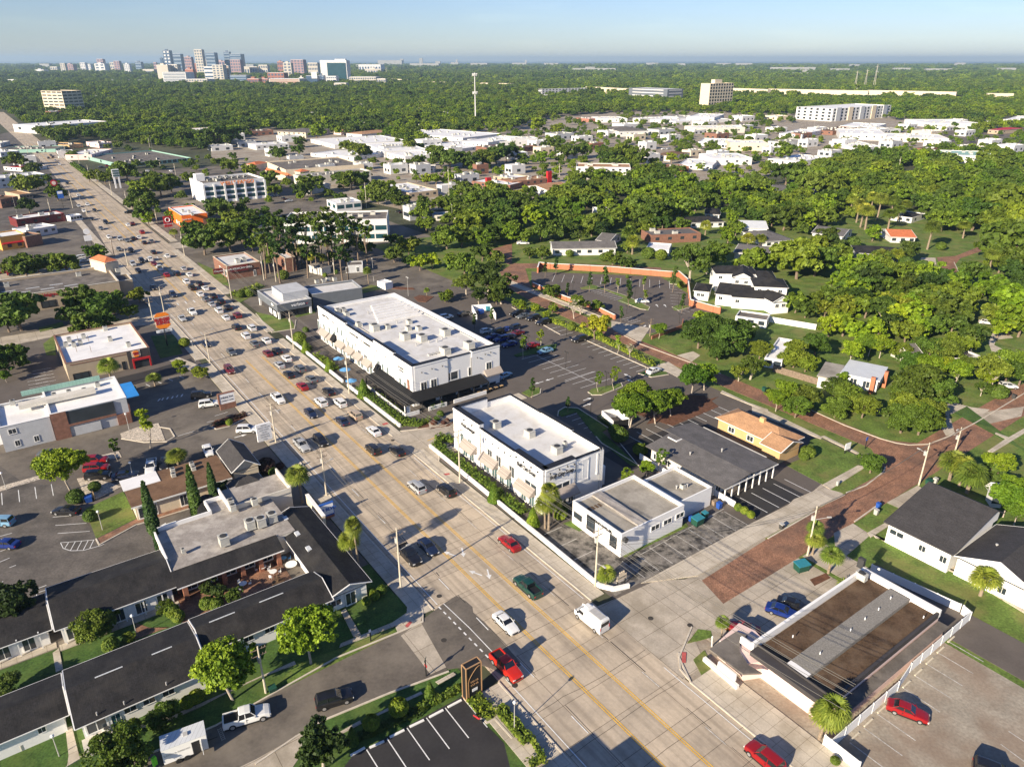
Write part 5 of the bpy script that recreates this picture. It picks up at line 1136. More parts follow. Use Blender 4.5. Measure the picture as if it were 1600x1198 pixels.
# black roofed villa behind the orange wall
X_=Bld('white_villa','white villa with several steep black hip roofs and tall dark windows','house',None,4.2,pts=(S(121,188,4.2),S(138,188,4.2),S(138,207,4.2)))
X_.pitched('white_wall','shingle_black',3.0,'hip','v',.6)
def vb(a,b_,c,d,h,r,kind='hip',ridge='v'):
    q=Bld('x','x','x',None,h,pts=(S(a,c,h),S(b_,c,h),S(b_,d,h)),root=X_.root); q.pitched('white_wall','shingle_black',r,kind,ridge,.5); return q
def vbp(spec,h,r,kind='hip',ridge='u',snap=False):
    q=Bld('x','x','x',spec,h,snap=snap,root=X_.root); q.pitched('white_wall','shingle_black',r,kind,ridge,.4); q.win('u0',[(2,h-1.4,1.3,1.1),(q.L-2.5,h-1.4,1.3,1.1)],'glass','white_trim',off=-.4); return q
for ch in list(X_.root.children): bpy.data.objects.remove(ch)
X_.root.location=PP("12 1420,520")[0]
vbp("12 1270,350 1540,355 1290,300",6.6,1.6); vbp("12 1370,375 1510,385 1380,320",6.4,1.8,'gable','v'); vbp("12 1510,430 13 130,440 12 1530,375",6.8,1.8)
vbp("12 1265,475 1510,500 1275,400",4.0,1.6); vbp("12 1370,495 13 140,520 12 1390,430",4.0,2.0); vbp("12 1130,455 1235,465 1140,405",3.4,1.4); vbp("13 30,530 145,520 13 20,450",4.2,1.8,'gable','v'); vbp("13 -60,385 60,390 13 -60,330",6.6,1.6)
for sp in ("12 1320,515","12 1465,520","12 1570,520","13 85,575"):
    p=PP(sp,0)[0]; mb=MB(); mb.box((p.x,p.y-1.2),4.4,.3,.1,2.9,0); mb.build('window_wall','glass_green',X_.root)
# brick perimeter wall of the far lot
def wallrun(name,label,cat,pts,h,th,m,cap=None,piers=0,group=None,pm=None):
    r=thing(name,label,cat,pts[0],group); mb=MB(); cp=MB(); 
    for i,(a,b) in enumerate(zip(pts[:-1],pts[1:])):
        d=b-a; an=math.atan2(d.y,d.x); mb.box(((a+b)/2)[:2],d.length,th,0,h+i*.002,an)
        if cap: cp.box(((a+b)/2)[:2],d.length+.02,th+.14,h+.005+i*.002,h+.14+i*.002,an)
        if piers:
            n=max(1,int(d.length/piers))
            for k in range(n+1):
                q=a.lerp(b,k/n); pm_=MB(); e_=.08 if pm=='post' else .25; pm_.box(q[:2],th+e_,th+e_,0,h+.06,an); pm_.build('pier' if pm!='post' else 'post',m,r)
    mb.build('wall_panel' if pm!='post' else 'panel',m,r)
    if cap: cp.build('coping',cap,r)
    return r
wallrun('perimeter_wall','orange brick wall with pale coping round the back of the far parking lot','wall',PP("12 160,345 170,312 235,320 610,340 990,372 1040,370 1095,420 1110,550 1250,590 1295,600",0),2.2,.3,'brick_orange','white_trim',7)
wallrun('perimeter_wall','low brick wall along the brick street side of the far parking lot','wall',PP("12 130,430 340,520 500,565 640,635"),1.5,.3,'brick_orange','white_trim',9)
wallrun('garden_wall','short dark red brick wall beside the round tree at the lot entrance','wall',PP("12 870,760 1060,690 1065,650"),1.1,.3,'brick_wall')
# white planter walls beside the main road, fences
wallrun('planter_wall','white planter wall along the road in front of the corner shop building','wall',SP(122,66.2, 66.6,65.0, 64.6,66.3, 63.8,68.8),.75,.45,'white_wall')
wallrun('planter_wall','white planter wall along the road below the terrace of the long building','wall',SP(206,65.3, 165,65.2),.75,.45,'white_wall'); wallrun('planter_wall','white planter wall from the terrace steps to the drive entrance','wall',SP(162,65.2, 134,65.4),.75,.45,'white_wall')
def fence_rail(label,pts,h=1.1):
    r=thing('railing',label,'railing',pts[0],'black metal railings'); mb=MB()
    for a,b in zip(pts[:-1],pts[1:]):
        up=Vector((0,0,h)); mb.tube(a+up,b+up,.035,.035,4); mb.tube(a+up*.15,b+up*.15,.03,.03,4); n=int((b-a).length/.45)
        for k in range(n+1): q=a.lerp(b,k/max(1,n)); mb.tube(q,q+up,.018,.018,3)
    mb.build('rail_panel','black_metal',r)
fence_rail('black metal railing along the walk before the corner shop building',SP(121,68.6, 89,68.6)); fence_rail('black metal railing of the terrace with blue parasols',SP(200,68.4, 162,68.4)); fence_rail('black metal railing beside the covered terrace',SP(160,68.0, 138,68.0))
wallrun('white_fence','long white panel fence between the pink building and the tan lot','fence',SP(28.2,67.6, 28.2,83, 28.9,87.5, 28.9,104.5, 30.2,105),1.7,.1,'white_siding',None,2.6,pm='post')
wallrun('white_fence','white fence from the building corner down to the road at the bottom right','fence',PP("33 345,1060 560,1230"),1.7,.1,'white_siding',None,2.6,pm='post')
wallrun('white_fence','white panel fence between the alley and the pink building','fence',PP("33 640,-20 1190,230"),1.5,.12,'white_siding',None,3.0,pm='post')
wallrun('white_fence','white garden fence right of the villa among the trees','fence',PP("13 0,650 295,700"),1.8,.12,'white_siding',None,3,pm='post')
wallrun('wooden_fence','weathered wooden fence before the pale roofed house','fence',PP("13 30,960 330,1050"),1.8,.1,'trunk_bark',None,2.4,pm='post')
wallrun('white_fence','short white wall beside the black striped lot','wall',PP("22 1255,610 1390,690"),1.3,.15,'white_wall')
wallrun('white_fence','low white wall between the corner shop lot and the grey roofed office','wall',SP(92,99.2, 82,98.6),1.3,.2,'white_wall')
wallrun('sign_wall','tall curved cream wall standing before the street sign','wall',PP("21 435,840 330,700"),3.2,.5,'cream_wall','white_trim')
ORD=['first','second','third','fourth','fifth','sixth','seventh','eighth','ninth','tenth','eleventh','twelfth','thirteenth','fourteenth','fifteenth','sixteenth','seventeenth','eighteenth','nineteenth','twentieth']+['twenty-'+q for q in('first','second','third','fourth','fifth','sixth','seventh','eighth','ninth')]+['thirtieth']+['thirty-'+q for q in('first','second','third','fourth','fifth','sixth','seventh','eighth','ninth')]+['fortieth']+['forty-'+q for q in('first','second','third','fourth','fifth','sixth','seventh','eighth','ninth')]
# ------------------------------------------------------------------ MID AND FAR BUILDINGS
def hgt(base,top):
    b=unproj(*base); lo,hi=0.0,400.0
    for _ in range(40):
        m=(lo+hi)/2; z=m-CH; d=b.y*math.cos(PIT)-z*math.sin(PIT); w=-(b.y*math.sin(PIT)+z*math.cos(PIT)); y=599+FPX*w/d
        if y>top[1]: lo=m
        else: hi=m
    return m
def pxs(s):
    out=[];t='ff'
    for w in s.split():
        if ',' in w:
            x,y=[float(q) for q in w.split(',')]; out.append((x,y) if t=='ff' else tl(t,x,y))
        else: t=w
    return out
FOOT=[]; FOOTB=[]
def foot(b): FOOTB.append(b); FOOT.append((b.o+b.u*b.L/2+b.v*b.W/2,b.u,b.v,b.L/2,b.W/2))
_oi=Bld.__init__
def _ni(s,*a,**k):
    _oi(s,*a,**k); foot(s)
Bld.__init__=_ni
def nb(name,label,spec,base,wall='far_white',roof='membrane_white',fl=1,nu=6,nv=4,kind='flat',cat='building',snap=False,par=.5,ww=1.6,wh=1.2,ridge='u',wm='glass',root=None,h=None,rise=1.8,cap=None,maxd=None):
    h=h or max(2.8,hgt(pxs(base)[0],pxs(spec)[0]))
    b=Bld(name,label,cat,spec,h,snap=snap,root=root)
    if maxd:
        b.W=min(b.W,maxd); 
    if kind=='flat': b.flat(wall,roof,par,cap,.3)
    else: b.pitched(wall,roof,rise,kind,ridge,.5)
    if kind=='flat' and b.L*b.W>150:
        for k in range(min(9,int(b.L*b.W/160)+2)): b.ac(b.L*random.uniform(.15,.85),b.W*random.uniform(.15,.85),h-par,2.4,1.8,1.3)
    off=-.5 if kind!='flat' else 0
    for k,n,L in (('u0',nu,b.L),('v0',nv,b.W)):
        if n: b.win(k,[(L*(i+.5)/n,h*(f+.55)/fl,min(ww,L/n*.8),wh) for f in range(fl) for i in range(n)],wm,None,off=off)
    return b
WALLB='long low white warehouse'
RA_G=RA
def gbx(A_,hb,xB,xC,RA=RA,RB=RB):
    "near corner on the ground and roof height; facade lengths from where the far corners appear"
    g=unproj(*pxs(A_)[0]); h=hgt(pxs(A_)[0],pxs(hb)[0])
    def ln(dr,t,xt):
        X=tl(t,xt,0)[0] if t!='ff' else xt; lo,hi=0,400
        f=lambda L: (lambda q: 800+FPX*q.x/(q.y*math.cos(PIT)-(h-CH)*math.sin(PIT)))(g+dr*L)
        s0=1 if f(1)>f(0) else -1
        for _ in range(40):
            m=(lo+hi)/2
            if (X-f(m))*s0>0: lo=m
            else: hi=m
        return m
    t=A_.split()[0]; L=ln(RA,t,xB); W=ln(RB,t,xC); a=Vector((g.x,g.y,h)); return h,(a,a+RA*L,a+RA*L+RB*W)
def gb(name,label,A_,hb,xB,xC,wall,roof,fl,nu,nv,ww,wh,wm='glass',par=.8,du=RA,dv=RB):
    h,p=gbx(A_,hb,xB,xC,du,dv); b=Bld(name,label,'building',None,h,pts=p,snap=du is RA_G); b.flat(wall,roof,par,None,.3)
    for k,n,L in (('u0',nu,b.L),('v0',nv,b.W)):
        if n: b.win(k,[(L*(i+.5)/n,h*(f+.6)/fl,min(ww,L/n*.8),wh) for f in range(fl) for i in range(n)],wm,None)
    return b
gb('office_tower','tan office block of seven banded storeys beside the boulevard','00 415,470','00 400,330',253,505,'cream_wall','roof_dark',7,4,4,14,1.9,du=Vector((-.92,.392,0)),dv=Vector((.392,.92,0)))
nb('office_building','low brown office block with dark glass in front of the tan tower','00 385,455 315,458 610,440','00 388,515','brick_brown','membrane_white',1,0,1,ww=60,wh=8)
nb('store_building','white long store with blue roof edge by the boulevard','00 240,548 672,518 215,527','00 245,598','far_white','membrane_white',1,6,2,ww=6,wh=2.5)
nb('shopping_centre','grey roofed shopping centre with pale green canopy and arcade','00 745,785 1195,745 655,720','00 748,803','metal_green','roof_dark',1,14,3,par=.9,ww=3,wh=2)
nb('store_building','white and rose store with flat grey roof left of the shopping centre','00 570,725 700,690 530,695','00 572,758','pink_wall','membrane_white',1,3,2)
for i,(s_,b_,w_,r_,l_) in enumerate((('00 615,655 700,648 600,640','00 617,685','pink_wall','membrane_white','small rose coloured shop on the boulevard'),('00 430,665 515,655 400,645','00 432,690','yellow_wall','roof_dark','small ochre shop on the boulevard'),('00 345,690 420,668 285,625','00 347,705','metal_green','roof_dark','turquoise fronted shop beside the ochre one'),('00 120,700 0,712 105,665','00 122,730','far_white','membrane_white','white shop with blue parapet at the left edge'),('00 60,640 0,655 45,618','00 62,665','far_white','membrane_white','small white shop highest on the left edge'),('00 150,810 20,800 130,780','00 152,830','far_white','sign_red','red roofed shop at the left edge'),('00 280,845 -60,880 265,825','00 280,905','far_white','membrane_white','white two storey building with small dark windows, left edge'),('00 110,985 0,1005 95,955','00 112,1040','brick_brown','roof_gravel_brown','brown roofed restaurant at the left edge'),('00 200,965 120,975 190,935','00 202,1000','tan_stucco','shingle_tan','tan canopy building beside the brown roof'),('00 400,1090 100,1130 385,1068','00 402,1140','sign_maroon','membrane_white','purple walled taco restaurant with white roof'),('00 350,1165 160,1200 325,1140','00 352,1215','far_white','membrane_white','white trailer like building by the yellow restaurant'),('00 510,1098 437,1110 500,1088','00 510,1130','white_trim','membrane_white','white drive through canopy beside the taco restaurant'))):
    nb('shop_building',l_,s_,b_,w_,r_,2 if i==6 else 1,7 if i==6 else 4,2)
w_=nb('office_building','white three storey bank office with dark window bands and orange sign','00 1265,905 01 50,870 00 1172,872','00 1268,1035','white_wall','roof_dark',1,0,0,par=1.0)
for f in range(3): w_.win('u0',[(w_.L*(i+.5)/6,w_.h*(.22+f*.25),w_.L/6*.86,1.9) for i in range(6)],'glass_teal',None)
w_.text('u0',w_.L*.55,w_.h-1.2,'WELLS FARGO',3.0,'sign_orange',.3,bold=.05); w_.part('lift_house','white_wall',[(1,6,w_.W*.6,w_.W*.8,w_.h-1,w_.h+3)])
for i in range(7): w_.part('pilaster','white_wall',[(w_.L*i/6-.5,w_.L*i/6+.5,-.5,-.02,0,w_.h-1)])
for i in range(14): w_.ac(w_.L*(.2+.05*i),w_.W*(.5+.15*(i%2)),w_.h-1,1.8,1.4,1.2)
b_=nb('office_building','white office with dark ribbon windows and roof screen behind the pines','01 815,1125 170,1140 655,1075','11 805,150','far_white','roof_dark',1,0,0,par=.8,snap=False)
for f in (.25,.62): b_.win('u0',[(b_.L*(i+.5)/8,b_.h*f,b_.L/8*.9,b_.h*.2) for i in range(8)],'glass_teal',None)
nb('penthouse','x','01 500,1030 440,1005 645,1010','01 505,1085','far_white','membrane_white',1,2,3,ww=4,wh=2,root=b_.root,wm='glass_teal')
nb('store_building','big grey roofed store with pale side wall in the strip mall','01 715,825 290,865 820,795','01 718,890','pale_wall','roof_dark',1,0,0,par=1)
t_=nb('store_building','cream strip mall wing with orange tile canopies','01 185,820 60,768 640,775','01 188,860','cream_wall','roof_dark',1,0,0,par=1)
for s_,b_ in (('01 275,835 235,830 290,820','01 278,880'),('01 75,775 0,790 70,760','01 77,850'),('01 195,860 45,820 200,850','01 195,900')): nb('x','x',s_,b_,'cream_wall','tile_red',1,0,0,'hip',root=t_.root,rise=1.5)
WH=[('01 490,665 340,628 755,600','01 492,690'),('01 610,742 340,715 730,690','01 612,765'),('01 800,705 680,655 955,655','01 800,745'),('01 930,738 815,712 1105,715','01 932,775'),('01 1250,692 1010,668 1600,640','01 1252,712'),('02 -150,650 01 1290,640 02 160,620','02 -150,690'),('01 1290,622 900,590 1600,600','01 1292,650'),('02 155,635 -200,650 140,612','02 155,668'),('01 1160,600 905,580 1100,575','01 1162,622')]
for i,(s_,b_) in enumerate(WH): nb('warehouse',WALLB+' in the mid town row, '+['nearest the car park','beside the tall tree','with the longest roof edge','with grey end wall','right of the row, ribbed wall','behind the treed street','at the back of the row','beside the brown roofed row','smallest at the back'][i],s_,b_,'far_white','membrane_white',1,[3,4,3,5,8,6,6,5,3][i],2)
MISC=[
('01 310,588 130,582 300,560','01 310,622','cream_wall','roof_dark','hip','cream two storey house with grey hip roof by the woods',2,6),
('01 205,655 0,668 190,640','01 205,685','far_white','membrane_white','flat','white carport roof over parked cars',1,6),
('01 755,525 690,528 745,512','01 755,545','far_white','roof_dark','hip','small white house with grey hip roof in the woods',1,3),
('01 1005,552 912,546 990,532','01 1005,565','far_white','membrane_white','flat','white flat house beyond the warehouses',1,3),
('01 1112,805 966,805 1092,790','01 1112,838','far_white','roof_dark','flat','small white block house before the trees in mid town',1,4),
('01 1135,945 955,965 850,905','01 1135,985','tan_stucco','membrane_white','flat','filling station shop with white roof and tan band',1,4),
('01 1585,915 1345,890 1500,880','01 1585,950','brick_brown','membrane_white','flat','fast food restaurant with red tower and pale roof',1,5),
('01 1597,875 1480,858 1597,845','01 1597,905','tan_stucco','membrane_white','flat','orange tan restaurant behind the red towered one',1,3),
('01 1245,1100 1105,1105 1210,1080','01 1245,1130','pale_wall','glass_blue','flat','small building with bright blue roof by the drive',1,2),
('01 460,905 330,930 420,900','01 460,950','far_white','roof_dark','flat','open sided bank canopy in the shaded lot',1,0),
('01 860,580 660,600 840,565','01 860,605','far_white','shingle_tan','hip','house with tan roof at the wood edge',1,3),
('01 650,575 545,585 640,565','01 650,595','pink_wall','shingle_tan','hip','rose house with tan roof at the wood edge',1,3),
('02 240,870 0,895 215,850','02 240,905','brick_brown','shingle_tan','flat','dark red shop row with tan roof and red pylon',1,6),
('02 385,925 225,950 270,895','02 385,960','far_white','shingle_tan','gable','white hall with orange tan gabled roof',1,0),
('02 740,805 400,800 620,780','02 740,880','far_white','shingle_tan','flat','white two storey corner restaurant with tan roof skirt among palms',2,8),
('02 705,1075 515,1075 690,1052','02 705,1120','far_white','membrane_white','flat','white stucco house with flat roof among oaks',1,4),
('02 160,620 -10,628 145,610','02 160,665','far_white','membrane_white','flat','white warehouse block right of the long sheds',1,5),
('02 155,670 -10,690 145,662','02 155,700','brick_brown','shingle_brown','flat','brown roofed motel row before the white warehouse',1,5),
('02 720,500 540,502 700,487','02 720,525','far_white','membrane_white','flat','white shop behind the red one in the far strip',1,4),
('02 538,498 480,502 530,487','02 538,520','far_brick','membrane_white','flat','small red shop in the far strip',1,2),
('02 855,575 665,580 800,545','02 855,610','far_white','roof_dark','hip','white hall with grey hip roof in the far strip',1,5),
('02 1020,520 770,495 1260,495','02 1022,540','far_white','membrane_white','flat','broad white shed with pale roof before the glass office',1,5),
('02 1262,495 1090,490 1230,470','02 1262,530','far_white','membrane_white','flat','white barn like shed beside the broad white shed',1,3),
('02 1455,555 1150,560 1400,540','02 1455,590','pale_wall','membrane_white','flat','pale industrial hall in the far strip',1,4),
('02 1350,652 1160,645 1300,625','02 1350,680','far_white','membrane_white','flat','white garage with open bays',1,7),
('02 1600,655 1360,652 1560,635','02 1600,705','cream_wall','membrane_white','flat','cream workshop with two dark doors',1,2),
('02 990,735 880,725 960,700','02 990,770','pale_wall','shingle_brown','hip','house with broad brown hip roof in the trees',1,3),
('02 1105,800 940,805 1080,785','02 1105,830','brick_wall','shingle_brown','flat','low brick house with flat brown roof',1,3),
('02 1250,795 1040,785 1200,755','02 1250,825','far_white','membrane_white','flat','white workshop with pale roof right of the brick house',1,4),
('02 1500,745 1250,748 1470,715','02 1500,790','far_white','membrane_white','flat','large white hall near the pine edge',1,4),
('02 1330,1145 1110,1150 1290,1112','02 1330,1175','far_white','shingle_black','hip','bungalow with black hip roof behind the oaks',1,4),
('02 1110,1170 1020,1168 1090,1135','02 1110,1195','cream_wall','shingle_grey','hip','small cream bungalow with grey hip roof',1,3),
('02 1300,1100 1200,1095 1290,1065','02 1300,1125','far_white','shingle_black','hip','white upper storey with black hip roof',1,2),
('03 740,600 450,592 700,570','03 740,640','far_white','membrane_white','flat','long white store in the right hand strip',1,6),
('03 830,565 640,572 790,545','03 830,590','grey_wall','membrane_grey','flat','grey roofed store behind the long white one',1,4),
('03 1130,625 740,615 1100,600','03 1130,655','pale_wall','membrane_white','flat','pale store with deep canopy right of the white one',1,6),
('03 1440,735 1075,725 1400,705','03 1440,790','far_white','metal_green','flat','white hall with pale green metal roof',1,4),
('03 1090,715 930,718 1080,690','03 1090,745','far_white','shingle_brown','flat','brown roofed wing beside the green metal roof',1,3),
('03 1335,530 1020,530 1300,505','03 1335,560','far_white','membrane_white','flat','white store near the right edge',1,5),
('03 1440,575 1370,570 1430,550','03 1440,600','tan_stucco','sign_red','hip','small restaurant with bright red roof',1,2),
('03 1600,510 1480,505 1600,485','03 1600,530','far_white','membrane_white','flat','white store at the right edge',1,2),
('03 215,600 70,592 200,565','03 215,630','far_white','membrane_white','flat','white store left in the right hand strip',1,4),
('03 405,580 280,572 390,545','03 405,605','brick_brown','shingle_brown','flat','brown flat roofed shop in the right hand strip',1,3),
('03 735,680 540,680 700,640','03 735,705','far_white','membrane_white','flat','white low shop before the trees, right strip',1,3),
('03 100,650 0,640 90,620','03 100,680','grey_wall','membrane_grey','flat','grey shop at the start of the right strip',1,2),
('03 190,770 0,750 170,720','03 190,800','far_white','membrane_white','flat','white shop with sunken roof below the right strip',1,3),
('03 670,555 450,545 660,530','03 670,580','far_white','membrane_white','flat','white store behind the brown shop',1,4),
('03 275,975 0,955 250,925','03 275,1005','far_white','shingle_grey','gable','long house with grey gabled roof amid the forest',1,5),
('03 870,880 800,890 850,840','03 870,900','far_white','membrane_white','flat','white roofed house glimpsed in the forest',1,2),
('12 655,190 250,195 640,150','12 655,235','far_white','shingle_grey','gable','long bungalow with grey green gable roof and white walls by the curving brick street',1,6),
('12 1180,95 870,110 1120,60','12 1180,150','brick_brown','shingle_grey','flat','brick house with low grey roofs behind the tree row',1,4),
('12 980,200 835,190 960,160','12 980,225','far_white','membrane_white','flat','flat white carport house behind the brick wall',1,2),
('12 1600,70 1435,65 1560,20','12 1600,120','far_white','metal_roof','gable','house with pale blue metal roof',1,3),
('12 1597,240 1380,215 1590,180','12 1597,255','grey_wall','shingle_grey','gable','grey shingled house hidden by round trees',1,2),
('12 610,150 520,140 640,100','12 610,170','pink_wall','shingle_grey','gable','small rose walled house right of the long bungalow',1,2),
('13 165,140 -10,150 150,70','13 165,180','far_white','shingle_grey','hip','grey roofed house left of the big round oak',1,4),
('13 470,120 270,95 400,60','13 470,160','far_white','shingle_grey','gable','grey gabled house by the lawn with palms',1,3),
('13 930,125 765,120 1000,80','13 930,155','far_white','tile_red','gable','white house with orange tile roof beside the lawn',1,3),
('13 865,240 545,220 830,190','13 865,260','grey_wall','shingle_black','hip','house with long black roof by the brick lane',1,3),
('13 90,890 -20,870 150,760','13 92,935','far_white','membrane_white','flat','carport with bright white roof above the wooden fence',1,2),
('13 970,850 880,860 960,780','13 970,870','pale_wall','shingle_grey','gable','grey roof between the bright green trees',1,1),
('13 1325,860 1215,875 1310,815','13 1325,900','far_white','shingle_grey','flat','grey roofed house with white porch in deep shade',1,3),
('12 1592,640 1395,612 1597,600','12 1592,685','far_white','roof_dark','flat','low white garage with dark roof below the villa',1,3),
('23 1500,625 1400,615 1480,565','23 1500,640','far_white','metal_roof','gable','pale blue roofed shed behind the right hand trees',1,1),
('03 900,1120 760,1100 860,1075','13 900,20','far_white','shingle_black','flat','dark flat house behind the orange roofed one',1,3),
('11 115,1170 0,1150 150,1100','11 115,1198','far_white','membrane_white','flat','x',1,1),
]
for s_,b_,w_,r_,k_,l_,fl_,n_ in MISC[:-1]:
    nb('store_building' if 'store' in l_ else 'warehouse' if any(q in l_ for q in('shed','hall','warehouse','workshop')) else 'house' if any(q in l_ for q in('house','bungalow','storey with')) else 'shop_building',l_,s_,b_,w_,r_,fl_,n_,2,k_,ww=1.8,wh=1.3)
Y_=Bld('flat_house','low modern house with pale metal roof, brick chimneys and white walls','house',"13 700,1018 450,965 825,945",3.6,snap=False); Y_.part('wall','white_wall',[(.5,Y_.L-.5,.5,Y_.W-.5,0,3.2)]); Y_.part('roof','metal_roof',[(0,Y_.L,0,Y_.W,3.2,3.5)]); Y_.part('chimney','brick_orange',[(1,2,-.9,-.1,0,4.4),(-.9,-.1,5,6,0,4.3)]); Y_.win('u0',[(3,1.7,1.6,1.8),(6,1.7,1.6,1.8),(9,1.7,1.6,1.8)],'glass','white_trim',off=-.45)
Y2=Bld('x','x','x',"13 430,1010 305,985 580,940",3.3,snap=False,root=Y_.root); Y2.part('wing_roof','membrane_grey',[(0,Y2.L,0,Y2.W,3.0,3.3)]); Y2.part('wing_wall','white_wall',[(.4,Y2.L-.4,.4,Y2.W-.4,0,3.0)])
GEN='345,213,34,w 372,222,26,g 395,205,30,b 300,205,50,t 420,236,24,w 452,246,22,g 330,228,30,w 610,262,30,w 650,262,26,g 560,256,24,w 690,290,30,w 720,276,34,g 745,262,22,b 600,300,22,w 640,330,30,g 760,232,40,b 800,240,30,w 838,222,30,w 870,212,34,g 845,232,26,t 905,214,28,w 925,226,24,b 880,240,30,w 950,206,30,w 975,197,34,w 990,212,26,t 1010,226,22,w 1030,205,34,g 1045,214,26,w 1085,203,30,w 1100,192,30,w 1120,212,28,b 1140,224,30,w 1160,196,26,g 1180,214,30,w 1205,232,30,w 1215,200,24,w 1250,210,30,b 1262,222,26,w 1275,202,26,w 1300,236,26,g 1320,222,30,w 1345,232,34,w 1370,204,30,w 1395,224,26,g 1420,212,30,w 1455,208,30,t 1480,198,26,w 1510,206,26,w 1530,196,24,w 1570,190,30,w 1470,222,30,w 1510,232,34,g 1550,222,30,w 1585,230,30,w 1450,236,26,b 1000,186,30,w 1060,184,34,g 1110,182,30,w 1160,184,28,w 1215,182,26,t 1420,195,24,w 1500,190,22,w 540,225,26,w 600,232,30,g 800,262,26,w 1120,240,28,w 1080,235,26,t 1010,245,30,w 960,240,26,g 20,250,26,w 60,225,20,g 90,238,18,w 700,235,26,w 660,222,34,w 500,258,24,g 440,215,30,w 180,165,9,h 215,172,9,h 250,158,10,h 300,168,9,h 325,180,12,h 355,172,9,h 395,168,9,h 430,162,8,h 480,178,12,h 520,170,10,h 560,165,14,h 585,172,10,h 620,165,9,h 655,172,10,h 690,178,12,h 720,182,12,h 760,178,12,h 800,172,10,h 850,150,9,h 900,135,8,h 930,142,8,h 1000,128,8,h 1080,135,8,h 1150,128,8,h 1260,130,8,h 1340,140,8,h 1450,135,8,h 1520,150,10,h 1200,125,8,h 780,140,8,h 700,150,9,h 640,140,8,h 560,142,8,h 450,150,8,h 380,140,8,h 300,145,8,h 200,140,8,h 140,150,9,h 20,125,9,h 60,135,9,h'
GG=[]
for i,q in enumerate(GEN.split()):
    x,y,w,c=q.split(','); x=float(x);y=float(y);w=float(w); p=unproj(x,y,5); D=math.hypot(p.x,p.y,CH); L=w*D/1180; W=L*random.uniform(.5,.9); h=random.uniform(4.5,7)
    a=Vector((p.x,p.y,h)); b=Bld('commercial_block','x','building',None,h,pts=(a,a+RA*W,a+RA*W+RB*L)); b.flat({'w':'far_white','g':'grey_wall','b':'brick_brown','t':'cream_wall','h':'far_white'}[c],{'h':'far_pale','w':'membrane_white','g':'membrane_grey','b':'roof_dark','t':'membrane_white'}[c],.6,None,.4)
    n=int(L/7); b.win('v0',[(L*(k+.5)/n,h*.4,3,2) for k in range(n)],'glass',None); b.win('u0',[(W*.3,h*.4,3,2),(W*.7,h*.4,3,2)],'glass',None)
    for k in range(3): 
        mb=MB(); c_=b.pt(W*random.uniform(.2,.8),L*random.uniform(.15,.85),0); mb.box(c_[:2],2.4,1.8,h-.6,h+.9,b.ang); mb.build('rooftop_unit','unit_metal',b.root)
    GG.append((x,b,{'w':'white','g':'grey','b':'brown','t':'cream','h':'small'}[c]))
for cc in ('white','grey','brown','cream','small'):
    for i,(x,b,c) in enumerate(sorted([g for g in GG if g[2]==cc],key=lambda g:g[0])): b.root['label']='plain %s commercial block in the mid town, %s from the left'%(cc,ORD[i]); b.root['group']='commercial blocks of the mid town'
    if cc=='small':
        for i,(x,b,c) in enumerate(sorted([g for g in GG if g[2]==cc],key=lambda g:g[0])): b.root['label']='small pale roofed house in the far woods, %s from the left'%ORD[i]; b.root['group']='small houses in the far woods'; b.root.name='house'
# taller mid distance blocks
g_=gb('office_building','dark glass office with white horizontal fins and stone base','02 965,395','02 965,318',730,1070,'dark_grey_wall','membrane_white',4,1,1,300,1.5,'far_white')
tt=gb('apartment_tower','tan tower with a grid of dark window bays and a roof block','02 1222,440','02 1228,283',1180,1385,'cream_wall','pale_wall',8,0,9,4.2,3.4); tt.part('roof_block','cream_wall',[(tt.L*.3,tt.L*.7,tt.W*.3,tt.W*.6,tt.h-.8,tt.h+6)])
gb('apartment_block','pale blue and white apartment row with dark balconies','02 185,368','02 185,318',165,468,'far_white','membrane_white',4,3,14,4,2.4)
gb('apartment_block','grey, white and yellow apartment block on the right with rows of balconies','03 395,520','03 395,440',180,770,'far_white','membrane_white',4,6,16,4,2.6)
ab=[o for o in COL.objects if o.get('label','').startswith('grey, white and yellow')][0]; FB_=FOOTB[-1]
for k in range(5): FB_.part('bay','cream_wall' if k%2 else 'grey_wall',[(-1.2,-.1,FB_.W*(.05+.2*k),FB_.W*(.12+.2*k),0,FB_.h+1)]); 
for i,(a,b_,t) in enumerate((("02 470,335","02 735,352",9),("02 1370,352","02 1600,362",10),("03 0,358","03 620,372",10),("03 620,362","03 1170,376",9),("03 1360,380","03 1520,382",8),("01 1050,290","01 1600,305",7),("01 570,262","01 940,282",9))):
    p,q=PP(a,0)[0],PP(b_,0)[0]; p.z=q.z=0; p=p.lerp(p*1.0,1); mb=MB(); d=q-p; mb.box(((p+q)/2)[:2],d.length,12,0,t*1.5,math.atan2(d.y,d.x)); o=mb.build('viaduct_wall',['cream_wall']); FOOT.append(((p+q)/2-Vector((0,30,0)),d.normalized(),Vector((-d.y,d.x,0)).normalized(),(q-p).length/2,40)); tag(o,'pale concrete highway wall '+['left of the glass office','right of the tan tower','behind the grey apartment block','continuing past the green hall','farthest right, short','crossing the woods in the centre','ending near the blue glass tower'][i],'highway wall')
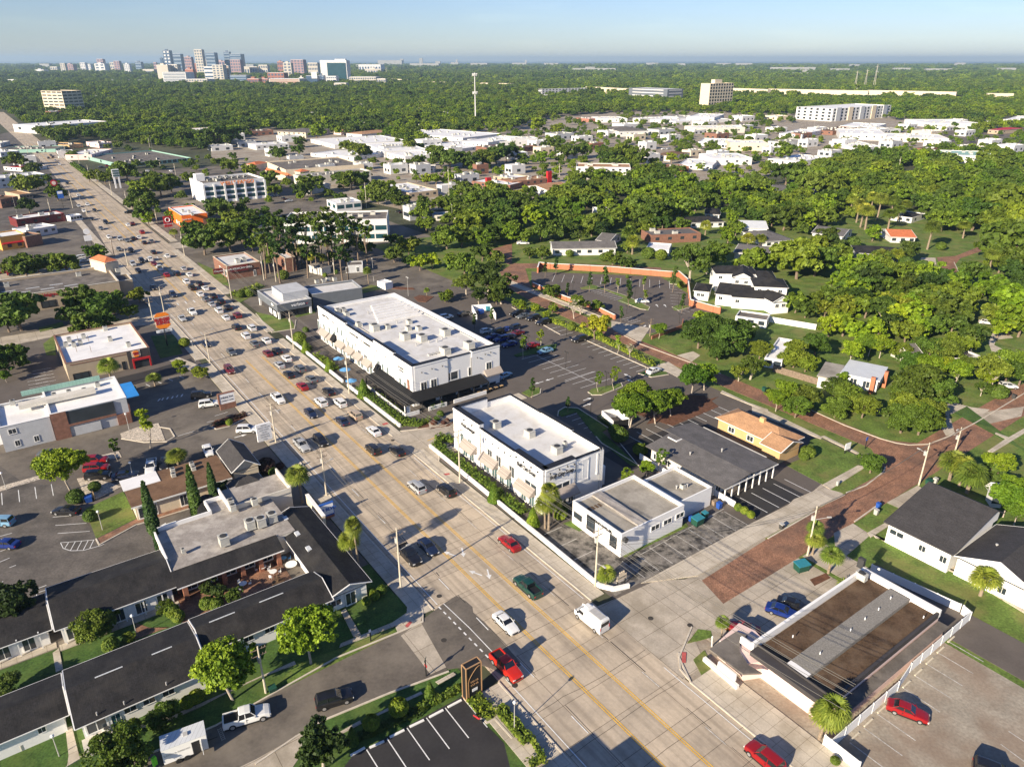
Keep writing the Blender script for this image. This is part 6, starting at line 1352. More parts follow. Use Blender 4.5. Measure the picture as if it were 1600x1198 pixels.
# skyline
def tow(name,label,x0,x1,yt,D,wall,yb=None,nw=(5,6),depth=None,top=None,roof='far_white',wm='far_blue'):
    zf=lambda y,D: CH-(y-95.0)*D/1243.0
    px=lambda x: (x-800.0)*D*1.0/(FPX/math.cos(PIT))
    X0,X1=px(x0),px(x1); h=zf(yt,D); w=(X1-X0); dp=depth or w*.8
    r=thing(name,label,'tower' if h>60 else 'building',((X0+X1)/2,D,0)); mb=MB(); mb.prism([(X0,D),(X1,D),(X1+w*.05,D+dp),(X0+w*.05,D+dp)],0,h); mb.build('wall',wall,r)
    mb=MB(); mb.prism([(X0+1,D+1),(X1-1,D+1),(X1-1,D+dp-1),(X0+1,D+dp-1)],h,h+.8); mb.build('roof',roof,r)
    if top:
        for (a,b,c) in top: mb=MB(); mb.prism([(X0+w*a,D+dp*.2),(X0+w*b,D+dp*.2),(X0+w*b,D+dp*.8),(X0+w*a,D+dp*.8)],h+.8,h+c); mb.build('roof_block',wall,r)
    nx,nz=nw
    if nx:
        for i in range(nz):
            if nx==1: mb=MB(); z=h*(i+.5)/nz; mb.box(((X0+X1)/2,D-.25),w*.94,.5,z-h/nz*.22,z+h/nz*.22); mb.build('window_band',wm,r)
            else:
                for j in range(nx): mb=MB(); z=h*(i+.5)/nz; mb.box((X0+w*(j+.5)/nx,D-.25),w/nx*.55,.5,z-h/nz*.25,z+h/nz*.25); mb.build('window',wm,r)
    FOOT.append((Vector(((X0+X1)/2,D+dp/2,0)),Vector((1,0,0)),Vector((0,1,0)),w/2+4,dp/2+4))
def K(i,x): return i*200+x/7.985
def KY(y): return 60+y/7.987
SK=[(1,450,535,165,4200,'far_blue','slim pale and dark striped tower left of the skyline',(2,8),'far_white'),(1,570,665,205,4300,'far_blue','blue glass tower right of the striped one',(1,6),None),(1,670,720,240,4400,'far_blue','dark blue mid tower with flat top',(1,5),None),(1,705,790,240,4000,'far_rose','rose grey tower in the middle of the skyline',(4,7),None),(1,840,935,155,3900,'far_pale','tall cream tower with rounded top',(3,10),None),(1,975,1090,190,4300,'far_blue','blue tower with an arched top',(1,7),None),(1,1205,1275,180,4400,'far_blue','dark tower with raised corner block',(1,8),None),(1,1275,1415,205,4300,'far_blue','broad dark blue glass tower',(1,8),None),(1,1270,1395,270,3900,'far_rose','rose block in front of the broad dark tower',(4,6),None),
(1,340,480,330,2950,'far_pale','cream hospital slab at the left of the medical district',(0,0),None),(1,480,600,325,2980,'far_pale','pale slab beside the cream hospital slab',(4,6),None),(1,400,690,415,2700,'far_white','white hospital wing with many dark window bands',(1,8),None),(1,690,790,380,2800,'far_brick','dark red brick block among the hospitals',(0,0),None),(1,680,950,495,2600,'far_pale','low cream wing with square windows',(8,3),None),(1,1035,1170,330,2850,'far_pale','cream slab tower right in the medical district',(3,8),None),(1,1170,1240,340,2900,'far_pale','narrow cream tower with brown stripes',(2,8),'far_brick'),(1,930,1040,350,3000,'far_white','white block with four dark bands',(1,4),None),(1,1240,1450,450,2800,'far_blue','low blue glass block right of the cream slab',(1,4),None),(1,1450,1600,490,2500,'far_brick','long orange brick wing',(8,2),None),(1,20,330,600,2450,'far_pale','low cream building before the woods',(6,1),None),(1,250,420,545,2700,'far_white','white annex left of the hospitals',(4,2),None),(1,80,155,295,5200,'far_blue','small blue block far left of the skyline',(1,4),None),(1,160,300,380,4200,'far_pale','low pale roof with dark base',(1,1),None),
(1,310,345,300,4700,'far_rose','rose slab behind the hospital slab',(2,4),None),(1,400,432,250,5200,'far_blue','thin dark tower behind the hospital slab',(0,0),None),(1,940,1000,265,4600,'far_pale','pale block between two towers',(2,4),None),(1,820,850,310,4200,'far_brick','small brick block by the cream tower',(0,0),None),(1,1090,1200,285,4700,'far_rose','rose grey block behind the cream slab',(3,3),None),(1,1400,1600,350,4000,'far_pale','long pale roof at the right of the skyline',(6,1),None),
(0,735,795,310,4600,'far_pale','cream condominium tower far left',(2,6),None),(0,800,895,322,4700,'far_rose','rose condominium tower far left',(3,6),None),(0,985,1050,305,4900,'far_white','white stepped condominium left',(3,5),None),(0,1050,1115,320,5000,'far_white','white condominium right of the stepped one',(3,5),None),(0,1165,1290,315,4700,'far_white','white framed blue fronted block',(2,4),None),(0,1205,1280,262,5600,'far_rose','rose tower with pointed roof',(2,6),None),(0,1410,1480,285,5000,'far_rose','red and white tall block',(2,6),None),(0,1530,1600,320,4300,'far_white','white ribbed tower near the skyline',(3,6),None),(0,1360,1410,300,5600,'far_pale','small pale distant slab tower',(2,3),None),(0,600,690,350,5200,'far_pale','low pale distant block at far left',(3,2),None),(0,400,515,385,4600,'far_white','low white roof far left of the skyline',(4,1),None),
(0,1175,1600,510,2900,'far_pale','long cream school with a small white dome',(10,1),None),(0,0,225,500,2900,'far_white','long white hall at the left horizon',(6,1),None),
(2,0,120,490,2600,'far_brick','orange brick car park left',(5,2),None),(2,130,515,492,2500,'far_pale','cream and red banded parking garage',(1,4),'far_brick'),(2,120,325,420,2800,'far_brick','dark brick block with blue stripes',(5,3),None),(2,330,430,305,3300,'far_pale','cream tower with shaded side',(2,6),None),(2,430,585,270,3800,'far_rose','rose red office tower',(4,7),None),(2,640,760,305,3600,'far_pale','cream distant block with dots',(6,4),None),(2,260,330,290,4600,'far_brick','small distant red brick block',(3,3),None),(2,20,130,330,4000,'far_pale','pale block with beige side',(4,3),None),(2,600,740,455,2600,'far_blue','white framed dark building with square emblem',(0,0),None),(2,750,830,450,2650,'far_blue','blue grey block beside the emblem building',(2,4),None),(2,830,980,460,2700,'far_white','white apartment row below the glass tower',(6,3),None),(2,1140,1480,470,2700,'far_pale','long pale apartment row right of the glass tower',(12,3),None),(2,510,570,475,2600,'far_pale','small pale block by the parking garage',(2,3),None),(2,945,1100,540,2300,'far_pale','low tan roofs before the apartment row',(4,1),None),(2,1275,1550,325,5200,'far_white','distant white school on the plain',(8,1),None),(2,1350,1550,375,4300,'far_pale','tan shopping mall on the plain',(6,1),None),(2,1490,1600,490,2500,'far_pale','cream apartment row at the highway',(5,2),None)]
for i,(k,a,b,y,D,m,l,nw_,wm_) in enumerate(SK): tow('skyline_tower' if KY(y)<100 else 'city_block',l,K(k,a),K(k,b),KY(y),D,m,nw=nw_,wm=wm_ or ('far_blue' if m!='far_blue' else 'far_steel'),top=[(.3,.6,6)] if i%3==0 else None)
tow('glass_tower','wide dark teal glass tower framed in white',K(2,795),K(2,1125),KY(278),3000,'far_white',nw=(0,0),depth=40,top=[(.55,.95,5)])
mb=MB(); X=lambda x,D: (K(2,x)-800.0)*D/(FPX/math.cos(PIT)); D=2999.0; mb.box(((X(880,D)+X(1110,D))/2,D-.6),X(1110,D)-X(880,D),1.4,4,CH-(KY(305)-95)*D/1243,0); mb.build('curtain_wall','glass_teal',[o for o in COL.objects if o.name.startswith('glass_tower')][0])
mb=MB(); mb.box(((X(668,2590)+X(730,2590))/2,2598.5),X(730,2590)-X(660,2590),1.5,22,42,0); mb.build('emblem_panel','far_white',[o for o in COL.objects if o.get('label','').startswith('white framed dark')][0])
rr=random.Random(4)
FP=[(640,700,97.5,7500),(704,720,96,9000),(735,770,97,8500),(800,830,96.6,9000),(850,880,97,8500),(895,985,104.5,5200),(915,935,102.5,5400),(1010,1035,96.5,9000),(1120,1150,97,9000),(1205,1300,103,5300),(1225,1290,111,3900),(1300,1340,105,5000),(1315,1375,113,3700),(1400,1435,104,5200),(1450,1505,105,5000),(1565,1600,104,5200),(1150,1185,97,8600),(555,575,99,7000),(1060,1075,97.5,8000),(590,640,93,9500),(655,662,90,11000),(625,632,91,11000),(712,716,92,11000),(820,824,92.5,11000),(1375,1390,109,4300),(330,345,98,6500),(380,400,99,6000),(1330,1350,99,7000),(1495,1515,96.5,8500),(680,690,94.5,9500),(1260,1266,107,4600),(100,130,104.5,5600),(60,80,98,7000)]
for i,(a,b,y,D) in enumerate(FP):
    o=tow('distant_building','pale distant building on the plain, number %s from the left'%(['first','second','third','fourth','fifth','sixth','seventh','eighth','ninth','tenth'][i%10]),a,b-(b-a)*.25,y+1.6,D,'horizon_pale',nw=(0,0),depth=40,roof='horizon_pale')
_d=sorted([o for o in COL.objects if o.name.startswith('distant_building')],key=lambda o:o.location.x/o.location.y)
for i,o in enumerate(_d): o['label']='pale low building far out on the plain, %s from the left'%ORD[i]; o['group']='distant buildings on the plain'
# ------------------------------------------------------------------ STREET FURNITURE
_p=lambda s: PP(s,0)[0]
def pole(base,top,label,kind='wood',arm=None,group=None,mat_=None,maxh=16,name=None):
    b=_p(base); h=min(maxh,hgt(pxs(base)[0],pxs(top)[0])); tpx=pxs(top)[0]
    lamp=kind in('lamp','lamp2','lampd')
    r=thing(name or ('street_lamp' if lamp else 'utility_pole'),label,'street lamp' if lamp else 'utility pole',b,group)
    m=mat_ or {'wood':'concrete_pole','lamp':'galv','lamp2':'galv','lampd':'black_metal'}[kind]; ra=.17 if not lamp else .07
    mb=MB(); mb.tube((b.x,b.y,-.2),(b.x,b.y,h),ra,ra*.6,8); mb.build('pole',m,r)
    if kind=='wood':
        for z in (h-.5,h-1.5):
            mb=MB(); c=Vector((b.x,b.y,z)); mb.tube(c-RB*1.0,c+RB*1.0,.06,.06,5); 
            for k in (-.9,0.5,.9): mb.tube(c+RB*k,c+RB*k+Vector((0,0,.28)),.05,.05,5)
            mb.build('cross_arm','wood_pole',r)
        mb=MB(); c=Vector((b.x,b.y,h-2.9))+RA*.35; mb.tube(c,c+Vector((0,0,.9)),.25,.25,10); mb.build('transformer','galv',r)
    if arm is not None:
        z,dx,L=arm; c=Vector((b.x,b.y,z)); e=c+dx*L+Vector((0,0,.4)); mb=MB(); mb.tube(c,e,.05,.04,5); mb.build('lamp_arm','galv',r); mb=MB(); mb.box(e[:2],.7,.26,e.z-.08,e.z+.08,math.atan2(dx.y,dx.x)); mb.build('lamp_head','galv',r)
    if kind in('lamp2','lampd'):
        for sg in (-1,1):
            e=Vector((b.x,b.y,h))+RA*sg*.6; mb=MB(); mb.tube((b.x,b.y,h-.1),e,.04,.04,5); mb.build('lamp_arm',m,r); mb=MB(); mb.lathe((e.x,e.y,h-.35),[(.22,0),(.14,.3),(.03,.4)],8); mb.build('lamp_head',m,r)
    elif kind=='lamp': mb=MB(); mb.lathe((b.x,b.y,h),[(.18,0),(.24,.2),(.1,.4)],10); mb.build('lamp_head','head_lamp' if h<5 else 'galv',r)
    r['h']=h; return r
LPW='tall concrete utility pole '
P_a=pole("31 905,95","21 878,815",LPW+'at the corner of the side street','wood',(7.5,RB,1.8))
P_b=pole("21 440,615","21 405,330",LPW+'by the yellow green palm','wood',(7,RB,1.8)); P_c=pole("21 125,285","21 100,40",LPW+'beside the slatted white sign','wood',(7,RB,1.6))
P_d=pole("21 1272,540","21 1262,200",LPW+'in front of the corner shop building'); P_e=pole("22 518,1180","22 540,815",LPW+'before the low white shop','wood',(4.5,-RA,1.8))
P_f=pole("10 1310,905","10 1275,725",LPW+'near the burger restaurant drive','wood',(9,RB,2.2)); P_g=pole("10 1028,610","10 980,430",LPW+'above the burger pole sign','wood',(10,RB,2.2)); pole("10 957,655","10 925,500",'plain concrete pole left of the burger pole sign','wood')
P_h=pole("10 715,245","10 700,110",'dark pole with signals at the far junction','wood',mat_='wood_pole'); pole("10 798,300","10 770,190",'slender pole beside the pharmacy tower','wood'); pole("10 1152,240","10 1135,90",'pole at the junction corner under the big oaks','wood'); P_k=pole("10 1445,505","10 1410,290",'tall pole before the brick grill restaurant','wood')
P_l=pole("11 235,820","11 205,590",LPW+'before the phone shop drive','wood'); P_m=pole("11 582,1100","11 555,850",LPW+'at the terrace with blue parasols','wood')
for i,(a,b_) in enumerate((("11 50,390","11 30,240"),("11 125,400","11 105,258"),("11 195,385","11 182,250"),("11 490,355","11 475,250"))): pole(a,b_,'%s of the plain poles among the pines behind the phone shop'%ORD[i],'wood',group='poles behind the phone shop')
P_r=[pole("23 940,550","23 1005,285",'leaning tall pole with crossarms where the brick streets meet','wood',(7,RA,1.6)),pole("23 1165,345","23 1197,190",'pole with crossarms on the lawn beyond the brick junction','wood',(5.5,-RB,1.8)),pole("23 245,990","23 300,680",'tall pole with street light arm by the dumpster on the brick street','wood',(7.2,RB*.8-RA*.5,2.6))]
pole("12 860,740","12 878,630",'short wooden pole beside the round tree at the lot entrance','wood',mat_='wood_pole'); pole("31 62,735","31 15,445",'pole at the lower left beside the green utility box','wood')
LD=[("12 335,945","12 335,835",'in the middle of the car park'),("12 585,1070","12 590,960",'on the grass island with two small trees'),("12 838,960","12 840,870",'at the hedge end by the park entrance'),("12 1037,560","12 1040,475",'at the right of the far parking lot'),("12 1043,660","12 1045,600",'near the lot entrance arrow'),("12 340,740","12 342,650",'in the shaded hedge row'),("12 380,452","12 380,400",'at the far left of the far lot'),("12 715,600","12 710,550",'beside the low brick wall end'),("12 765,510","12 768,435",'on the centre island of the far lot'),("22 490,105","22 492,0",'on the shaded island behind the corner shop building'),("12 100,830","12 105,730",'among the shaded parked cars'),("21 1555,650","21 1560,545",'on the walk before the corner shop building'),("11 740,1150","11 735,1060",'at the corner of the covered terrace')]
for a,b_,l in LD: pole(a,b_,'black two headed lamp post '+l,'lampd',group='black car park lamps',maxh=7)
LG=[("11 735,400","11 710,258",'grey street lamp behind the long white building'),("11 950,490","11 930,370",'grey double lamp by the planting islands'),("11 530,525","11 515,450",'grey double lamp beside the phone shop'),("10 1225,925","10 1190,775",'grey lamp post by the burger restaurant drive'),("30 370,1130","30 325,1010",'black garden lamp with white globe on the shaded lawn'),("30 855,380","30 825,260",'garden lamp in the brick paved court'),("20 640,830","20 615,720",'garden lamp on the bright lawn'),("20 40,580","20 5,480",'lamp post at the gravel strip, left edge'),("20 830,500","20 810,415",'thin lamp post behind the brown roof'),("20 808,215","20 785,110",'white lamp post before the brick pier building'),("32 15,975","32 5,800",'thin lamp post beside the clipped hedge at the bottom'),("33 665,70","33 655,-30",'short post on the white parapet fence')]
for i,(a,b_,l) in enumerate(LG): pole(a,b_,l,'lamp2' if i in(1,2) else 'lamp',maxh=9)
BL=[("00 625,935","00 605,840"),("00 795,1045","00 780,950"),("00 890,1100","00 880,1000"),("00 980,1150","00 965,1070"),("00 555,850","00 545,790"),("00 495,780","00 485,730"),("00 450,740","00 440,700"),("00 830,960","00 815,900"),("00 700,980","00 690,890"),("00 455,1060","00 430,950"),("00 545,1110","00 525,1050"),("00 280,800","00 250,700"),("00 175,720","00 160,655"),("00 320,1100","00 300,1000"),("00 105,1090","00 80,970"),("00 405,700","00 398,655"),("00 500,1010","00 490,940"),("00 255,770","00 245,720")]
for i,(a,b_) in enumerate(sorted(BL,key=lambda q:pxs(q[0])[0][0])): pole(a,b_,'boulevard pole beyond the junction, %s from the left'%ORD[i],'wood' if i%3 else 'lamp2',group='poles along the far boulevard')
ML=[("01 1205,1010","01 1202,800"),("01 1225,1170","01 1222,1040"),("01 945,690","01 950,650"),("00 950,690","00 925,610"),("00 935,680","00 945,620"),("00 1100,870","00 1085,780"),("00 1000,800","00 990,760"),("00 1070,990","00 1062,905"),("01 650,590","01 652,535"),("01 470,960","01 465,890"),("01 690,1060","01 685,900"),("02 295,860","02 293,780"),("02 565,900","02 562,810"),("03 280,600","03 278,460"),("03 1290,870","03 1298,800"),("03 812,830","03 815,740"),("03 1050,820","03 1055,760"),("13 1410,560","12 1395,480"),("02 975,1150","02 972,1060"),("01 255,990","01 250,890")]
for i,(a,b_) in enumerate(sorted([q for q in ML if q[0]!="13 1410,560"],key=lambda q:pxs(q[0])[0][0])): pole(a,b_,'thin pole in the mid town, %s from the left'%ORD[i],'lamp' if i%2 else 'wood',group='poles in the mid town',maxh=22)
# radio mast
b=_p("01 1370,535"); h=hgt(pxs("01 1370,535")[0],pxs("01 1368,215")[0]); r=thing('radio_mast','tall white radio mast with two antenna rings rising from the houses','mast',b); mb=MB(); mb.tube(b,b+Vector((0,0,h)),.9,.45,8); mb.build('mast_pole','far_white',r)
for z in (h*.97,h*.62): 
    mb=MB(); 
    for k in range(9): a=6.283*k/9; mb.box((b.x+math.cos(a)*3,b.y+math.sin(a)*3),.7,.7,z-2,z+1.2,a)
    mb.tube((b.x,b.y,z-.3),(b.x,b.y,z+.2),3,3,9); mb.build('antenna_ring','far_white',r)
# far pylons
for i,(a,b_) in enumerate((("03 655,330","03 665,160"),("03 600,320","03 612,190"),("03 540,320","03 550,200"),("03 213,235","03 216,180"),("03 845,200","03 848,150"),("01 815,240","01 817,180"))): 
    q=_p(a); h=hgt(pxs(a)[0],pxs(b_)[0]); r=thing('pylon','pale lattice pylon on the plain, %s from the left'%ORD[[4,3,2,1,5,0][i]],'pylon',q,'pylons on the plain'); mb=MB()
    for sx in (-1,1): mb.tube((q.x+sx*3,q.y,0),(q.x,q.y,h),.6,.4,4)
    for k in range(1,5): mb.tube((q.x-3+.6*k,q.y,h*k/5),(q.x+3-.6*k,q.y,h*k/5),.3,.3,4)
    mb.build('frame','far_pale',r); mb=MB(); mb.tube((q.x-5,q.y,h*.9),(q.x+5,q.y,h*.9),.4,.4,4); mb.build('cross_arm','far_pale',r)
# overhead cables
def cable(label,a,b,sag=.9,r=.03,group='overhead cables'):
    mb=MB(); n=10; pr=a
    for i in range(1,n+1):
        t=i/n; q=a.lerp(b,t)-Vector((0,0,sag*4*t*(1-t))); mb.tube(pr,q,r,r,4,cap=False); pr=q
    tag(mb.build('overhead_cable','cable'),label,'cable',group)
def topof(r,dz=.3,k=0): return Vector((r.location.x,r.location.y,r['h']-dz))+RB*k
pe=P_e.location; pd=P_d.location; nx_=pe+(pe-pd)*1.05; nx2=Vector((nx_.x,nx_.y,0))
for j,(k,dz) in enumerate(((-.9,.2),(.5,.2),(.9,.2),(-.5,1.3),(.5,1.3),(0,3.6))):
    e=Vector((nx2.x,nx2.y,12.5-dz))+RB*k
    cable('pale overhead cable crossing the brick side street towards the camera, %s of six'%ORD[j],topof(P_e,dz,k),e); cable('overhead cable before the corner shop building, %s of six'%ORD[j],topof(P_d,dz,k),topof(P_e,dz,k)); 
    if j<4: cable('overhead cable passing the driveway mouth, %s of four'%ORD[j],topof(P_m,dz,k),topof(P_d,dz,k)); cable('overhead cable along the terraces of the long building, %s of four'%ORD[j],topof(P_l,dz,k),topof(P_m,dz,k)); cable('overhead cable from the grill restaurant to the phone shop, %s of four'%ORD[j],topof(P_k,dz,k),topof(P_l,dz,k))
for nm,a,b_ in (('beside the burger restaurant',P_g,P_f),('past the modern building drive',P_f,P_c),('past the yellow green palm',P_c,P_b),('to the corner of the side street',P_b,P_a)):
    for j,(k,dz) in enumerate(((-.9,.2),(.9,.2),(.3,1.3))): cable('overhead cable on the left kerb %s, %s of three'%(nm,ORD[j]),topof(a,dz,k),topof(b_,dz,k))
for j,k in enumerate((-.9,.9)): cable('overhead cable over the brick junction, %s of two'%ORD[j],topof(P_r[0],.2,k),topof(P_r[1],.2,k)); cable('overhead cable along the brick street from the dumpster pole, %s of two'%ORD[j],topof(P_r[2],.2,k),topof(P_r[0],.2,k)); cable('overhead cable from the low shop pole to the dumpster pole, %s of two'%ORD[j],topof(P_e,3,k),topof(P_r[2],.4,k),1.5)
q=PP("33 1500,1400",0)[0]
# signs -------------------------------------------------------------
def sgn(name,label,p,w,d,z0,z1,m,ang=35.8,post=None,trim=None,cat='sign'):
    r=thing(name,label,cat,p); a=math.radians(ang); mb=MB(); mb.box(p[:2],w,d,z0,z1,a); mb.build('sign_board',m,r)
    if post:
        for k in post: mb=MB(); q=Vector(p)+Vector((math.cos(a),math.sin(a),0))*k*w/2; mb.box(q[:2],.14,.14,0,z0,a); mb.build('post','black_metal',r)
    if trim:
        for z in (z0,z1-.08): mb=MB(); mb.box(p[:2],w+.08,d+.08,z,z+.1,a); mb.build('trim',trim,r)
    n=Vector((math.sin(a),-math.cos(a),0)); r['n']=list(n); return r,n,Vector((math.cos(a),math.sin(a),0))
p=_p("31 1350,752"); p.z=0; r,n,x=sgn('pylon_sign','black monolith sign with bronze edges and an arch line at the corner lot',p,2.3,1.0,.1,5.6,'black_trim')
for sx in (-1,1):
    for sy in (-1,1): mb=MB(); q=p+x*sx*1.15+n*sy*.5; mb.box(q[:2],.14,.14,0,5.65,math.radians(35.8)); mb.build('bronze_edge','bronze',r)
for z in (.1,5.55):
    for a_,b_,w_,d_ in ((0,.5,2.3,.12),(0,-.5,2.3,.12),(1.15,0,.12,1.0),(-1.15,0,.12,1.0)): mb=MB(); q=p+x*a_+n*b_; mb.box(q[:2],w_,d_,z,z+.13,math.radians(35.8)); mb.build('bronze_edge','bronze',r)
mb=MB(); pr=None
for i in range(14):
    t=i/13; q=p+n*.53+x*(-.85+1.75*(max(0,t-.35)/.65)**1.0)+Vector((0,0,.3+3.2*min(1,t/.35)+1.7*math.sin(max(0,t-.35)/.65*math.pi/2)))
    if pr: mb.tube(pr,q,.035,.035,4)
    pr=q
mb.build('arch_line','bronze',r); text(r,'MAYA',p+n*.53+Vector((0,0,3.0))+x*.1,x,.45,'bronze',.02); text(r,'LUNA',p+n*.53+Vector((0,0,2.45))+x*.1,x,.45,'bronze',.02); mb=MB(); q=p+n*.52+x*.1; mb.box(q[:2],.8,.04,1.3,1.75,math.radians(35.8)); mb.build('small_panel','sign_white',r)
# burger pole sign
p=_p("10 1045,800"); h=hgt(pxs("10 1045,800")[0],pxs("10 1020,690")[0]); r=thing('pole_sign','big bun shaped burger sign on a dark pole','sign',p); mb=MB(); mb.tube(p,p+Vector((0,0,h)),.2,.18,8); mb.build('post','black_metal',r)
n=-RA; burger((p,RB,n,1),r,0,h+2.4,2.35,.12); text(r,'BURGER',p+n*.2+Vector((0,0,h+2.75)),RB,1.15,'sign_red',.03,bold=.06); text(r,'KING',p+n*.2+Vector((0,0,h+1.75)),RB,1.45,'sign_red',.03,bold=.08); mb=MB(); mb.box(p[:2],3.9,.3,h+.5,h+4.2,math.radians(35.8)); mb.build('sign_core','cream_wall',r); mb=MB(); mb.box(p[:2],4.2,.3,h-1.1,h-.4,math.radians(35.8)); mb.build('reader_board','sign_white',r); text(r,'WE DELIVER',p+n*.2+Vector((0,0,h-.75)),RB,.5,'black_trim',.01)
p=_p("20 1425,70"); r,n,x=sgn('monument_sign','white sign panel on a brick surround beside the parking drive',p,3.4,.6,1.5,4.0,'sign_white'); 
for q,w_,z0,z1 in ((0,3.7,0,1.5),(-1.85,.35,1.5,4.0),(0,3.9,4.0,4.15)): mb=MB(); c=p+x*q; mb.box(c[:2],w_,.7,z0,z1,math.radians(35.8)); mb.build('brick_surround','brick_brown',r)
text(r,'HEALTH',p-RA*.33+Vector((0,0,3.0)),x,.75,'black_trim',.01); text(r,'URGENT CARE',p-RA*.33+Vector((0,0,2.2)),x,.42,'black_trim',.01)
p=_p("21 62,300"); r,n,x=sgn('slatted_sign','white sign board with many tenant name strips beside the road',p,3.1,.5,1.2,5.2,'sign_white')
for i in range(7): text(r,['DENTAL','REALTY GROUP','LAW OFFICE','SALON','INSURANCE','TAX SERVICE','YOGA'][i],p-RA*.28+Vector((0,0,4.9-i*.55)),x,.34,'cable',.005); mb=MB(); mb.box((p-RA*.26)[:2],3.0,.03,4.62-i*.55,4.65-i*.55,math.radians(35.8)); mb.build('divider','galv',r)
p=_p("21 440,760"); r,n,x=sgn('number_sign','blue grey board with white framed street number beside the cream wall',p,2.9,.35,.9,3.0,'sign_white'); mb=MB(); mb.box(p[:2],3.1,.3,.3,3.3,math.radians(35.8)); mb.build('back_board','sign_blue',r); text(r,'1200 BLVD',p-RA*.2+Vector((0,0,2.0)),x,.85,'sign_blue',.02,bold=.03); mb=MB(); mb.box((p+x*.5-RA*.01)[:2],2,.4,0,.6,math.radians(35.8)); mb.build('brick_base','brick_wall',r)
p=_p("10 560,175"); r,n,x=sgn('round_sign','white round sign above a white board near the yellow restaurant lot',p,3.0,.3,2.2,4.6,'sign_white',post=(-.6,.6)); mb=MB(); c=p+Vector((0,0,6.3)); mb.tube(c-RA*.15,c+RA*.15,1.3,1.3,16); mb.build('round_board','sign_white',r)
p=_p("10 1058,90"); r,n,x=sgn('pole_sign','red square sign with white ring before the orange building',p,3.6,.3,2.5,7.6,'sign_red',post=(0,)); c=p-RA*.2+Vector((0,0,5.9)); mb=MB()
for i in range(16): a=6.283*i/16;b2=6.283*(i+1)/16; mb.tube(c+RB*math.cos(a)+Vector((0,0,math.sin(a))),c+RB*math.cos(b2)+Vector((0,0,math.sin(b2))),.16,.16,4)
mb.build('ring','sign_white',r); text(r,'OIL CHANGE',c-Vector((0,0,2.1)),x,.75,'sign_white',.02)
p=_p("00 362,1010"); r=thing('pole_sign','round rose red sign on a pole over the far left shops','sign',p); mb=MB(); mb.tube(p,p+Vector((0,0,9)),.2,.2,6); mb.build('post','black_metal',r); mb=MB(); c=p+Vector((0,0,10)); mb.tube(c-RA*.2,c+RA*.2,1.8,1.8,18); mb.build('round_board','sign_red',r); mb=MB(); mb.tube(c-RA*.25,c-RA*.3,1.1,1.1,16); mb.build('inner_disc','pink_wall',r)
p=_p("00 397,1060"); r,n,x=sgn('pole_sign','blue and white square sign by the far left shops',p,2.8,.4,5.5,9.5,'sign_blue',post=(0,)); mb=MB(); mb.box((p-RA*.25)[:2],2.4,.1,8,9.3,math.radians(35.8)); mb.build('white_panel','sign_white',r)
p=_p("00 740,935"); r,n,x=sgn('pylon_sign','white shopping centre pylon sign on two legs',p,4.2,.8,7,12,'sign_white'); 
for k in (-1.3,1.3): mb=MB(); q=p+x*k; mb.box(q[:2],.9,.8,0,7,math.radians(35.8)); mb.build('leg','sign_white',r)
for i in range(3): mb=MB(); q=p-RA*.55; mb.box(q[:2],3.6,.1,7.5+i*1.5,8.5+i*1.5,math.radians(35.8)); mb.build('name_panel','glass_green',r)
p=_p("10 1370,385"); r,n,x=sgn('monument_sign','dark red board sign on a white post before the brick restaurant',p,3.6,.3,2.2,4.2,'sign_maroon',post=(.9,)); text(r,'Chipotle',p-RA*.2+Vector((0,0,3.2)),x,.9,'sign_white',.02)
p=_p("11 165,590"); r,n,x=sgn('monument_sign','slate sign board with white lettering before the phone shop',p,4.0,.4,1.0,3.6,'charcoal_wall'); text(r,'verizon',p-RA*.24+Vector((0,0,2.4)),x,1.05,'sign_white',.02,bold=.02)
for s_,l,hh in (("01 1450,960",'red pylon beside the fast food restaurant',9),("02 230,905",'red pylon over the dark red shop row',8)): p=_p(s_); sgn('pylon_sign',l,p,3.4,2,0,hh,'sign_red')
p=_p("22 680,1175"); r,n,x=sgn('yard_sign','small cream sign board with street number at the lot corner',p,2.0,.15,1.2,2.1,'cream_wall',post=(-.8,.8)); text(r,'202',p-RA*.02+Vector((0,0,2.45)),x,.8,'cream_wall',.05,bold=.03); text(r,'COCKTAILS',p-RA*.09+Vector((0,0,1.65)),x,.32,'black_trim',.01)
p=_p("23 490,350"); r,n,x=sgn('yard_sign','white two panel board sign on the lawn before the tan house',p,1.7,.12,.9,1.5,'sign_white',ang=30,post=(-.8,.8)); mb=MB(); mb.box(p[:2],1.7,.12,1.65,2.4,math.radians(30)); mb.build('upper_board','sign_white',r)
p=_p("23 605,325"); r,n,x=sgn('street_sign','blue street sign on a post at the brick street corner',p,.7,.05,2.1,2.9,'sign_blue',post=(0,))
p=_p("31 1062,632"); r,n,x=sgn('street_sign','street name sign on a post at the side street corner',p,.9,.04,2.9,3.1,'bin_green',ang=80,post=(0,)); mb=MB(); mb.tube(p+Vector((0,0,1.9)),p+Vector((.03,.03,1.9)),.3,.3,8); mb.build('round_plate','sign_red',r)
for s_,l,hh in (("31 717,415",'thin white sign post on the verge of the side street',2.2),("20 240,520",'blank',1.5)): 
    if l!='blank': p=_p(s_); sgn('sign_post',l,p,.35,.04,hh-.5,hh,'sign_white',post=(0,))
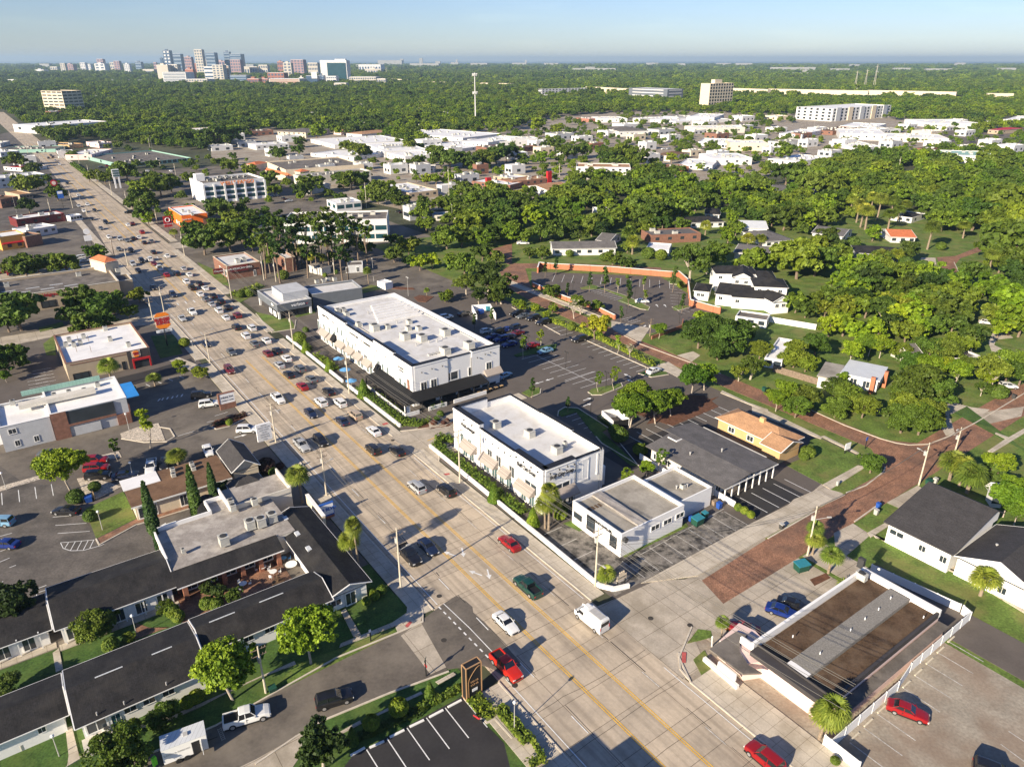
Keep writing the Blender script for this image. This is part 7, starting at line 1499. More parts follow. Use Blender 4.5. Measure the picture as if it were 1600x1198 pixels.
# planter, bins, boxes
def boxthing(name,label,cat,s_,w,d,h,m,lid=None,ang=35.8,lh=.12,wheels=True):
    p=_p(s_); r=thing(name,label,cat,p); a=math.radians(ang); mb=MB(); ca,sa=math.cos(a),math.sin(a)
    def q(x,y): return (p.x+x*ca-y*sa,p.y+x*sa+y*ca)
    mb.add([q(-w*.44,-d*.42)+(.12,),q(w*.44,-d*.42)+(.12,),q(w*.44,d*.42)+(.12,),q(-w*.44,d*.42)+(.12,),q(-w/2,-d/2)+(h*.92,),q(w/2,-d/2)+(h*.92,),q(w/2,d/2)+(h,),q(-w/2,d/2)+(h,)],[(0,3,2,1),(4,5,6,7),(0,1,5,4),(1,2,6,5),(2,3,7,6),(3,0,4,7)]); mb.build('bin_body',m,r)
    if lid:
        mb=MB(); mb.add([q(-w*.52,-d*.52)+(h*.93,),q(w*.52,-d*.52)+(h*.93,),q(w*.52,d*.52)+(h*1.02,),q(-w*.52,d*.52)+(h*1.02,)]+[q(-w*.52,-d*.52)+(h*.93+lh,),q(w*.52,-d*.52)+(h*.93+lh,),q(w*.52,d*.52)+(h*1.02+lh,),q(-w*.52,d*.52)+(h*1.02+lh,)],[(0,3,2,1),(4,5,6,7),(0,1,5,4),(1,2,6,5),(2,3,7,6),(3,0,4,7)]); mb.build('lid',lid,r)
    if wheels:
        for sx in (-.4,.4): mb=MB(); c=q(sx*w,-d*.4); mb.tube((c[0],c[1],.1),(c[0]+.06,c[1]+.06,.1),.1,.1,8); mb.build('wheel','tyre',r)
    return r
boxthing('dumpster','green dumpster with turquoise lid beside the white annex','dumpster',"22 1155,795",2.0,1.5,1.5,'bin_green','bin_teal'); boxthing('dumpster','small green bin right of the turquoise lidded dumpster','dumpster',"22 1200,755",1.0,.9,1.2,'bin_green','bin_teal'); boxthing('recycling_bin','blue recycling bin at the low wall end','bin',"22 1290,695",.9,.8,1.2,'bin_blue','bin_blue'); boxthing('recycling_bin','small blue bin left of the dumpster','bin',"22 1112,775",.7,.7,1.0,'bin_blue','bin_blue')
boxthing('cardboard_box','brown cardboard stack beside the blue recycling bin','box',"22 1262,675",1.0,.7,1.1,'wood_pole',None,wheels=False)
boxthing('dumpster','green dumpster with open turquoise lid on the concrete by the palms','dumpster',"23 205,1080",2.2,1.6,1.4,'bin_green','bin_teal',20); boxthing('recycling_bin','blue wheeled bin on the grass by the brick street','bin',"23 685,695",.7,.7,1.1,'bin_blue','bin_blue'); boxthing('recycling_bin','grey wheeled bin next to the blue one','bin',"23 672,735",.7,.7,1.1,'galv','galv'); boxthing('recycling_bin','dark wheeled bin at the kerb near the black striped lot','bin',"23 82,825",.7,.7,1.1,'unit_dark','galv')
boxthing('utility_box','pale utility pillar on the corner walk','utility box',"23 432,555",.5,.4,1.1,'unit_metal',None,wheels=False); boxthing('utility_box','green utility box left of the leaning pole','utility box',"23 1003,545",1.3,1.1,1.1,'bin_green',None,wheels=False); boxthing('utility_box','pale teal cabinet right of the green utility box','utility box',"23 1040,540",.9,.7,1.3,'unit_metal',None,wheels=False); boxthing('utility_box','low green utility box at the lower left pole','utility box',"31 105,725",1.0,.9,.8,'bin_green',None,wheels=False)
boxthing('recycling_bin','green bin on the verge of the brick street','bin',"12 1572,1085",.9,.9,1.1,'bin_green','bin_green'); boxthing('recycling_bin','dark bin beside the white car at the right edge','bin',"13 1530,1130",.8,.8,1.1,'unit_dark','unit_dark'); boxthing('recycling_bin','blue bin in the yellow framed bay by the rocks','bin',"20 556,655",1.2,1.0,1.2,'bin_blue','bin_blue')
boxthing('recycling_bin','blue bin inside the white walled enclosure','bin',"11 1405,600",1.6,1.2,1.4,'bin_blue','bin_blue'); boxthing('recycling_bin','turquoise bin inside the white walled enclosure','bin',"11 1450,580",1.6,1.2,1.4,'bin_teal','bin_teal')
for i,s_ in enumerate(("33 1500,95","33 1570,115","30 140,1080","30 675,990")): 
    p=_p(s_); r=thing('condenser',['grey round condenser nearest the white gabled house','grey round condenser at the right edge behind the house','condenser on the shaded lawn of the left block','condenser in the mulch bed by the porch deck'][i],'condenser',p); mb=MB(); mb.lathe(p,[(.5,.1),(.5,.9),(.35,1.0)],12); mb.build('casing','unit_metal',r); mb=MB(); mb.lathe(p,[(.3,1.0),(.3,1.04)],10); mb.build('fan_guard','unit_dark',r)
p=_p("20 555,640"); r=thing('bin_bay','yellow painted bin bay frame at the lawn corner','bin bay',p)
for dx in (-.9,.9): mb=MB(); q=p+RB*dx; mb.box(q[:2],.12,1.8,0,1.5,math.radians(35.8)); mb.build('side_panel','yellow_wall',r)
# parasols and tables
def parasol(label,s_,m,R=1.5):
    p=_p(s_); r=thing('parasol',label,'parasol',p,'terrace parasols'); mb=MB(); mb.tube(p,p+Vector((0,0,2.5)),.03,.03,6); mb.build('pole','galv',r); mb=MB(); mb.lathe((p.x,p.y,2.15),[(R,0),(R*.5,.32),(.04,.6)],8); mb.build('canopy',m,r)
    mb=MB(); mb.tube(p,p+Vector((0,0,.06)),.3,.3,10); mb.build('base','galv',r)
for s_,m,l in (("11 430,890",'charcoal_wall','dark parasol at the far end of the terrace'),("11 520,925",'umbrella_blue','blue parasol before the black arched awning'),("11 560,995",'umbrella_blue','blue parasol in the middle of the terrace'),("11 598,1065",'umbrella_blue','pale blue parasol nearest the stepped wall')): parasol(l,s_,m)
def table(label,s_,R=.5,m='white_trim',chairs=4,group=None):
    p=_p(s_); r=thing('table',label,'table',p,group); mb=MB(); mb.lathe((p.x,p.y,.72),[(R,0),(R,.04)],14); mb.build('table_top',m,r); mb=MB(); mb.tube(p,p+Vector((0,0,.72)),.05,.05,6); mb.build('leg','galv',r)
    for k in range(chairs):
        a=6.283*k/chairs+.4; c=thing('chair','%s chair at the %s'%(ORD[k],label),'chair',p+Vector((math.cos(a),math.sin(a),0))*(R+.4),'courtyard chairs',rz=0); q=c.location; mb=MB(); mb.box(q[:2],.42,.42,.42,.47,a); mb.build('seat',m,c); mb=MB(); w=q+Vector((math.cos(a),math.sin(a),0))*.2; mb.box(w[:2],.04,.42,.47,.9,a); mb.build('backrest',m,c)
        for sx in (-.18,.18):
            for sy in (-.18,.18): mb=MB(); mb.box((q.x+sx,q.y+sy),.03,.03,0,.42); mb.build('leg','galv',c)
table('round white table by the courtyard hedge',"21 222,1065",.95,chairs=0); table('white table in the courtyard middle',"21 110,1110",.6,chairs=3); table('white table nearest the brick piers',"21 45,1080",.6,chairs=2); table('white table beside the roof edge',"30 1520,75",.6,chairs=3); table('table at the courtyard far corner',"21 175,1025",.5,'umbrella_blue',2)
for i in range(5):
    p=PP("11 1395,1105")[0].lerp(PP("11 1530,1062")[0],i/4); r=thing('cafe_table','%s ochre cafe table from the left before the right hand facade'%ORD[i],'table',p,'ochre cafe tables'); mb=MB(); mb.box(p[:2],.9,.8,.70,.75,math.radians(35.8)); mb.build('table_top','yellow_wall',r)
    for sx in (-.35,.35): mb=MB(); mb.box((p+RB*sx)[:2],.06,.6,0,.7,math.radians(35.8)); mb.build('leg','black_metal',r)
p=_p("21 140,1165"); r=thing('fountain','dark tiered stone fountain in the courtyard','fountain',p); mb=MB(); mb.lathe((p.x,p.y,.05),[(.9,0),(.95,.4),(.8,.42),(.2,.45),(.15,.9),(.5,1.0),(.48,1.08),(.1,1.1),(.08,1.5),(.25,1.55),(.02,1.7)],14); mb.build('basin','roof_gravel_brown',r)
# barrel awning of the restaurant
p0,p1=PP("20 1245,750 1330,660",0); p0,p1=PP("20 1290,790 1290,680",2.2); d=(p1-p0); d.z=0; L=d.length; d.normalize(); nn=Vector((-d.y,d.x,0)); r=thing('barrel_awning','black barrel vaulted entrance awning between cypress trees','awning',(p0+p1)/2); r.location.z=0; mb=MB(); V=[]
for i in range(9): a=math.pi*i/8; o_=nn*math.cos(a)*1.6+Vector((0,0,1.6*math.sin(a))); V+=[p0+o_-d*.8,p1+o_+d*1.5]
mb.add(V,[(2*i,2*i+1,2*i+3,2*i+2) for i in range(8)]); mb.build('vault','awning_black',r)
for k in (-.8,L+1.4):
    for s_ in (-1.5,1.5): mb=MB(); q=p0+d*k+nn*s_; mb.tube((q.x,q.y,0),(q.x,q.y,2.2),.05,.05,5); mb.build('post','black_metal',r)
# trailer
p=_p("30 1165,1105"); ca=math.radians(28); r=thing('box_trailer','white box trailer with open side door parked behind the white pickup','trailer',p); x=Vector((math.cos(ca),math.sin(ca),0)); y=Vector((-x.y,x.x,0))
mb=MB(); mb.box(p[:2],4.9,2.3,.55,2.75,ca); mb.build('box','white_trim',r); mb=MB(); mb.box(p[:2],4.95,2.35,2.75,2.82,ca); mb.build('roof','metal_roof',r); mb=MB(); q=p+x*1.2-y*1.17; mb.box(q[:2],.9,.06,.6,2.4,ca); mb.build('doorway','black_trim',r); mb=MB(); q=p+x*1.8-y*1.5; mb.box(q[:2],.06,.8,.6,2.4,ca); mb.build('door','white_trim',r); mb=MB(); q=p+x*.3; mb.box(q[:2],.5,.5,2.82,3.0,ca); mb.build('roof_vent','galv',r)
for k in (-.9,.0):
    for s_ in (-1.15,1.15): mb=MB(); q=p+x*k+y*s_; mb.tube(q-y*.1+Vector((0,0,.36)),q+y*.1+Vector((0,0,.36)),.36,.36,12); mb.build('wheel','tyre',r)
mb=MB(); mb.tube(p+x*2.4+Vector((0,0,.6)),p+x*3.6+Vector((0,0,.6)),.05,.05,5); mb.build('drawbar','black_metal',r); text(r,'LAWN & GARDEN',p-y*1.18-x*.9+Vector((0,0,1.8)),x,.34,'galv',.005)
p=_p("30 970,1185"); r=thing('bin_board','bright lime green folding board standing on the street','board',p,rz=0); mb=MB(); mb.box(p[:2],.5,.35,.05,1.3,math.radians(60)); o=mb.build('board_panel','lime',r) if 'lime' in MATS else None
if o is None: mat('lime',(.2,.75,.05),.6,.05,1); o=mb.build('board_panel','lime',r)
r.name='folding_board'
for dx in (-.2,.2): mb=MB(); mb.box((p.x+dx,p.y),.05,.05,0,.06); mb.build('leg','black_metal',r)
p=_p("30 1383,1000"); r=thing('ladder','grey folding ladder lying between trailer and pickup','ladder',p); mb=MB()
for s_ in (-.2,.2): mb.tube(p+RB*s_-RA*.9+Vector((0,0,.1)),p+RB*s_+RA*.9+Vector((0,0,.4)),.03,.03,4)
for k in range(7): c=p+RA*(-.8+k*.26)+Vector((0,0,.12+k*.043)); mb.tube(c-RB*.2,c+RB*.2,.025,.025,4)
mb.build('rails','galv',r)
# scooter
p=_p("31 1380,905"); r=thing('scooter','dark red scooter parked in the black lot by the planted island','scooter',p); a=Vector((.8,-.6,0)); mb=MB(); mb.tube(p-a*.55+Vector((0,0,.6)),p+a*.3+Vector((0,0,.45)),.16,.12,6); mb.tube(p+a*.3+Vector((0,0,.4)),p+a*.55+Vector((0,0,.95)),.09,.07,6); mb.build('body','sign_red',r); mb=MB(); q=p+a*.55+Vector((0,0,1.0)); mb.tube(q-Vector((.6,.8,0))*.3,q+Vector((.6,.8,0))*.3,.03,.03,4); mb.build('handlebar','black_metal',r); mb=MB(); mb.tube(p-a*.5+Vector((0,0,.78)),p-a*.05+Vector((0,0,.74)),.13,.1,6); mb.build('saddle','black_trim',r)
for k in (-.6,.62): mb=MB(); q=p+a*k+Vector((0,0,.25)); nn=Vector((.6,.8,0)); mb.tube(q-nn*.05,q+nn*.05,.25,.25,12); mb.build('wheel','tyre',r)
# hydrant style small posts
for i,s_ in enumerate(("32 1105,350","33 860,640")): pass
# pedestrian (continuous skinned body)
def person(label,s_,ang=0):
    p=_p(s_); J=[(0,0,.95),(0,0,1.2),(0,0,1.42),(0,0,1.5),(0,0,1.66),(0,.09,.93),(.05,.11,.5),(-.02,.11,.08),(.12,.11,.03),(0,-.09,.93),(-.03,-.11,.5),(-.14,-.11,.08),(0,-.11,.03),(0,.19,1.4),(.03,.25,1.13),(.1,.25,.88),(.12,.25,.8),(0,-.19,1.4),(-.03,-.25,1.13),(.02,-.25,.88),(.03,-.25,.8)]
    Rr=[.15,.13,.15,.06,.11,.09,.065,.045,.045,.09,.065,.045,.045,.065,.045,.035,.035,.065,.045,.035,.035]
    E=[(0,1),(1,2),(2,3),(3,4),(0,5),(5,6),(6,7),(7,8),(0,9),(9,10),(10,11),(11,12),(2,13),(13,14),(14,15),(15,16),(2,17),(17,18),(18,19),(19,20)]
    me=bpy.data.meshes.new('body'); me.from_pydata(J,E,[]); o=bpy.data.objects.new('body',me); COL.objects.link(o); m=o.modifiers.new('s','SKIN'); 
    for i,v in enumerate(me.skin_vertices[0].data): v.radius=(Rr[i],Rr[i]); v.use_root=(i==0)
    o.modifiers.new('u','SUBSURF').levels=1; dg=bpy.context.evaluated_depsgraph_get(); m2=bpy.data.meshes.new_from_object(o.evaluated_get(dg)); bpy.data.objects.remove(o)
    m2.materials.clear(); m2.materials.append(MATS['cloth_dark']); m2.materials.append(MATS['skin'])
    for q in m2.polygons:
        c=q.center; q.material_index=1 if c.z>1.5 or (c.z<.9 and abs(c.y)>.2) else 0
    r=thing('person',label,'person',p,rz=math.radians(ang)); o=bpy.data.objects.new('body',m2); o.parent=r; COL.objects.link(o); mb=MB(); mb.lathe((0,0,1.64),[(.115,0),(.12,.08),(.06,.15)],8); h_=bpy.data.objects.new('hair',mb.mesh('hair',['black_trim'])); h_.parent=r; COL.objects.link(h_)
    return r
person('person in dark clothes walking across the parking lot beside the bright round tree',"20 262,445",30)
# ------------------------------------------------------------------ CARS
CARLIST=[]
def LM(s):
    for lim,n in ((75,'at the side street mouth'),(92,'before the low white shop'),(128,'before the corner shop building'),(146,'by the covered terrace'),(200,'along the terraces'),(245,'by the phone shop'),(300,'at the pharmacy junction'),(420,'near the far junction')):
        if s<lim: return n
    return 'on the far boulevard'
def cars_road(rows):
    for r_ in rows.split():
        t,xy,kind,col=r_.split(':')[:4]; x,y=[float(q) for q in xy.split(',')]; p=PP(t+' '+xy,.6)[0]
        s_=p.dot(RA); tt=p.dot(RB); left=tt<51.8; a='D' if left else 'U'
        if len(r_.split(':'))>4: a=float(r_.split(':')[4])
        base='%s %s driving %s, %s'%({'brightred':'bright red','lightblue':'pale blue'}.get(col,col),{'hatch':'hatchback','suv':'suv','pickup':'pickup','sedan':'car','van':'van'}[kind],'towards the camera' if left else 'away on the right side',LM(s_))
        CARLIST.append((base,car(kind,p,a,col,base,'cars on the main road',.075),s_))
cars_road("10:660,32:sedan:black 10:798,47:hatch:white 10:826,38:sedan:maroon 10:630,68:sedan:grey 10:680,122:sedan:white 10:886,92:suv:red 10:866,124:sedan:white 10:750,134:suv:silver 10:793,143:sedan:grey 10:832,130:sedan:black 10:900,156:sedan:black 10:944,148:sedan:grey 10:742,198:sedan:grey 10:818,206:suv:black 10:958,216:sedan:black 10:1042,240:sedan:white 10:935,260:suv:white 10:885,270:suv:black 10:962,288:sedan:maroon 10:830,291:suv:silver 10:862,330:sedan:black 10:995,316:pickup:white 10:1038,357:sedan:red 10:1105,350:suv:black 10:1145,318:sedan:silver 10:1180,356:sedan:white 10:1162,400:suv:white 10:1245,410:sedan:black 10:1198,438:pickup:black 10:1280,441:sedan:white 10:1248,478:sedan:white 10:1330,487:sedan:black 10:1285,510:sedan:grey 10:1320,541:sedan:silver 10:1378,523:suv:black 10:1365,580:suv:white 10:1420,558:sedan:black 10:1408,624:sedan:white 10:1480,611:suv:maroon 10:1200,590:pickup:white 10:1137,630:sedan:silver 10:1080,482:suv:navy 10:958,437:sedan:black 10:1475,684:suv:black 10:1570,689:suv:white 10:1533,738:suv:white 10:1588,786:sedan:grey 10:1285,787:sedan:navy 10:1444,838:sedan:grey 10:1432,951:suv:maroon")
cars_road("11:64,766:sedan:white 11:73,846:sedan:maroon 11:131,830:sedan:black 11:190,878:sedan:white 11:146,919:sedan:silver 11:204,978:sedan:black 11:273,944:suv:grey 11:288,1052:sedan:red 11:345,1007:sedan:grey 11:452,1083:sedan:black 11:405,1152:suv:white 11:523,1156:suv:white 11:138,1130:pickup:white 21:342,102:sedan:navy 21:537,150:sedan:navy 21:618,114:suv:tan 21:734,213:sedan:white 21:731,328:suv:black 21:880,334:sedan:black 21:404,276:suv:black 21:286,303:pickup:silver 21:1003,563:suv:silver 21:1190,583:suv:black 21:958,988:pickup:black 21:1074,935:sedan:navy 21:1580,912:sedan:red 32:98,75:pickup:green 31:1558,300:sedan:white 31:1560,570:pickup:brightred 32:1575,1140:suv:red")
cars_road("00:420,905:sedan:black 00:490,982:sedan:white 00:590,1073:sedan:black 00:546,1038:sedan:white 00:525,1078:sedan:white 00:492,1046:sedan:silver 00:572,1127:sedan:black 00:660,1148:suv:black 00:330,741:suv:black 00:302,746:sedan:black 00:345,763:sedan:silver 00:372,787:sedan:white 00:318,730:sedan:grey 00:292,692:sedan:white 00:212,700:suv:grey 00:233,712:sedan:navy 00:85,545:van:white 00:120,560:suv:grey")
V=car('van',PP("32 495,275",.8)[0],125.8+2,'white','white cargo van turning out at the brick side street','cars on the main road',.075)
def pc(s_,kind,ang,col,label,grp='cars parked in the lots'): 
    CARLIST.append((label,car(kind,PP(s_,.6)[0],ang,col,label,grp,.08),0))
pc("20 1305,45",'suv',20,'white','white suv parked by the brick framed sign'); pc("20 1545,205",'suv',5,'white','white suv at the mouth of the left drive by the slatted sign'); pc("20 1298,335",'sedan',300,'white','white car with dark windows nosed to the black hip roof'); pc("20 943,440",'pickup',290,'white','white pickup behind the patched corner of the brown roof'); pc("20 1027,415",'sedan',290,'black','black car between white pickup and round palm'); pc("20 597,398",'suv',10,'red','dark red suv nearest the small tree'); pc("20 602,445",'suv',10,'red','second red suv beside the gravel bed'); pc("20 612,490",'suv',10,'black','black suv at the gravel bed, below the red ones'); pc("20 780,490",'sedan',20,'navy','navy car in tree shade behind the brown roof'); pc("20 312,355",'sedan',8,'grey','grey car below the wall of the modern building'); pc("20 412,710",'sedan',175,'black','black car heading the striped bays by the lawn'); pc("20 0,782",'suv',180,'lightblue','pale blue suv cut by the left edge'); pc("20 30,918",'sedan',175,'blue','blue car at the left edge in tree shade'); pc("10 1255,1108",'suv',20,'black','black suv in shade behind the white suv')
pc("30 1540,885",'pickup',22,'white','white pickup towing position ahead of the box trailer'); pc("31 487,775",'suv',22,'black','black suv driving up the side street','cars on the side street'); pc("33 872,850",'sedan',-31,'red','dark red car parked by the long white fence'); pc("33 90,228",'sedan',-30,'blue','bright blue car on the concrete pad'); pc("33 158,188",'sedan',-30,'black','black car next to the bright blue one'); pc("32 1440,335",'sedan',160,'red','dark red car hidden beyond the pink canopy')
pc("33 1420,1240",'suv',-30,'black','dark suv cut by the bottom edge of the tan lot')
pc("12 30,600",'suv',215,'black','first dark suv in the shaded top row of the car park'); pc("12 70,615",'sedan',215,'grey','grey car second in the shaded top row'); pc("12 132,628",'suv',215,'black','black suv third in the shaded top row'); pc("12 192,655",'suv',215,'black','black suv fourth in the shaded top row'); pc("12 420,760",'suv',215,'black','black suv by the hedge below the yellow tree'); pc("12 207,832",'sedan',215,'lightblue','pale blue car on the shade edge of the car park'); pc("12 30,722",'sedan',215,'maroon','maroon car deep in the building shade'); pc("12 122,800",'sedan',215,'red','red car in shade by the island tree'); pc("12 885,955",'sedan',40,'white','white car by the island at the hedge end'); pc("12 812,522",'sedan',0,'white','white car alone in the far parking lot'); pc("11 1440,707",'hatch',35,'white','white hatchback just beyond the long white parapet'); pc("11 1185,622",'suv',35,'white','white suv behind the long building, farther one'); pc("11 1300,600",'sedan',35,'black','black car beyond the parapet near the bins')
for i,(s_,k,c) in enumerate((("11 1475,745","sedan","blue"),("11 1530,760","suv","blue"),("11 1575,745","sedan","navy"),("11 1580,790","sedan","blue"),("11 1500,715","suv","black"),("11 1560,700","sedan","blue"),("12 10,690","suv","navy"))): pc(s_,k,215,c,'%s of the dark and blue cars shaded by the long building'%ORD[i])
pc("11 1550,985",'sedan',50,'lightblue','pale blue car turning the corner right of the long building'); pc("12 68,160",'pickup',5,'white','white pickup on the curving brick street'); pc("13 1500,1050",'hatch',-10,'white','white wagon in the drive at the right edge'); pc("13 1370,655",'sedan',-20,'white','white car under trees on the dark drive')
for i,(s_,k,c) in enumerate((("00 930,830","suv","white"),("00 1065,828","sedan","white"),("00 1162,865","sedan","grey"),("00 1100,890","sedan","silver"),("00 985,860","sedan","grey"),("00 635,805","sedan","black"),("00 665,795","suv","maroon"),("00 1420,845","sedan","black"),("00 500,748","suv","white"),("01 205,1015","sedan","silver"),("01 170,1000","sedan","black"),("01 115,985","sedan","navy"),("01 890,1082","sedan","black"),("01 200,690","sedan","white"),("01 240,690","suv","silver"),("01 120,690","sedan","grey"),("01 825,787","sedan","black"),("10 495,252","suv","white"),("10 535,270","sedan","silver"),("10 455,250","sedan","grey"),("00 805,1085","suv","black"),("02 1250,838","suv","black"),("02 945,690","sedan","white"),("02 1000,665","sedan","maroon"),("02 975,690","suv","silver"),("11 30,68","pickup","white"),("11 70,65","suv","white"),("10 60,345","suv","red"),("10 20,340","sedan","maroon"),("10 100,352","sedan","navy"),("01 1345,862","sedan","white"))): pc(s_,k,random.choice([35,215,125]),c,'%s parked among the mid distance lots'%({'suv':'suv','sedan':'car','pickup':'pickup'}[k]))
pc("10 285,305",'pickup',30,'blue','bright blue pickup between the hedges of the pharmacy lot')
cn={}
for b,o,s_ in CARLIST: cn.setdefault(b,[]).append(o)
for b,os_ in cn.items():
    if len(os_)>1:
        os_.sort(key=lambda o:-(o.location.y)); os_.reverse()
        for i,o in enumerate(os_): o['label']=(ORD[i]+' '+b+' (nearest first)') if len(os_)>1 else b
for k,r in CARS.items():
    if k not in CUSED:
        for q in list(r.children_recursive): bpy.data.objects.remove(q)
        bpy.data.objects.remove(r)
# ------------------------------------------------------------------ TREES
RAD={'oak':5.1,'oakm':4.9,'bright':4.5,'brightm':4.1,'dark':3.8,'mossy':5.2,'yellow':3.5,'slim0':1.25,'slim1':.85,'pine':2.4,'bare':4.2,'ball':1.0,'cone':1.0,'bushdark':1.1,'bushpurple':1.2}
ZC={'oak':4.8,'oakm':4.7,'bright':4.8,'brightm':4.7,'dark':4.7,'mossy':5.9,'yellow':4.2,'slim0':3.9,'slim1':3.6,'pine':10,'bare':5.4,'ball':.9,'cone':1.4,'bushdark':.85,'bushpurple':.9}
CODE={'o':'oak','b':'bright','d':'dark','s':'mossy','y':'yellow','i':'slim0','j':'slim1','p':'pine','r':'bare','a':'ball','c':'cone','u':'bushdark','v':'bushpurple'}
NAME={'o':'broad dark green oak','b':'bright green leafy tree','d':'dense dark green tree','s':'pale limbed oak hung with moss','y':'yellow leafed tree','i':'slender young bright tree','j':'slim columnar tree','p':'tall thin pine','r':'grey half bare tree','a':'round clipped shrub','c':'clipped cone shrub','u':'dark round bush','v':'purple leaved bush','P':'cabbage palm'}
TL=[]
def trs(t,place,rows,sz=None):
    for r_ in rows.split():
        c,x,y,r=r_[0],*[float(q) for q in r_[1:].split(',')]
        X,Y=tl(t,x,y); r/=4.0; k=CODE[c]; s=1.0
        for _ in range(6):
            z=ZC[k]*s*(1.0 if k!='pine' else 1); p=unproj(X,Y,z); dist=math.sqrt(p.x**2+p.y**2+(CH-z)**2); s=r*dist/1180/RAD[k]
        if k in('oak','mossy','dark','bright') : s=min(s,2.6)
        kk=k
        if dist>230 and k in('oak','bright'): kk=k+'m'
        o=tree(kk,Vector((p.x,p.y,0)),s,None,sz=sz,color=(1,1,1) if c in 'acuvy' else None,cat='shrub' if c in 'acuv' else 'tree')
        TL.append((NAME[c]+' '+place,o,NAME[c]))
def pal(t,place,rows):
    for r_ in rows.split(';'):
        x,y,bx,by,r=[float(q) for q in r_.split(',')]; B_=unproj(*tl(t,bx,by)); h=hgt(tl(t,bx,by),tl(t,x,y)); dist=math.sqrt(B_.x**2+B_.y**2+CH*CH); rw=r/4*dist/1180; s=rw/1.95
        key='palm2' if h<3.6*s else 'palm1' if h<6.3*s else 'palm0'; hp={'palm0':7.0,'palm1':5.4,'palm2':2.6}[key]
        o=tree(key,B_,s,None,sz=max(.55,min(1.6,h/(hp*s))),cat='palm'); TL.append((NAME['P']+' '+place,o,NAME['P']))
trs('31','by the long black roofed block',"b320,390,195 o410,215,62"); trs('30','on the verge before the long black roofed block',"b1420,610,195 o1020,880,85 o720,1130,150"); trs('31','in the narrow garden of the black lot',"d400,1065,150 a890,830,55 a720,925,48 a1255,705,24 c1085,722,42 c600,1000,40")
trs('30','in the inner garden between the black roofs',"o560,320,95 o640,290,80 o1030,205,48 a690,440,42 o800,390,35 a1070,225,40 a1110,260,36 o40,690,75 d1290,72,52 d1370,95,55 d1460,115,55 a1290,180,38 a1350,185,38"); trs('30','against the white wall facing the side street',"a760,990,42 a830,940,36 a1170,795,36 a1225,760,40 a740,1010,30"); trs('30','at the left edge by the old lot',"d80,170,125")
trs('20','in the left parking lots',"b400,440,140 i900,165,52 i715,312,30 d1395,575,60 a560,745,34 u470,625,45 u590,560,32 a1430,160,20"); trs('21','in the street garden left of the road',"v60,432,55 v20,450,40 a110,472,28 v150,430,24 u420,1030,34 a660,1190,20 a560,880,30"); trs('31','in front of the white porch gable',"a690,165,28 a740,130,30 a785,95,30 a720,100,22")
for t,cx,cy,bx,by,l in (('20',935,700,968,862,'cypress column nearest the striped crossing'),('20',1215,600,1238,762,'cypress column left of the barrel awning'),('20',1325,540,1345,662,'cypress column right of the barrel awning'),('20',985,880,1000,975,'short cypress at the parapet corner')):
    B_=unproj(*tl(t,bx,by)); h=2*hgt(tl(t,bx,by),tl(t,cx,cy)); tree('column',B_,h/7,l,'cypress columns by the restaurant',(1,1,1),sz=1.0,name='cypress_tree')
pal('21','left of the main road',"265,480,292,660,72;632,800,642,1060,55;568,885,605,1040,66"); pal('20','behind the brown roofed building',"1110,365,1112,425,66"); pal('22','between the corner shop building and the low shop',"185,660,207,820,66;240,600,228,830,66;225,650,250,790,50"); pal('22','at the corner of the patchy lot',"585,1105,582,1190,62")
pal('23','beside the tall dark roofed house',"1120,405,1130,520,78;1260,480,1240,600,92;1200,440,1190,560,70"); pal('23','by the dumpster pole',"235,805,255,960,52;330,880,275,985,58;365,975,375,1100,66"); pal('23','beside the white gabled house',"1340,1135,1322,1240,82"); pal('33','at the white fence corner',"300,860,318,1025,88;430,825,352,1035,84"); pal('32','small one by the pink canopy',"1310,290,1306,395,42"); pal('11','at the edge of the drive behind the phone shop',"700,330,703,412,28"); pal('11','before the phone shop',"350,518,346,562,26;237,562,238,585,20;1068,455,1066,487,22")
pal('10','beside the burger restaurant',"660,915,705,1060,58;965,1000,968,1050,48"); pal('10','by the orange building',"1085,90,1090,125,28"); tree('palms',PP("23 470,1190",0)[0],1.1,'small feather palm beside the pink building corner','small palms',None,cat='palm')
trs('22','between the corner shop building and the grey roofs',"i715,500,36 b842,445,58 i935,385,38 u800,330,45 u670,240,55 u640,210,40 u300,730,45 u270,705,35 u320,690,35 a1410,690,24 a1450,710,24 a1490,735,24"); trs('22','over the mulch bed by the black striped bays',"b740,85,130 b905,60,115 b1000,30,95"); trs('12','over the mulch bed by the black striped bays',"b760,1110,125 b1130,1000,105 b1210,985,95")
for s_,l in (("21 1485,650",'clipped cone before the corner shop building awnings'),("22 130,800",'clipped cone at the corner shop building steps'),("11 675,1120",'tall clipped cone at the covered terrace end'),("11 312,840",'clipped cone at the far end of the terrace planter'),("11 458,955",'clipped cone before the blue parasols')): tree('cone',PP(s_,0)[0],1.25 if '675' not in s_ else 1.6,l,'clipped cones along the planters',(.9,1,.8),cat='shrub')
trs('21','on the planted corner of the covered terrace',"a1150,108,22 v1190,150,20 v1170,160,18 v1110,160,22 u1130,135,20")
trs('23','at the brick street corner',"o650,410,75 u250,345,42 u225,370,30 o180,60,80 o430,60,80 o600,60,80"); trs('23','on the lawn beyond the brick junction',"o850,130,105 o960,140,105 o900,60,110 o1020,90,80"); trs('23','right of the tall dark roofed house',"b1440,415,88 b1500,640,105 b1570,570,95 b1560,720,80 u1400,480,60")
trs('33','at the bottom of the white fence',"u420,1158,25")
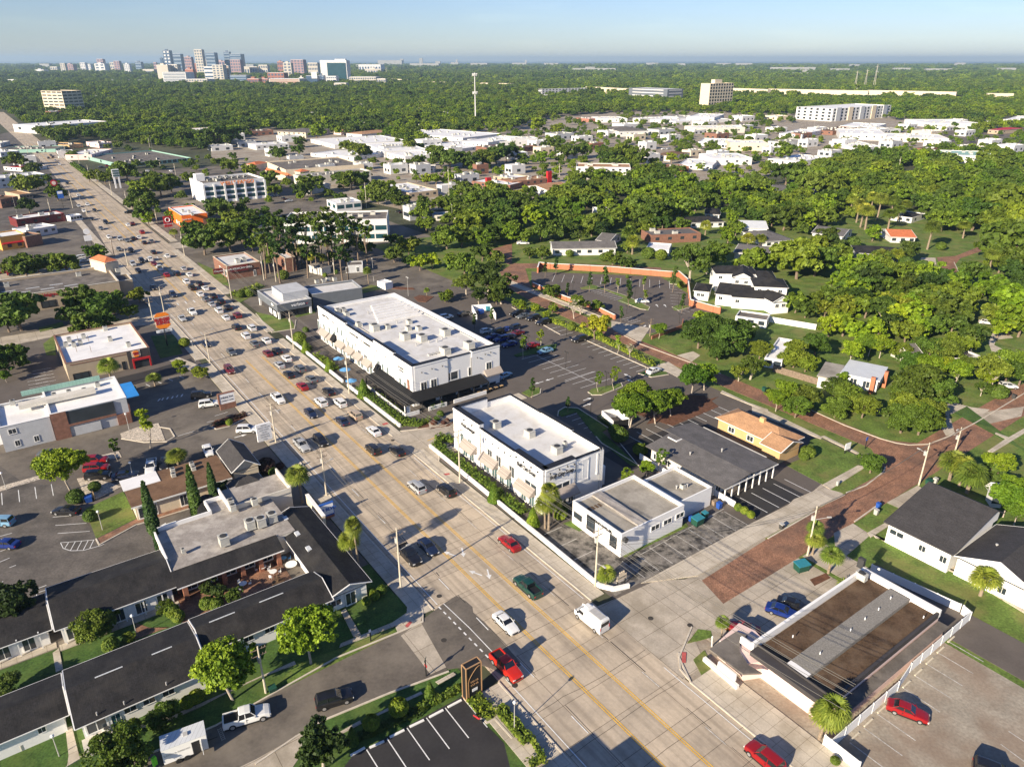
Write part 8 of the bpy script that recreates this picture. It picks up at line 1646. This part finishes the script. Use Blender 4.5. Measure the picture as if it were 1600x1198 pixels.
# residential woods, right
trs('13','in the grove behind the villa',"o200,240,150 o310,250,120 o110,230,90 d370,130,80 d430,170,70 b500,285,85 s590,260,60 o700,260,70 o240,560,70 o180,520,80 o310,490,60 o360,560,75")
trs('13','in the dense grove between villa and brick lane',"o560,420,100 d660,400,85 o760,430,95 d850,420,80 o930,380,85 d1000,430,90 o1090,470,100 o1170,560,100 d1080,570,85 o620,540,90 d720,560,80 o500,540,80 o430,620,80 b390,660,80 b480,650,85 b560,700,80 b690,690,85 b830,610,85 b920,590,90 o870,700,80 b960,680,80 o1030,660,75 d760,650,70 b640,790,70 b710,800,72 o1160,650,70 d560,500,80 o800,530,85 b880,520,80 o980,540,85")
trs('13','round the houses above the wooden fence',"o170,850,95 o300,790,80 o240,900,70 b530,830,80 b600,760,60 o1010,820,85 o1100,830,90 o1190,790,85 d1290,735,78 o900,900,80 b1000,930,80 b1180,960,80 b1080,930,70 o1240,910,60 o830,830,60")
trs('13','by the brick street at the right edge',"s1420,950,105 o1510,920,100 o1590,960,90 b1370,1000,60 u1440,1090,45 s1340,1060,45")
trs('13','right of the brick lane',"o1500,140,150 o1440,40,70 o1560,260,100 o1600,100,120 o1460,260,80 o1560,330,80 b1400,420,80 b1480,480,100 b1560,500,110 b1530,620,100 b1590,640,90 o1440,600,80 b1450,680,60 o1590,420,90 b1340,440,60")
trs('13','before the low modern house',"o940,1050,140 o1060,1080,100 o870,1120,90 b120,1080,90 o230,1120,95 b60,1130,80 o420,1060,75 o500,1110,90 o560,1150,70 b460,1000,50"); trs('13','at the lawn with the orange roof',"d885,200,62 u860,285,40 u960,310,42 u530,160,40 b660,90,50 u1080,180,26")
pal('13','along the lawn with the orange roof',"1010,55,992,200,48;1395,230,1375,352,46;1230,45,1215,130,40;690,240,700,320,60;770,230,790,300,50"); pal('03','in the palm stand above the lawn',"600,1060,575,1180,46;640,1075,605,1195,50;760,1090,748,1190,46;700,1000,680,1130,42;770,1010,765,1130,40;820,1065,808,1150,38;865,1035,845,1130,40;950,985,945,1045,34;570,1030,550,1150,40;530,1000,505,1110,40;650,985,640,1090,38")
trs('12','round the villa front',"s1120,260,130 s1230,230,110 o1290,200,80 o1500,250,105 o1590,260,80 b1420,330,20 s1100,680,45 a1050,420,20"); trs('12','before the long bungalow',"o190,210,55 o110,215,45 u430,205,26 u360,225,25 o630,245,60 o720,280,55 u850,225,42 u930,235,38 u575,250,30")
trs('12','along the hedge of the car park',"o250,455,58 s430,520,80 r390,560,60 o530,540,48 y520,660,90 b250,560,40 b70,545,45 b140,560,35 u370,680,32 r740,820,42 i660,775,26 b540,720,36 b210,600,30 b20,530,35"); trs('12','on the lawn beside the far lot entrance',"b920,700,56 o1170,720,110 o1260,690,110 o1360,760,110 o1290,820,80 o1440,700,85 b1190,620,60 s1500,900,105 s1420,960,60 o1550,820,70"); trs('12','in the far parking lot islands',"j485,385,20 j585,365,26 i660,412,20 j735,450,28 i825,400,20 i832,485,20 j1010,360,26 j1065,515,20 j685,590,18 j207,310,16 j275,285,18 j345,440,16")
trs('12','in the car park islands',"i175,745,28 i545,1010,30 i645,985,34 j125,1045,22 i70,790,32 j350,1150,18 u720,370,12"); trs('12','behind the curving brick street',"o180,70,85 o70,110,60 o330,50,75 d420,90,65 o500,50,75 o20,60,70 d570,70,60 o840,60,65 b1350,110,65 o1400,60,55 o940,20,60 o720,180,45 o770,60,60 o1060,40,60")
pal('12','behind the curving brick street',"715,100,722,190,55;1210,50,1205,110,40;1465,130,1468,190,48;1540,130,1545,180,44;740,150,750,230,50")
trs('11','between the long white building and the brick street',"d1450,370,115 d1530,430,95 o1300,280,100 o1190,110,95 o1280,110,80 b1020,270,60 b1100,260,60 o960,260,50 o860,220,66 o950,165,75 s1310,400,80 o1220,260,60 o1500,490,60 o1180,490,45 b1210,470,35 o1410,210,70 o1500,240,60 d1390,480,60")
trs('11','in the pine stand before the white office',"p30,150,55 p120,160,60 p180,130,40 p300,170,50 p360,180,40 p520,180,55 p560,210,45 o250,230,50 o620,150,55 o690,185,50 b90,210,45 o470,240,50 o330,240,50 p150,80,50 p240,90,50 p400,100,50 o560,110,50 p480,90,45 o300,110,50 o640,100,50 p130,40,60 p210,60,60 p290,30,60 p370,50,60 p450,20,60 p540,50,60 p620,60,50 p60,60,55 p680,90,50 o840,130,45 p215,190,35 p440,140,40"); pal('11','in the pine stand before the white office',"275,190,285,290,30;340,250,345,340,28;390,240,395,330,26;450,160,460,280,30;80,260,90,350,28;420,250,425,330,26")
trs('11','by the phone shop drive',"u270,750,40 u350,510,28 u170,360,34 u310,700,20 j1360,635,18 j1468,600,18 a430,360,14 a500,340,14")
trs('10','by the far junction',"o1260,130,105 o1420,100,115 o1340,60,85 o1500,70,85 b1570,160,48 b565,215,48 b632,200,48 o1200,60,60 b1500,110,50"); trs('10','behind the pharmacy',"o150,290,85 o400,275,85 o310,265,55 o60,310,50 o230,290,50"); trs('10','before the pharmacy',"o500,500,100 o620,540,105 o700,520,85 o860,470,60 o540,650,95 o640,640,70 o100,570,130 o30,620,90 o440,600,70 o20,880,105 o60,850,70 b30,985,38 o800,580,50"); trs('10','beside the burger restaurant drive',"b1120,920,42 o1245,965,44 b1140,960,34 u830,1065,16 u1150,780,30 u1560,470,30 u1500,480,26 u1590,455,26")
trs('00','on the left of the far boulevard',"o90,750,55 o200,810,45 o160,900,70 b290,870,28 o170,1030,55 o230,900,40 b330,920,40 o350,960,50"); trs('00','along the right side of the far boulevard',"o600,850,45 o650,865,40 o780,820,70 o730,805,55 o880,930,70 o840,980,60 o920,1010,75 o990,900,80 o1060,900,60 o950,880,60 o1430,790,50 o950,785,35 o1225,805,22 o450,720,30 o890,1080,60 o820,1020,50 b920,1120,40 b550,860,30"); trs('00','around the bank office',"o1370,1060,80 o1450,1120,70 o1330,1040,60 b1500,1150,50 o1560,1140,55 o1500,1060,50 o1560,820,50 o1570,1090,45 o340,600,50 o420,590,45 o1340,600,80 o1260,600,50 o1420,590,70 o1140,610,55")
trs('01','around the strip mall',"o590,870,75 o540,870,60 o650,870,60 o340,900,75 o290,940,60 o110,940,48 o80,860,55 b690,950,42 o790,930,80 o860,980,70 o900,1010,60 o760,980,60 o640,690,60 o560,665,45 o960,665,42 o690,700,45 o140,710,55 o260,690,40 o430,875,30 o270,640,40 b370,570,60")
trs('01','behind the filling station',"o1150,730,80 o1210,740,80 o1290,745,60 o1350,760,60 o1430,740,65 o1500,720,70 o1560,700,70 o1120,700,55 b1060,870,40 b1120,870,45 b1190,865,45 o1290,930,60 o1350,1000,70 o1430,980,60 o1520,980,70 o1560,1040,70 o1030,1070,70 o1300,1060,60 o1400,1090,80 o1500,1140,70 b1550,1150,50 o880,770,35 o1000,755,38 b1000,870,30 o1060,1150,60")
trs('02','around the corner restaurant',"o70,1010,90 o20,980,60 o150,1060,70 o230,1040,60 d430,930,60 o380,1000,50 b470,1010,45 o570,990,60 o700,700,80 o780,730,75 o640,720,60 o590,740,55 o340,700,60 o440,690,60 b180,740,45 b160,535,55 o260,650,50 b1000,740,40 b280,560,40 o560,560,40")
trs('02','in the woods right of the corner restaurant',"o760,930,80 o870,880,65 b930,930,70 b1090,890,75 b1010,960,70 o900,1070,110 o820,1090,90 o1060,1050,100 o1150,1000,80 b1390,950,85 b1330,900,60 o1470,950,75 o1400,1050,80 o1510,1060,70 b1380,1120,60 o580,1140,60 o400,1130,60 o1200,930,60 o1560,1100,60")
trs('03','in the forest at the right',"o1500,1010,150 o1300,1080,110 o1400,980,110 o1200,1100,90 o1130,960,90 o1580,1120,110 o1050,1050,90 o930,930,75 o880,960,70 o990,880,70 o350,900,100 o500,880,100 o640,900,100 o230,870,90 o120,830,90 o420,1000,80 b350,1020,70 o110,1100,100 o30,1120,60 b90,700,60 o590,960,60 o740,880,60 o1100,1120,80 o1420,1120,100 o200,1090,70 o1020,960,70")
pal('02','by the corner restaurant',"490,830,492,885,30;560,815,563,875,30;635,830,636,875,26;700,830,702,870,26")
GR={}
for b,o,k in TL: GR.setdefault(b,[]).append(o)
for b,os_ in GR.items():
    os_.sort(key=lambda o:o.location.x/o.location.y)
    for i,o in enumerate(os_):
        o['label']=b if len(os_)==1 else (ORD[i] if i<len(ORD) else 'last')+' '+b+', from the left'
        if len(os_)>1: o['group']=b
        if len(o['label'].split())>16: o['label']=(ORD[i] if i<len(ORD) else 'last')+' '+b
# hedges
hedge('low yellow green hedge in the planter before the corner shop building',SP(121,67.4, 90,67.4),1.9,.9,dens=16,leaf=.3); hedge('yellow green hedge in the planter below the covered terrace',SP(158,66.7, 136,66.7, 133.5,69),1.9,.9,dens=16,leaf=.3); hedge('hedge in the upper planter before the blue parasols',SP(186,66.9, 174,66.9),1.8,.9,dens=16,leaf=.3); hedge('hedge at the far end of the terrace planter',SP(203,66.8,192,66.8),1.6,.8,dens=16,leaf=.3); hedge('curved hedge at the drive corner before the corner shop building',SP(121,67.6,124,70,121,71.5),1.8,.8,dens=16,leaf=.3)
hedge('long clipped hedge between the car park and the brick street',PP("12 240,650 480,730 700,835 880,930"),1.2,1.2,dens=12,leaf=.32); hedge('clipped hedge row at the top of the black lot',PP("31 1020,850 1130,790 1250,735"),.9,.8); hedge('low clipped hedge below the monolith sign',PP("31 1360,770 1440,840"),1.8,.6); hedge('narrow low hedge at the edge of the monolith bed',PP("31 1330,785 1400,880 1470,885"),.7,.4)
hedge('first of two parallel clipped hedges at the bottom of the black lot',PP("31 1510,860 32 80,1060"),.7,.8); hedge('second of two parallel clipped hedges at the bottom edge',PP("31 1530,830 32 130,1050 190,1150"),.6,.8); hedge('square clipped hedge at the bottom kerb',PP("32 110,1190 190,1160"),1.0,.7)
hedge('dark clipped hedge under the trees of the black lot garden',PP("31 560,1060 780,960 1000,870"),1.2,.6,'leaf_dark'); hedge('low hedge at the cream wall left of the barrel awning',PP("20 1155,655 1200,640"),.8,.7); hedge('low hedge beside the white doors of the brown roofed building',PP("20 965,715 1080,675"),.7,.6)
hedge('hedge behind the brick grill restaurant drive',PP("10 1460,490 1597,440"),2.0,1.2,dens=8,leaf=.5); hedge('hedge strip beside the far boulevard',PP("00 455,790 540,850"),3,1.5,dens=3,leaf=.9); hedge('red flowering hedge at the slate shop',PP("11 235,590 300,575"),1.2,.6,'leaf_hedge',dens=12,leaf=.3); hedge('dark hedge on the shaded island behind the corner shop building',PP("22 560,150 640,200"),1.4,1.0,'leaf_dark')
hedge('planted strip with brown shrubs on the parking island',PP("20 1350,180 1520,120"),1.6,.6,'leaf_purple',leaf=.25); hedge('flowering hedge on the planted corner of the drive',PP("21 900,170 1020,180 1080,150"),1.8,.7,dens=16); hedge('green planting inside the terrace railing wall',A and [A.pt(-3.9,2,0),A.pt(-3.9,6,0)],.8,.8,dens=20); hedge('planting along the covered terrace front',[A.pt(-3,-4.3,0),A.pt(16,-4.3,0)],.8,.7,dens=14)
# ------------------------------------------------------------------ WOODS
def inpoly(x,y,P):
    c=False; j=len(P)-1
    for i in range(len(P)):
        if (P[i][1]>y)!=(P[j][1]>y) and x<(P[j][0]-P[i][0])*(y-P[i][1])/(P[j][1]-P[i][1])+P[i][0]: c=not c
        j=i
    return c
def toff(x,y):
    z=-CH; d=y*math.cos(PIT)-z*math.sin(PIT); w=-(y*math.sin(PIT)+z*math.cos(PIT)); return 800+FPX*x/d,599+FPX*w/d
ZN=[([(0,155),(60,160),(120,215),(190,225),(330,238),(420,205),(560,215),(640,235),(700,208),(800,205),(850,185),(980,175),(1080,175),(1180,178),(1600,180),(1600,90),(0,90)],1.0),
 ([(640,330),(900,290),(960,262),(1100,300),(1200,290),(1300,262),(1380,240),(1600,245),(1600,420),(1540,430),(1460,352),(1290,350),(1270,420),(1120,345),(900,370),(760,395),(700,360)],.8),
 ([(1380,170),(1600,170),(1600,205),(1560,215),(1480,196),(1380,186)],.7),
 ([(700,205),(860,185),(1060,195),(1180,190),(1250,215),(1420,230),(1300,262),(1100,300),(900,290),(640,330),(480,330),(430,270),(620,240)],.42),
 ([(0,155),(60,160),(120,215),(100,228),(60,215),(20,192),(0,180)],1.0),([(1335,440),(1420,425),(1530,430),(1520,520),(1440,545),(1350,520),(1290,470)],.9),([(1190,350),(1290,340),(1330,420),(1290,440),(1220,420)],.7),
 ([(0,215),(110,235),(120,330),(60,360),(0,360)],.2),([(160,230),(420,250),(430,400),(330,400),(230,330)],.2),([(700,500),(780,520),(820,580),(720,560)],.0)]
cell={}
for (x,y,r) in TREEPOS: cell.setdefault((int(x//20),int(y//20)),[]).append((x,y,r))
FB=[(c.x,c.y,u,v,a+3.5,b+3.5) for c,u,v,a,b in FOOT]
fc={}
for q in FB:
    R2=max(q[4],q[5])*1.42; 
    for i in range(int((q[0]-R2)//60),int((q[0]+R2)//60)+1):
        for j in range(int((q[1]-R2)//60),int((q[1]+R2)//60)+1): fc.setdefault((i,j),[]).append(q)
ZN+=[([(1400,196),(1600,203),(1600,247),(1380,240)],.4),([(960,174),(1240,174),(1240,194),(960,196)],.45)]
LANE=[[(1390,352),(1545,365),(1570,395),(1520,445),(1465,445),(1440,412)],[(1290,345),(1400,340),(1450,410),(1330,385)],([(1440,440),(1500,430),(1480,395),(1540,380),(1480,370),(1455,400)]),([(1290,350),(1330,345),(1450,390),(1430,400),(1340,380)])]
rs=np.random.RandomState(77); PV=[];SC=[]
def ok(x,y,pad):
    s_=x*RA.x+y*RA.y; t_=x*RB.x+y*RB.y
    if 36<t_<72 and s_<1500: return False
    for (px_,py_,r) in cell.get((int(x//20),int(y//20)),[]):
        if (px_-x)**2+(py_-y)**2<(r*.9)**2: return False
    for (cx,cy,u,v,a,b) in fc.get((int(x//60),int(y//60)),[]):
        dx,dy=x-cx,y-cy
        if abs(dx*u.x+dy*u.y)<a+pad and abs(dx*v.x+dy*v.y)<b+pad: return False
    return True
for (d0,d1,sp,sc0) in ((230,900,9.5,1.0),(900,1700,12.5,1.1),(1700,3200,21,1.55),(3200,5500,40,2.4),(5500,12000,85,3.8)):
    y=d0
    while y<d1:
        xm=y*.76+60; x=-xm
        while x<xm:
            X=x+rs.uniform(-.45,.45)*sp; Y=y+rs.uniform(-.45,.45)*sp; x+=sp
            fx,fy=toff(X,Y)
            if fy<96 : pass
            if fx<-30 or fx>1630: continue
            for P,dn in ZN:
                if inpoly(fx,fy,P):
                    if rs.rand()<dn*.93 and ok(X,Y,2) and not any(inpoly(fx,fy,L) for L in LANE): PV.append((X,Y,0)); SC.append(sc0*rs.uniform(.6,1.0)**.5*rs.uniform(.7,1.6)*(1.0 if dn>.5 else .62))
                    break
        y+=sp
print('WOODS',len(PV),'TREES',TCOUNT)
tmpl=[]
for k in ('oakm0','oakm1','oakm2','brightm0','brightm1'):
    for o in COL.objects:
        if o.type=='MESH' and o.data is TREES[k][0]: tmpl.append(o); break
me=bpy.data.meshes.new('woods'); me.from_pydata(PV,[],[]); at=me.attributes.new('sc','FLOAT','POINT'); at.data.foreach_set('value',np.array(SC,dtype=np.float32))
wo=bpy.data.objects.new('woods',me); COL.objects.link(wo); wo['kind']='stuff'; wo['label']='dark green tree canopy of the city woods reaching to the horizon'; wo.color=(1,1,1,1)
gt=bpy.data.node_groups.new('woods','GeometryNodeTree'); gt.interface.new_socket('Geometry',in_out='INPUT',socket_type='NodeSocketGeometry'); gt.interface.new_socket('Geometry',in_out='OUTPUT',socket_type='NodeSocketGeometry')
gi=gt.nodes.new('NodeGroupInput'); go=gt.nodes.new('NodeGroupOutput'); ip=gt.nodes.new('GeometryNodeInstanceOnPoints'); jn=gt.nodes.new('GeometryNodeJoinGeometry'); na=gt.nodes.new('GeometryNodeInputNamedAttribute'); na.data_type='FLOAT'; na.inputs[0].default_value='sc'
for o in tmpl:
    oi=gt.nodes.new('GeometryNodeObjectInfo'); oi.inputs['Object'].default_value=o; oi.inputs['As Instance'].default_value=True; oi.transform_space='ORIGINAL'; gt.links.new(oi.outputs['Geometry'],jn.inputs[0])
ip.inputs['Pick Instance'].default_value=True
rv=gt.nodes.new('FunctionNodeRandomValue'); rv.data_type='INT'; rv.inputs[4].default_value=0; rv.inputs[5].default_value=len(tmpl)-1 if len(tmpl)<2 else 99
rr2=gt.nodes.new('FunctionNodeRandomValue'); rr2.data_type='FLOAT_VECTOR'; rr2.inputs[0].default_value=(0,0,0); rr2.inputs[1].default_value=(0,0,6.28)
gt.links.new(gi.outputs[0],ip.inputs['Points']); gt.links.new(jn.outputs[0],ip.inputs['Instance']); gt.links.new(rv.outputs[2],ip.inputs['Instance Index']); gt.links.new(rr2.outputs[0],ip.inputs['Rotation']); gt.links.new(na.outputs[0],ip.inputs['Scale']); gt.links.new(ip.outputs[0],go.inputs[0])
wo.modifiers.new('w','NODES').node_group=gt
# ------------------------------------------------------------------ camera, light, sky, air
cam=bpy.data.cameras.new('camera'); co=bpy.data.objects.new('camera',cam); COL.objects.link(co); sc.camera=co
cam.sensor_fit='HORIZONTAL'; cam.sensor_width=36; cam.lens=36*FPX/1600; cam.clip_end=200000; cam.clip_start=1
co.location=(0,0,CH); co.rotation_euler=(math.radians(90)-PIT,0,0)
SUN_EL=math.radians(23); SAZ=math.radians(47.7+180)      # direction towards the sun, counter-clockwise from +X
sd=Vector((math.cos(SAZ)*math.cos(SUN_EL),math.sin(SAZ)*math.cos(SUN_EL),math.sin(SUN_EL)))
sl=bpy.data.lights.new('sun','SUN'); sl.energy=4.9; sl.angle=math.radians(.5); sl.color=(1,.87,.68); so=bpy.data.objects.new('sun',sl); COL.objects.link(so)
so.rotation_euler=sd.to_track_quat('Z','Y').to_euler(); so.location=(0,0,300)
w=bpy.data.worlds.new('World'); sc.world=w; w.use_nodes=True; wn=w.node_tree; nd=N(w); bg=wn.nodes['Background']
sk=wn.nodes.new('ShaderNodeTexSky'); sk.sky_type='NISHITA'; sk.sun_disc=False; sk.sun_elevation=SUN_EL; sk.sun_rotation=math.radians(90)-SAZ; sk.altitude=100; sk.air_density=1.0; sk.dust_density=.15; sk.ozone_density=1.0
c_=mix(nd,1.0,sk.outputs[0],(.69,.82,1.21),'MULTIPLY')
tc=nd.a('ShaderNodeTexCoord'); mp=nd.a('ShaderNodeMapping'); mp.inputs['Scale'].default_value=(3,3,26); nd.c(tc.outputs['Generated'],mp.inputs[0]); nz=nd.a('ShaderNodeTexNoise'); nz.inputs['Scale'].default_value=2.2; nz.inputs['Detail'].default_value=6; nd.c(mp.outputs[0],nz.inputs['Vector'])
cr=ramp(nd,nz.outputs[0],[(.5,(1,1,1)),(.72,(1.07,1.05,1.02))]); c_=mix(nd,1.0,c_,cr.outputs[0],'MULTIPLY')
nd.c(c_,bg.inputs[0]); bg.inputs[1].default_value=.056
sc.view_settings.view_transform='Standard'; sc.view_settings.look='None'; sc.view_settings.exposure=1.0; sc.view_settings.gamma=1
HZ=True
if HZ:
    mb=MB(); mb.prism([(-16000,-600),(16000,-600),(16000,30000),(-16000,30000)],-1.0,190,bottom=True)
    hm=bpy.data.materials.new('haze'); hm.use_nodes=True; hn=hm.node_tree; hn.nodes.remove(hn.nodes['Principled BSDF'])
    pv=hn.nodes.new('ShaderNodeVolumePrincipled'); pv.inputs['Color'].default_value=(.58,.80,1,1); pv.inputs['Density'].default_value=6.5e-5; pv.inputs['Anisotropy'].default_value=.2
    hn.links.new(pv.outputs[0],hn.nodes['Material Output'].inputs['Volume']); hm.cycles.homogeneous_volume=True if hasattr(hm.cycles,'homogeneous_volume') else None
    MATS['haze']=hm; o=mb.build('haze',['haze']); o['kind']='stuff'
sc.cycles.max_bounces=5; sc.cycles.volume_bounces=0; sc.cycles.transparent_max_bounces=6; sc.cycles.use_adaptive_sampling=True; sc.cycles.use_denoising=True
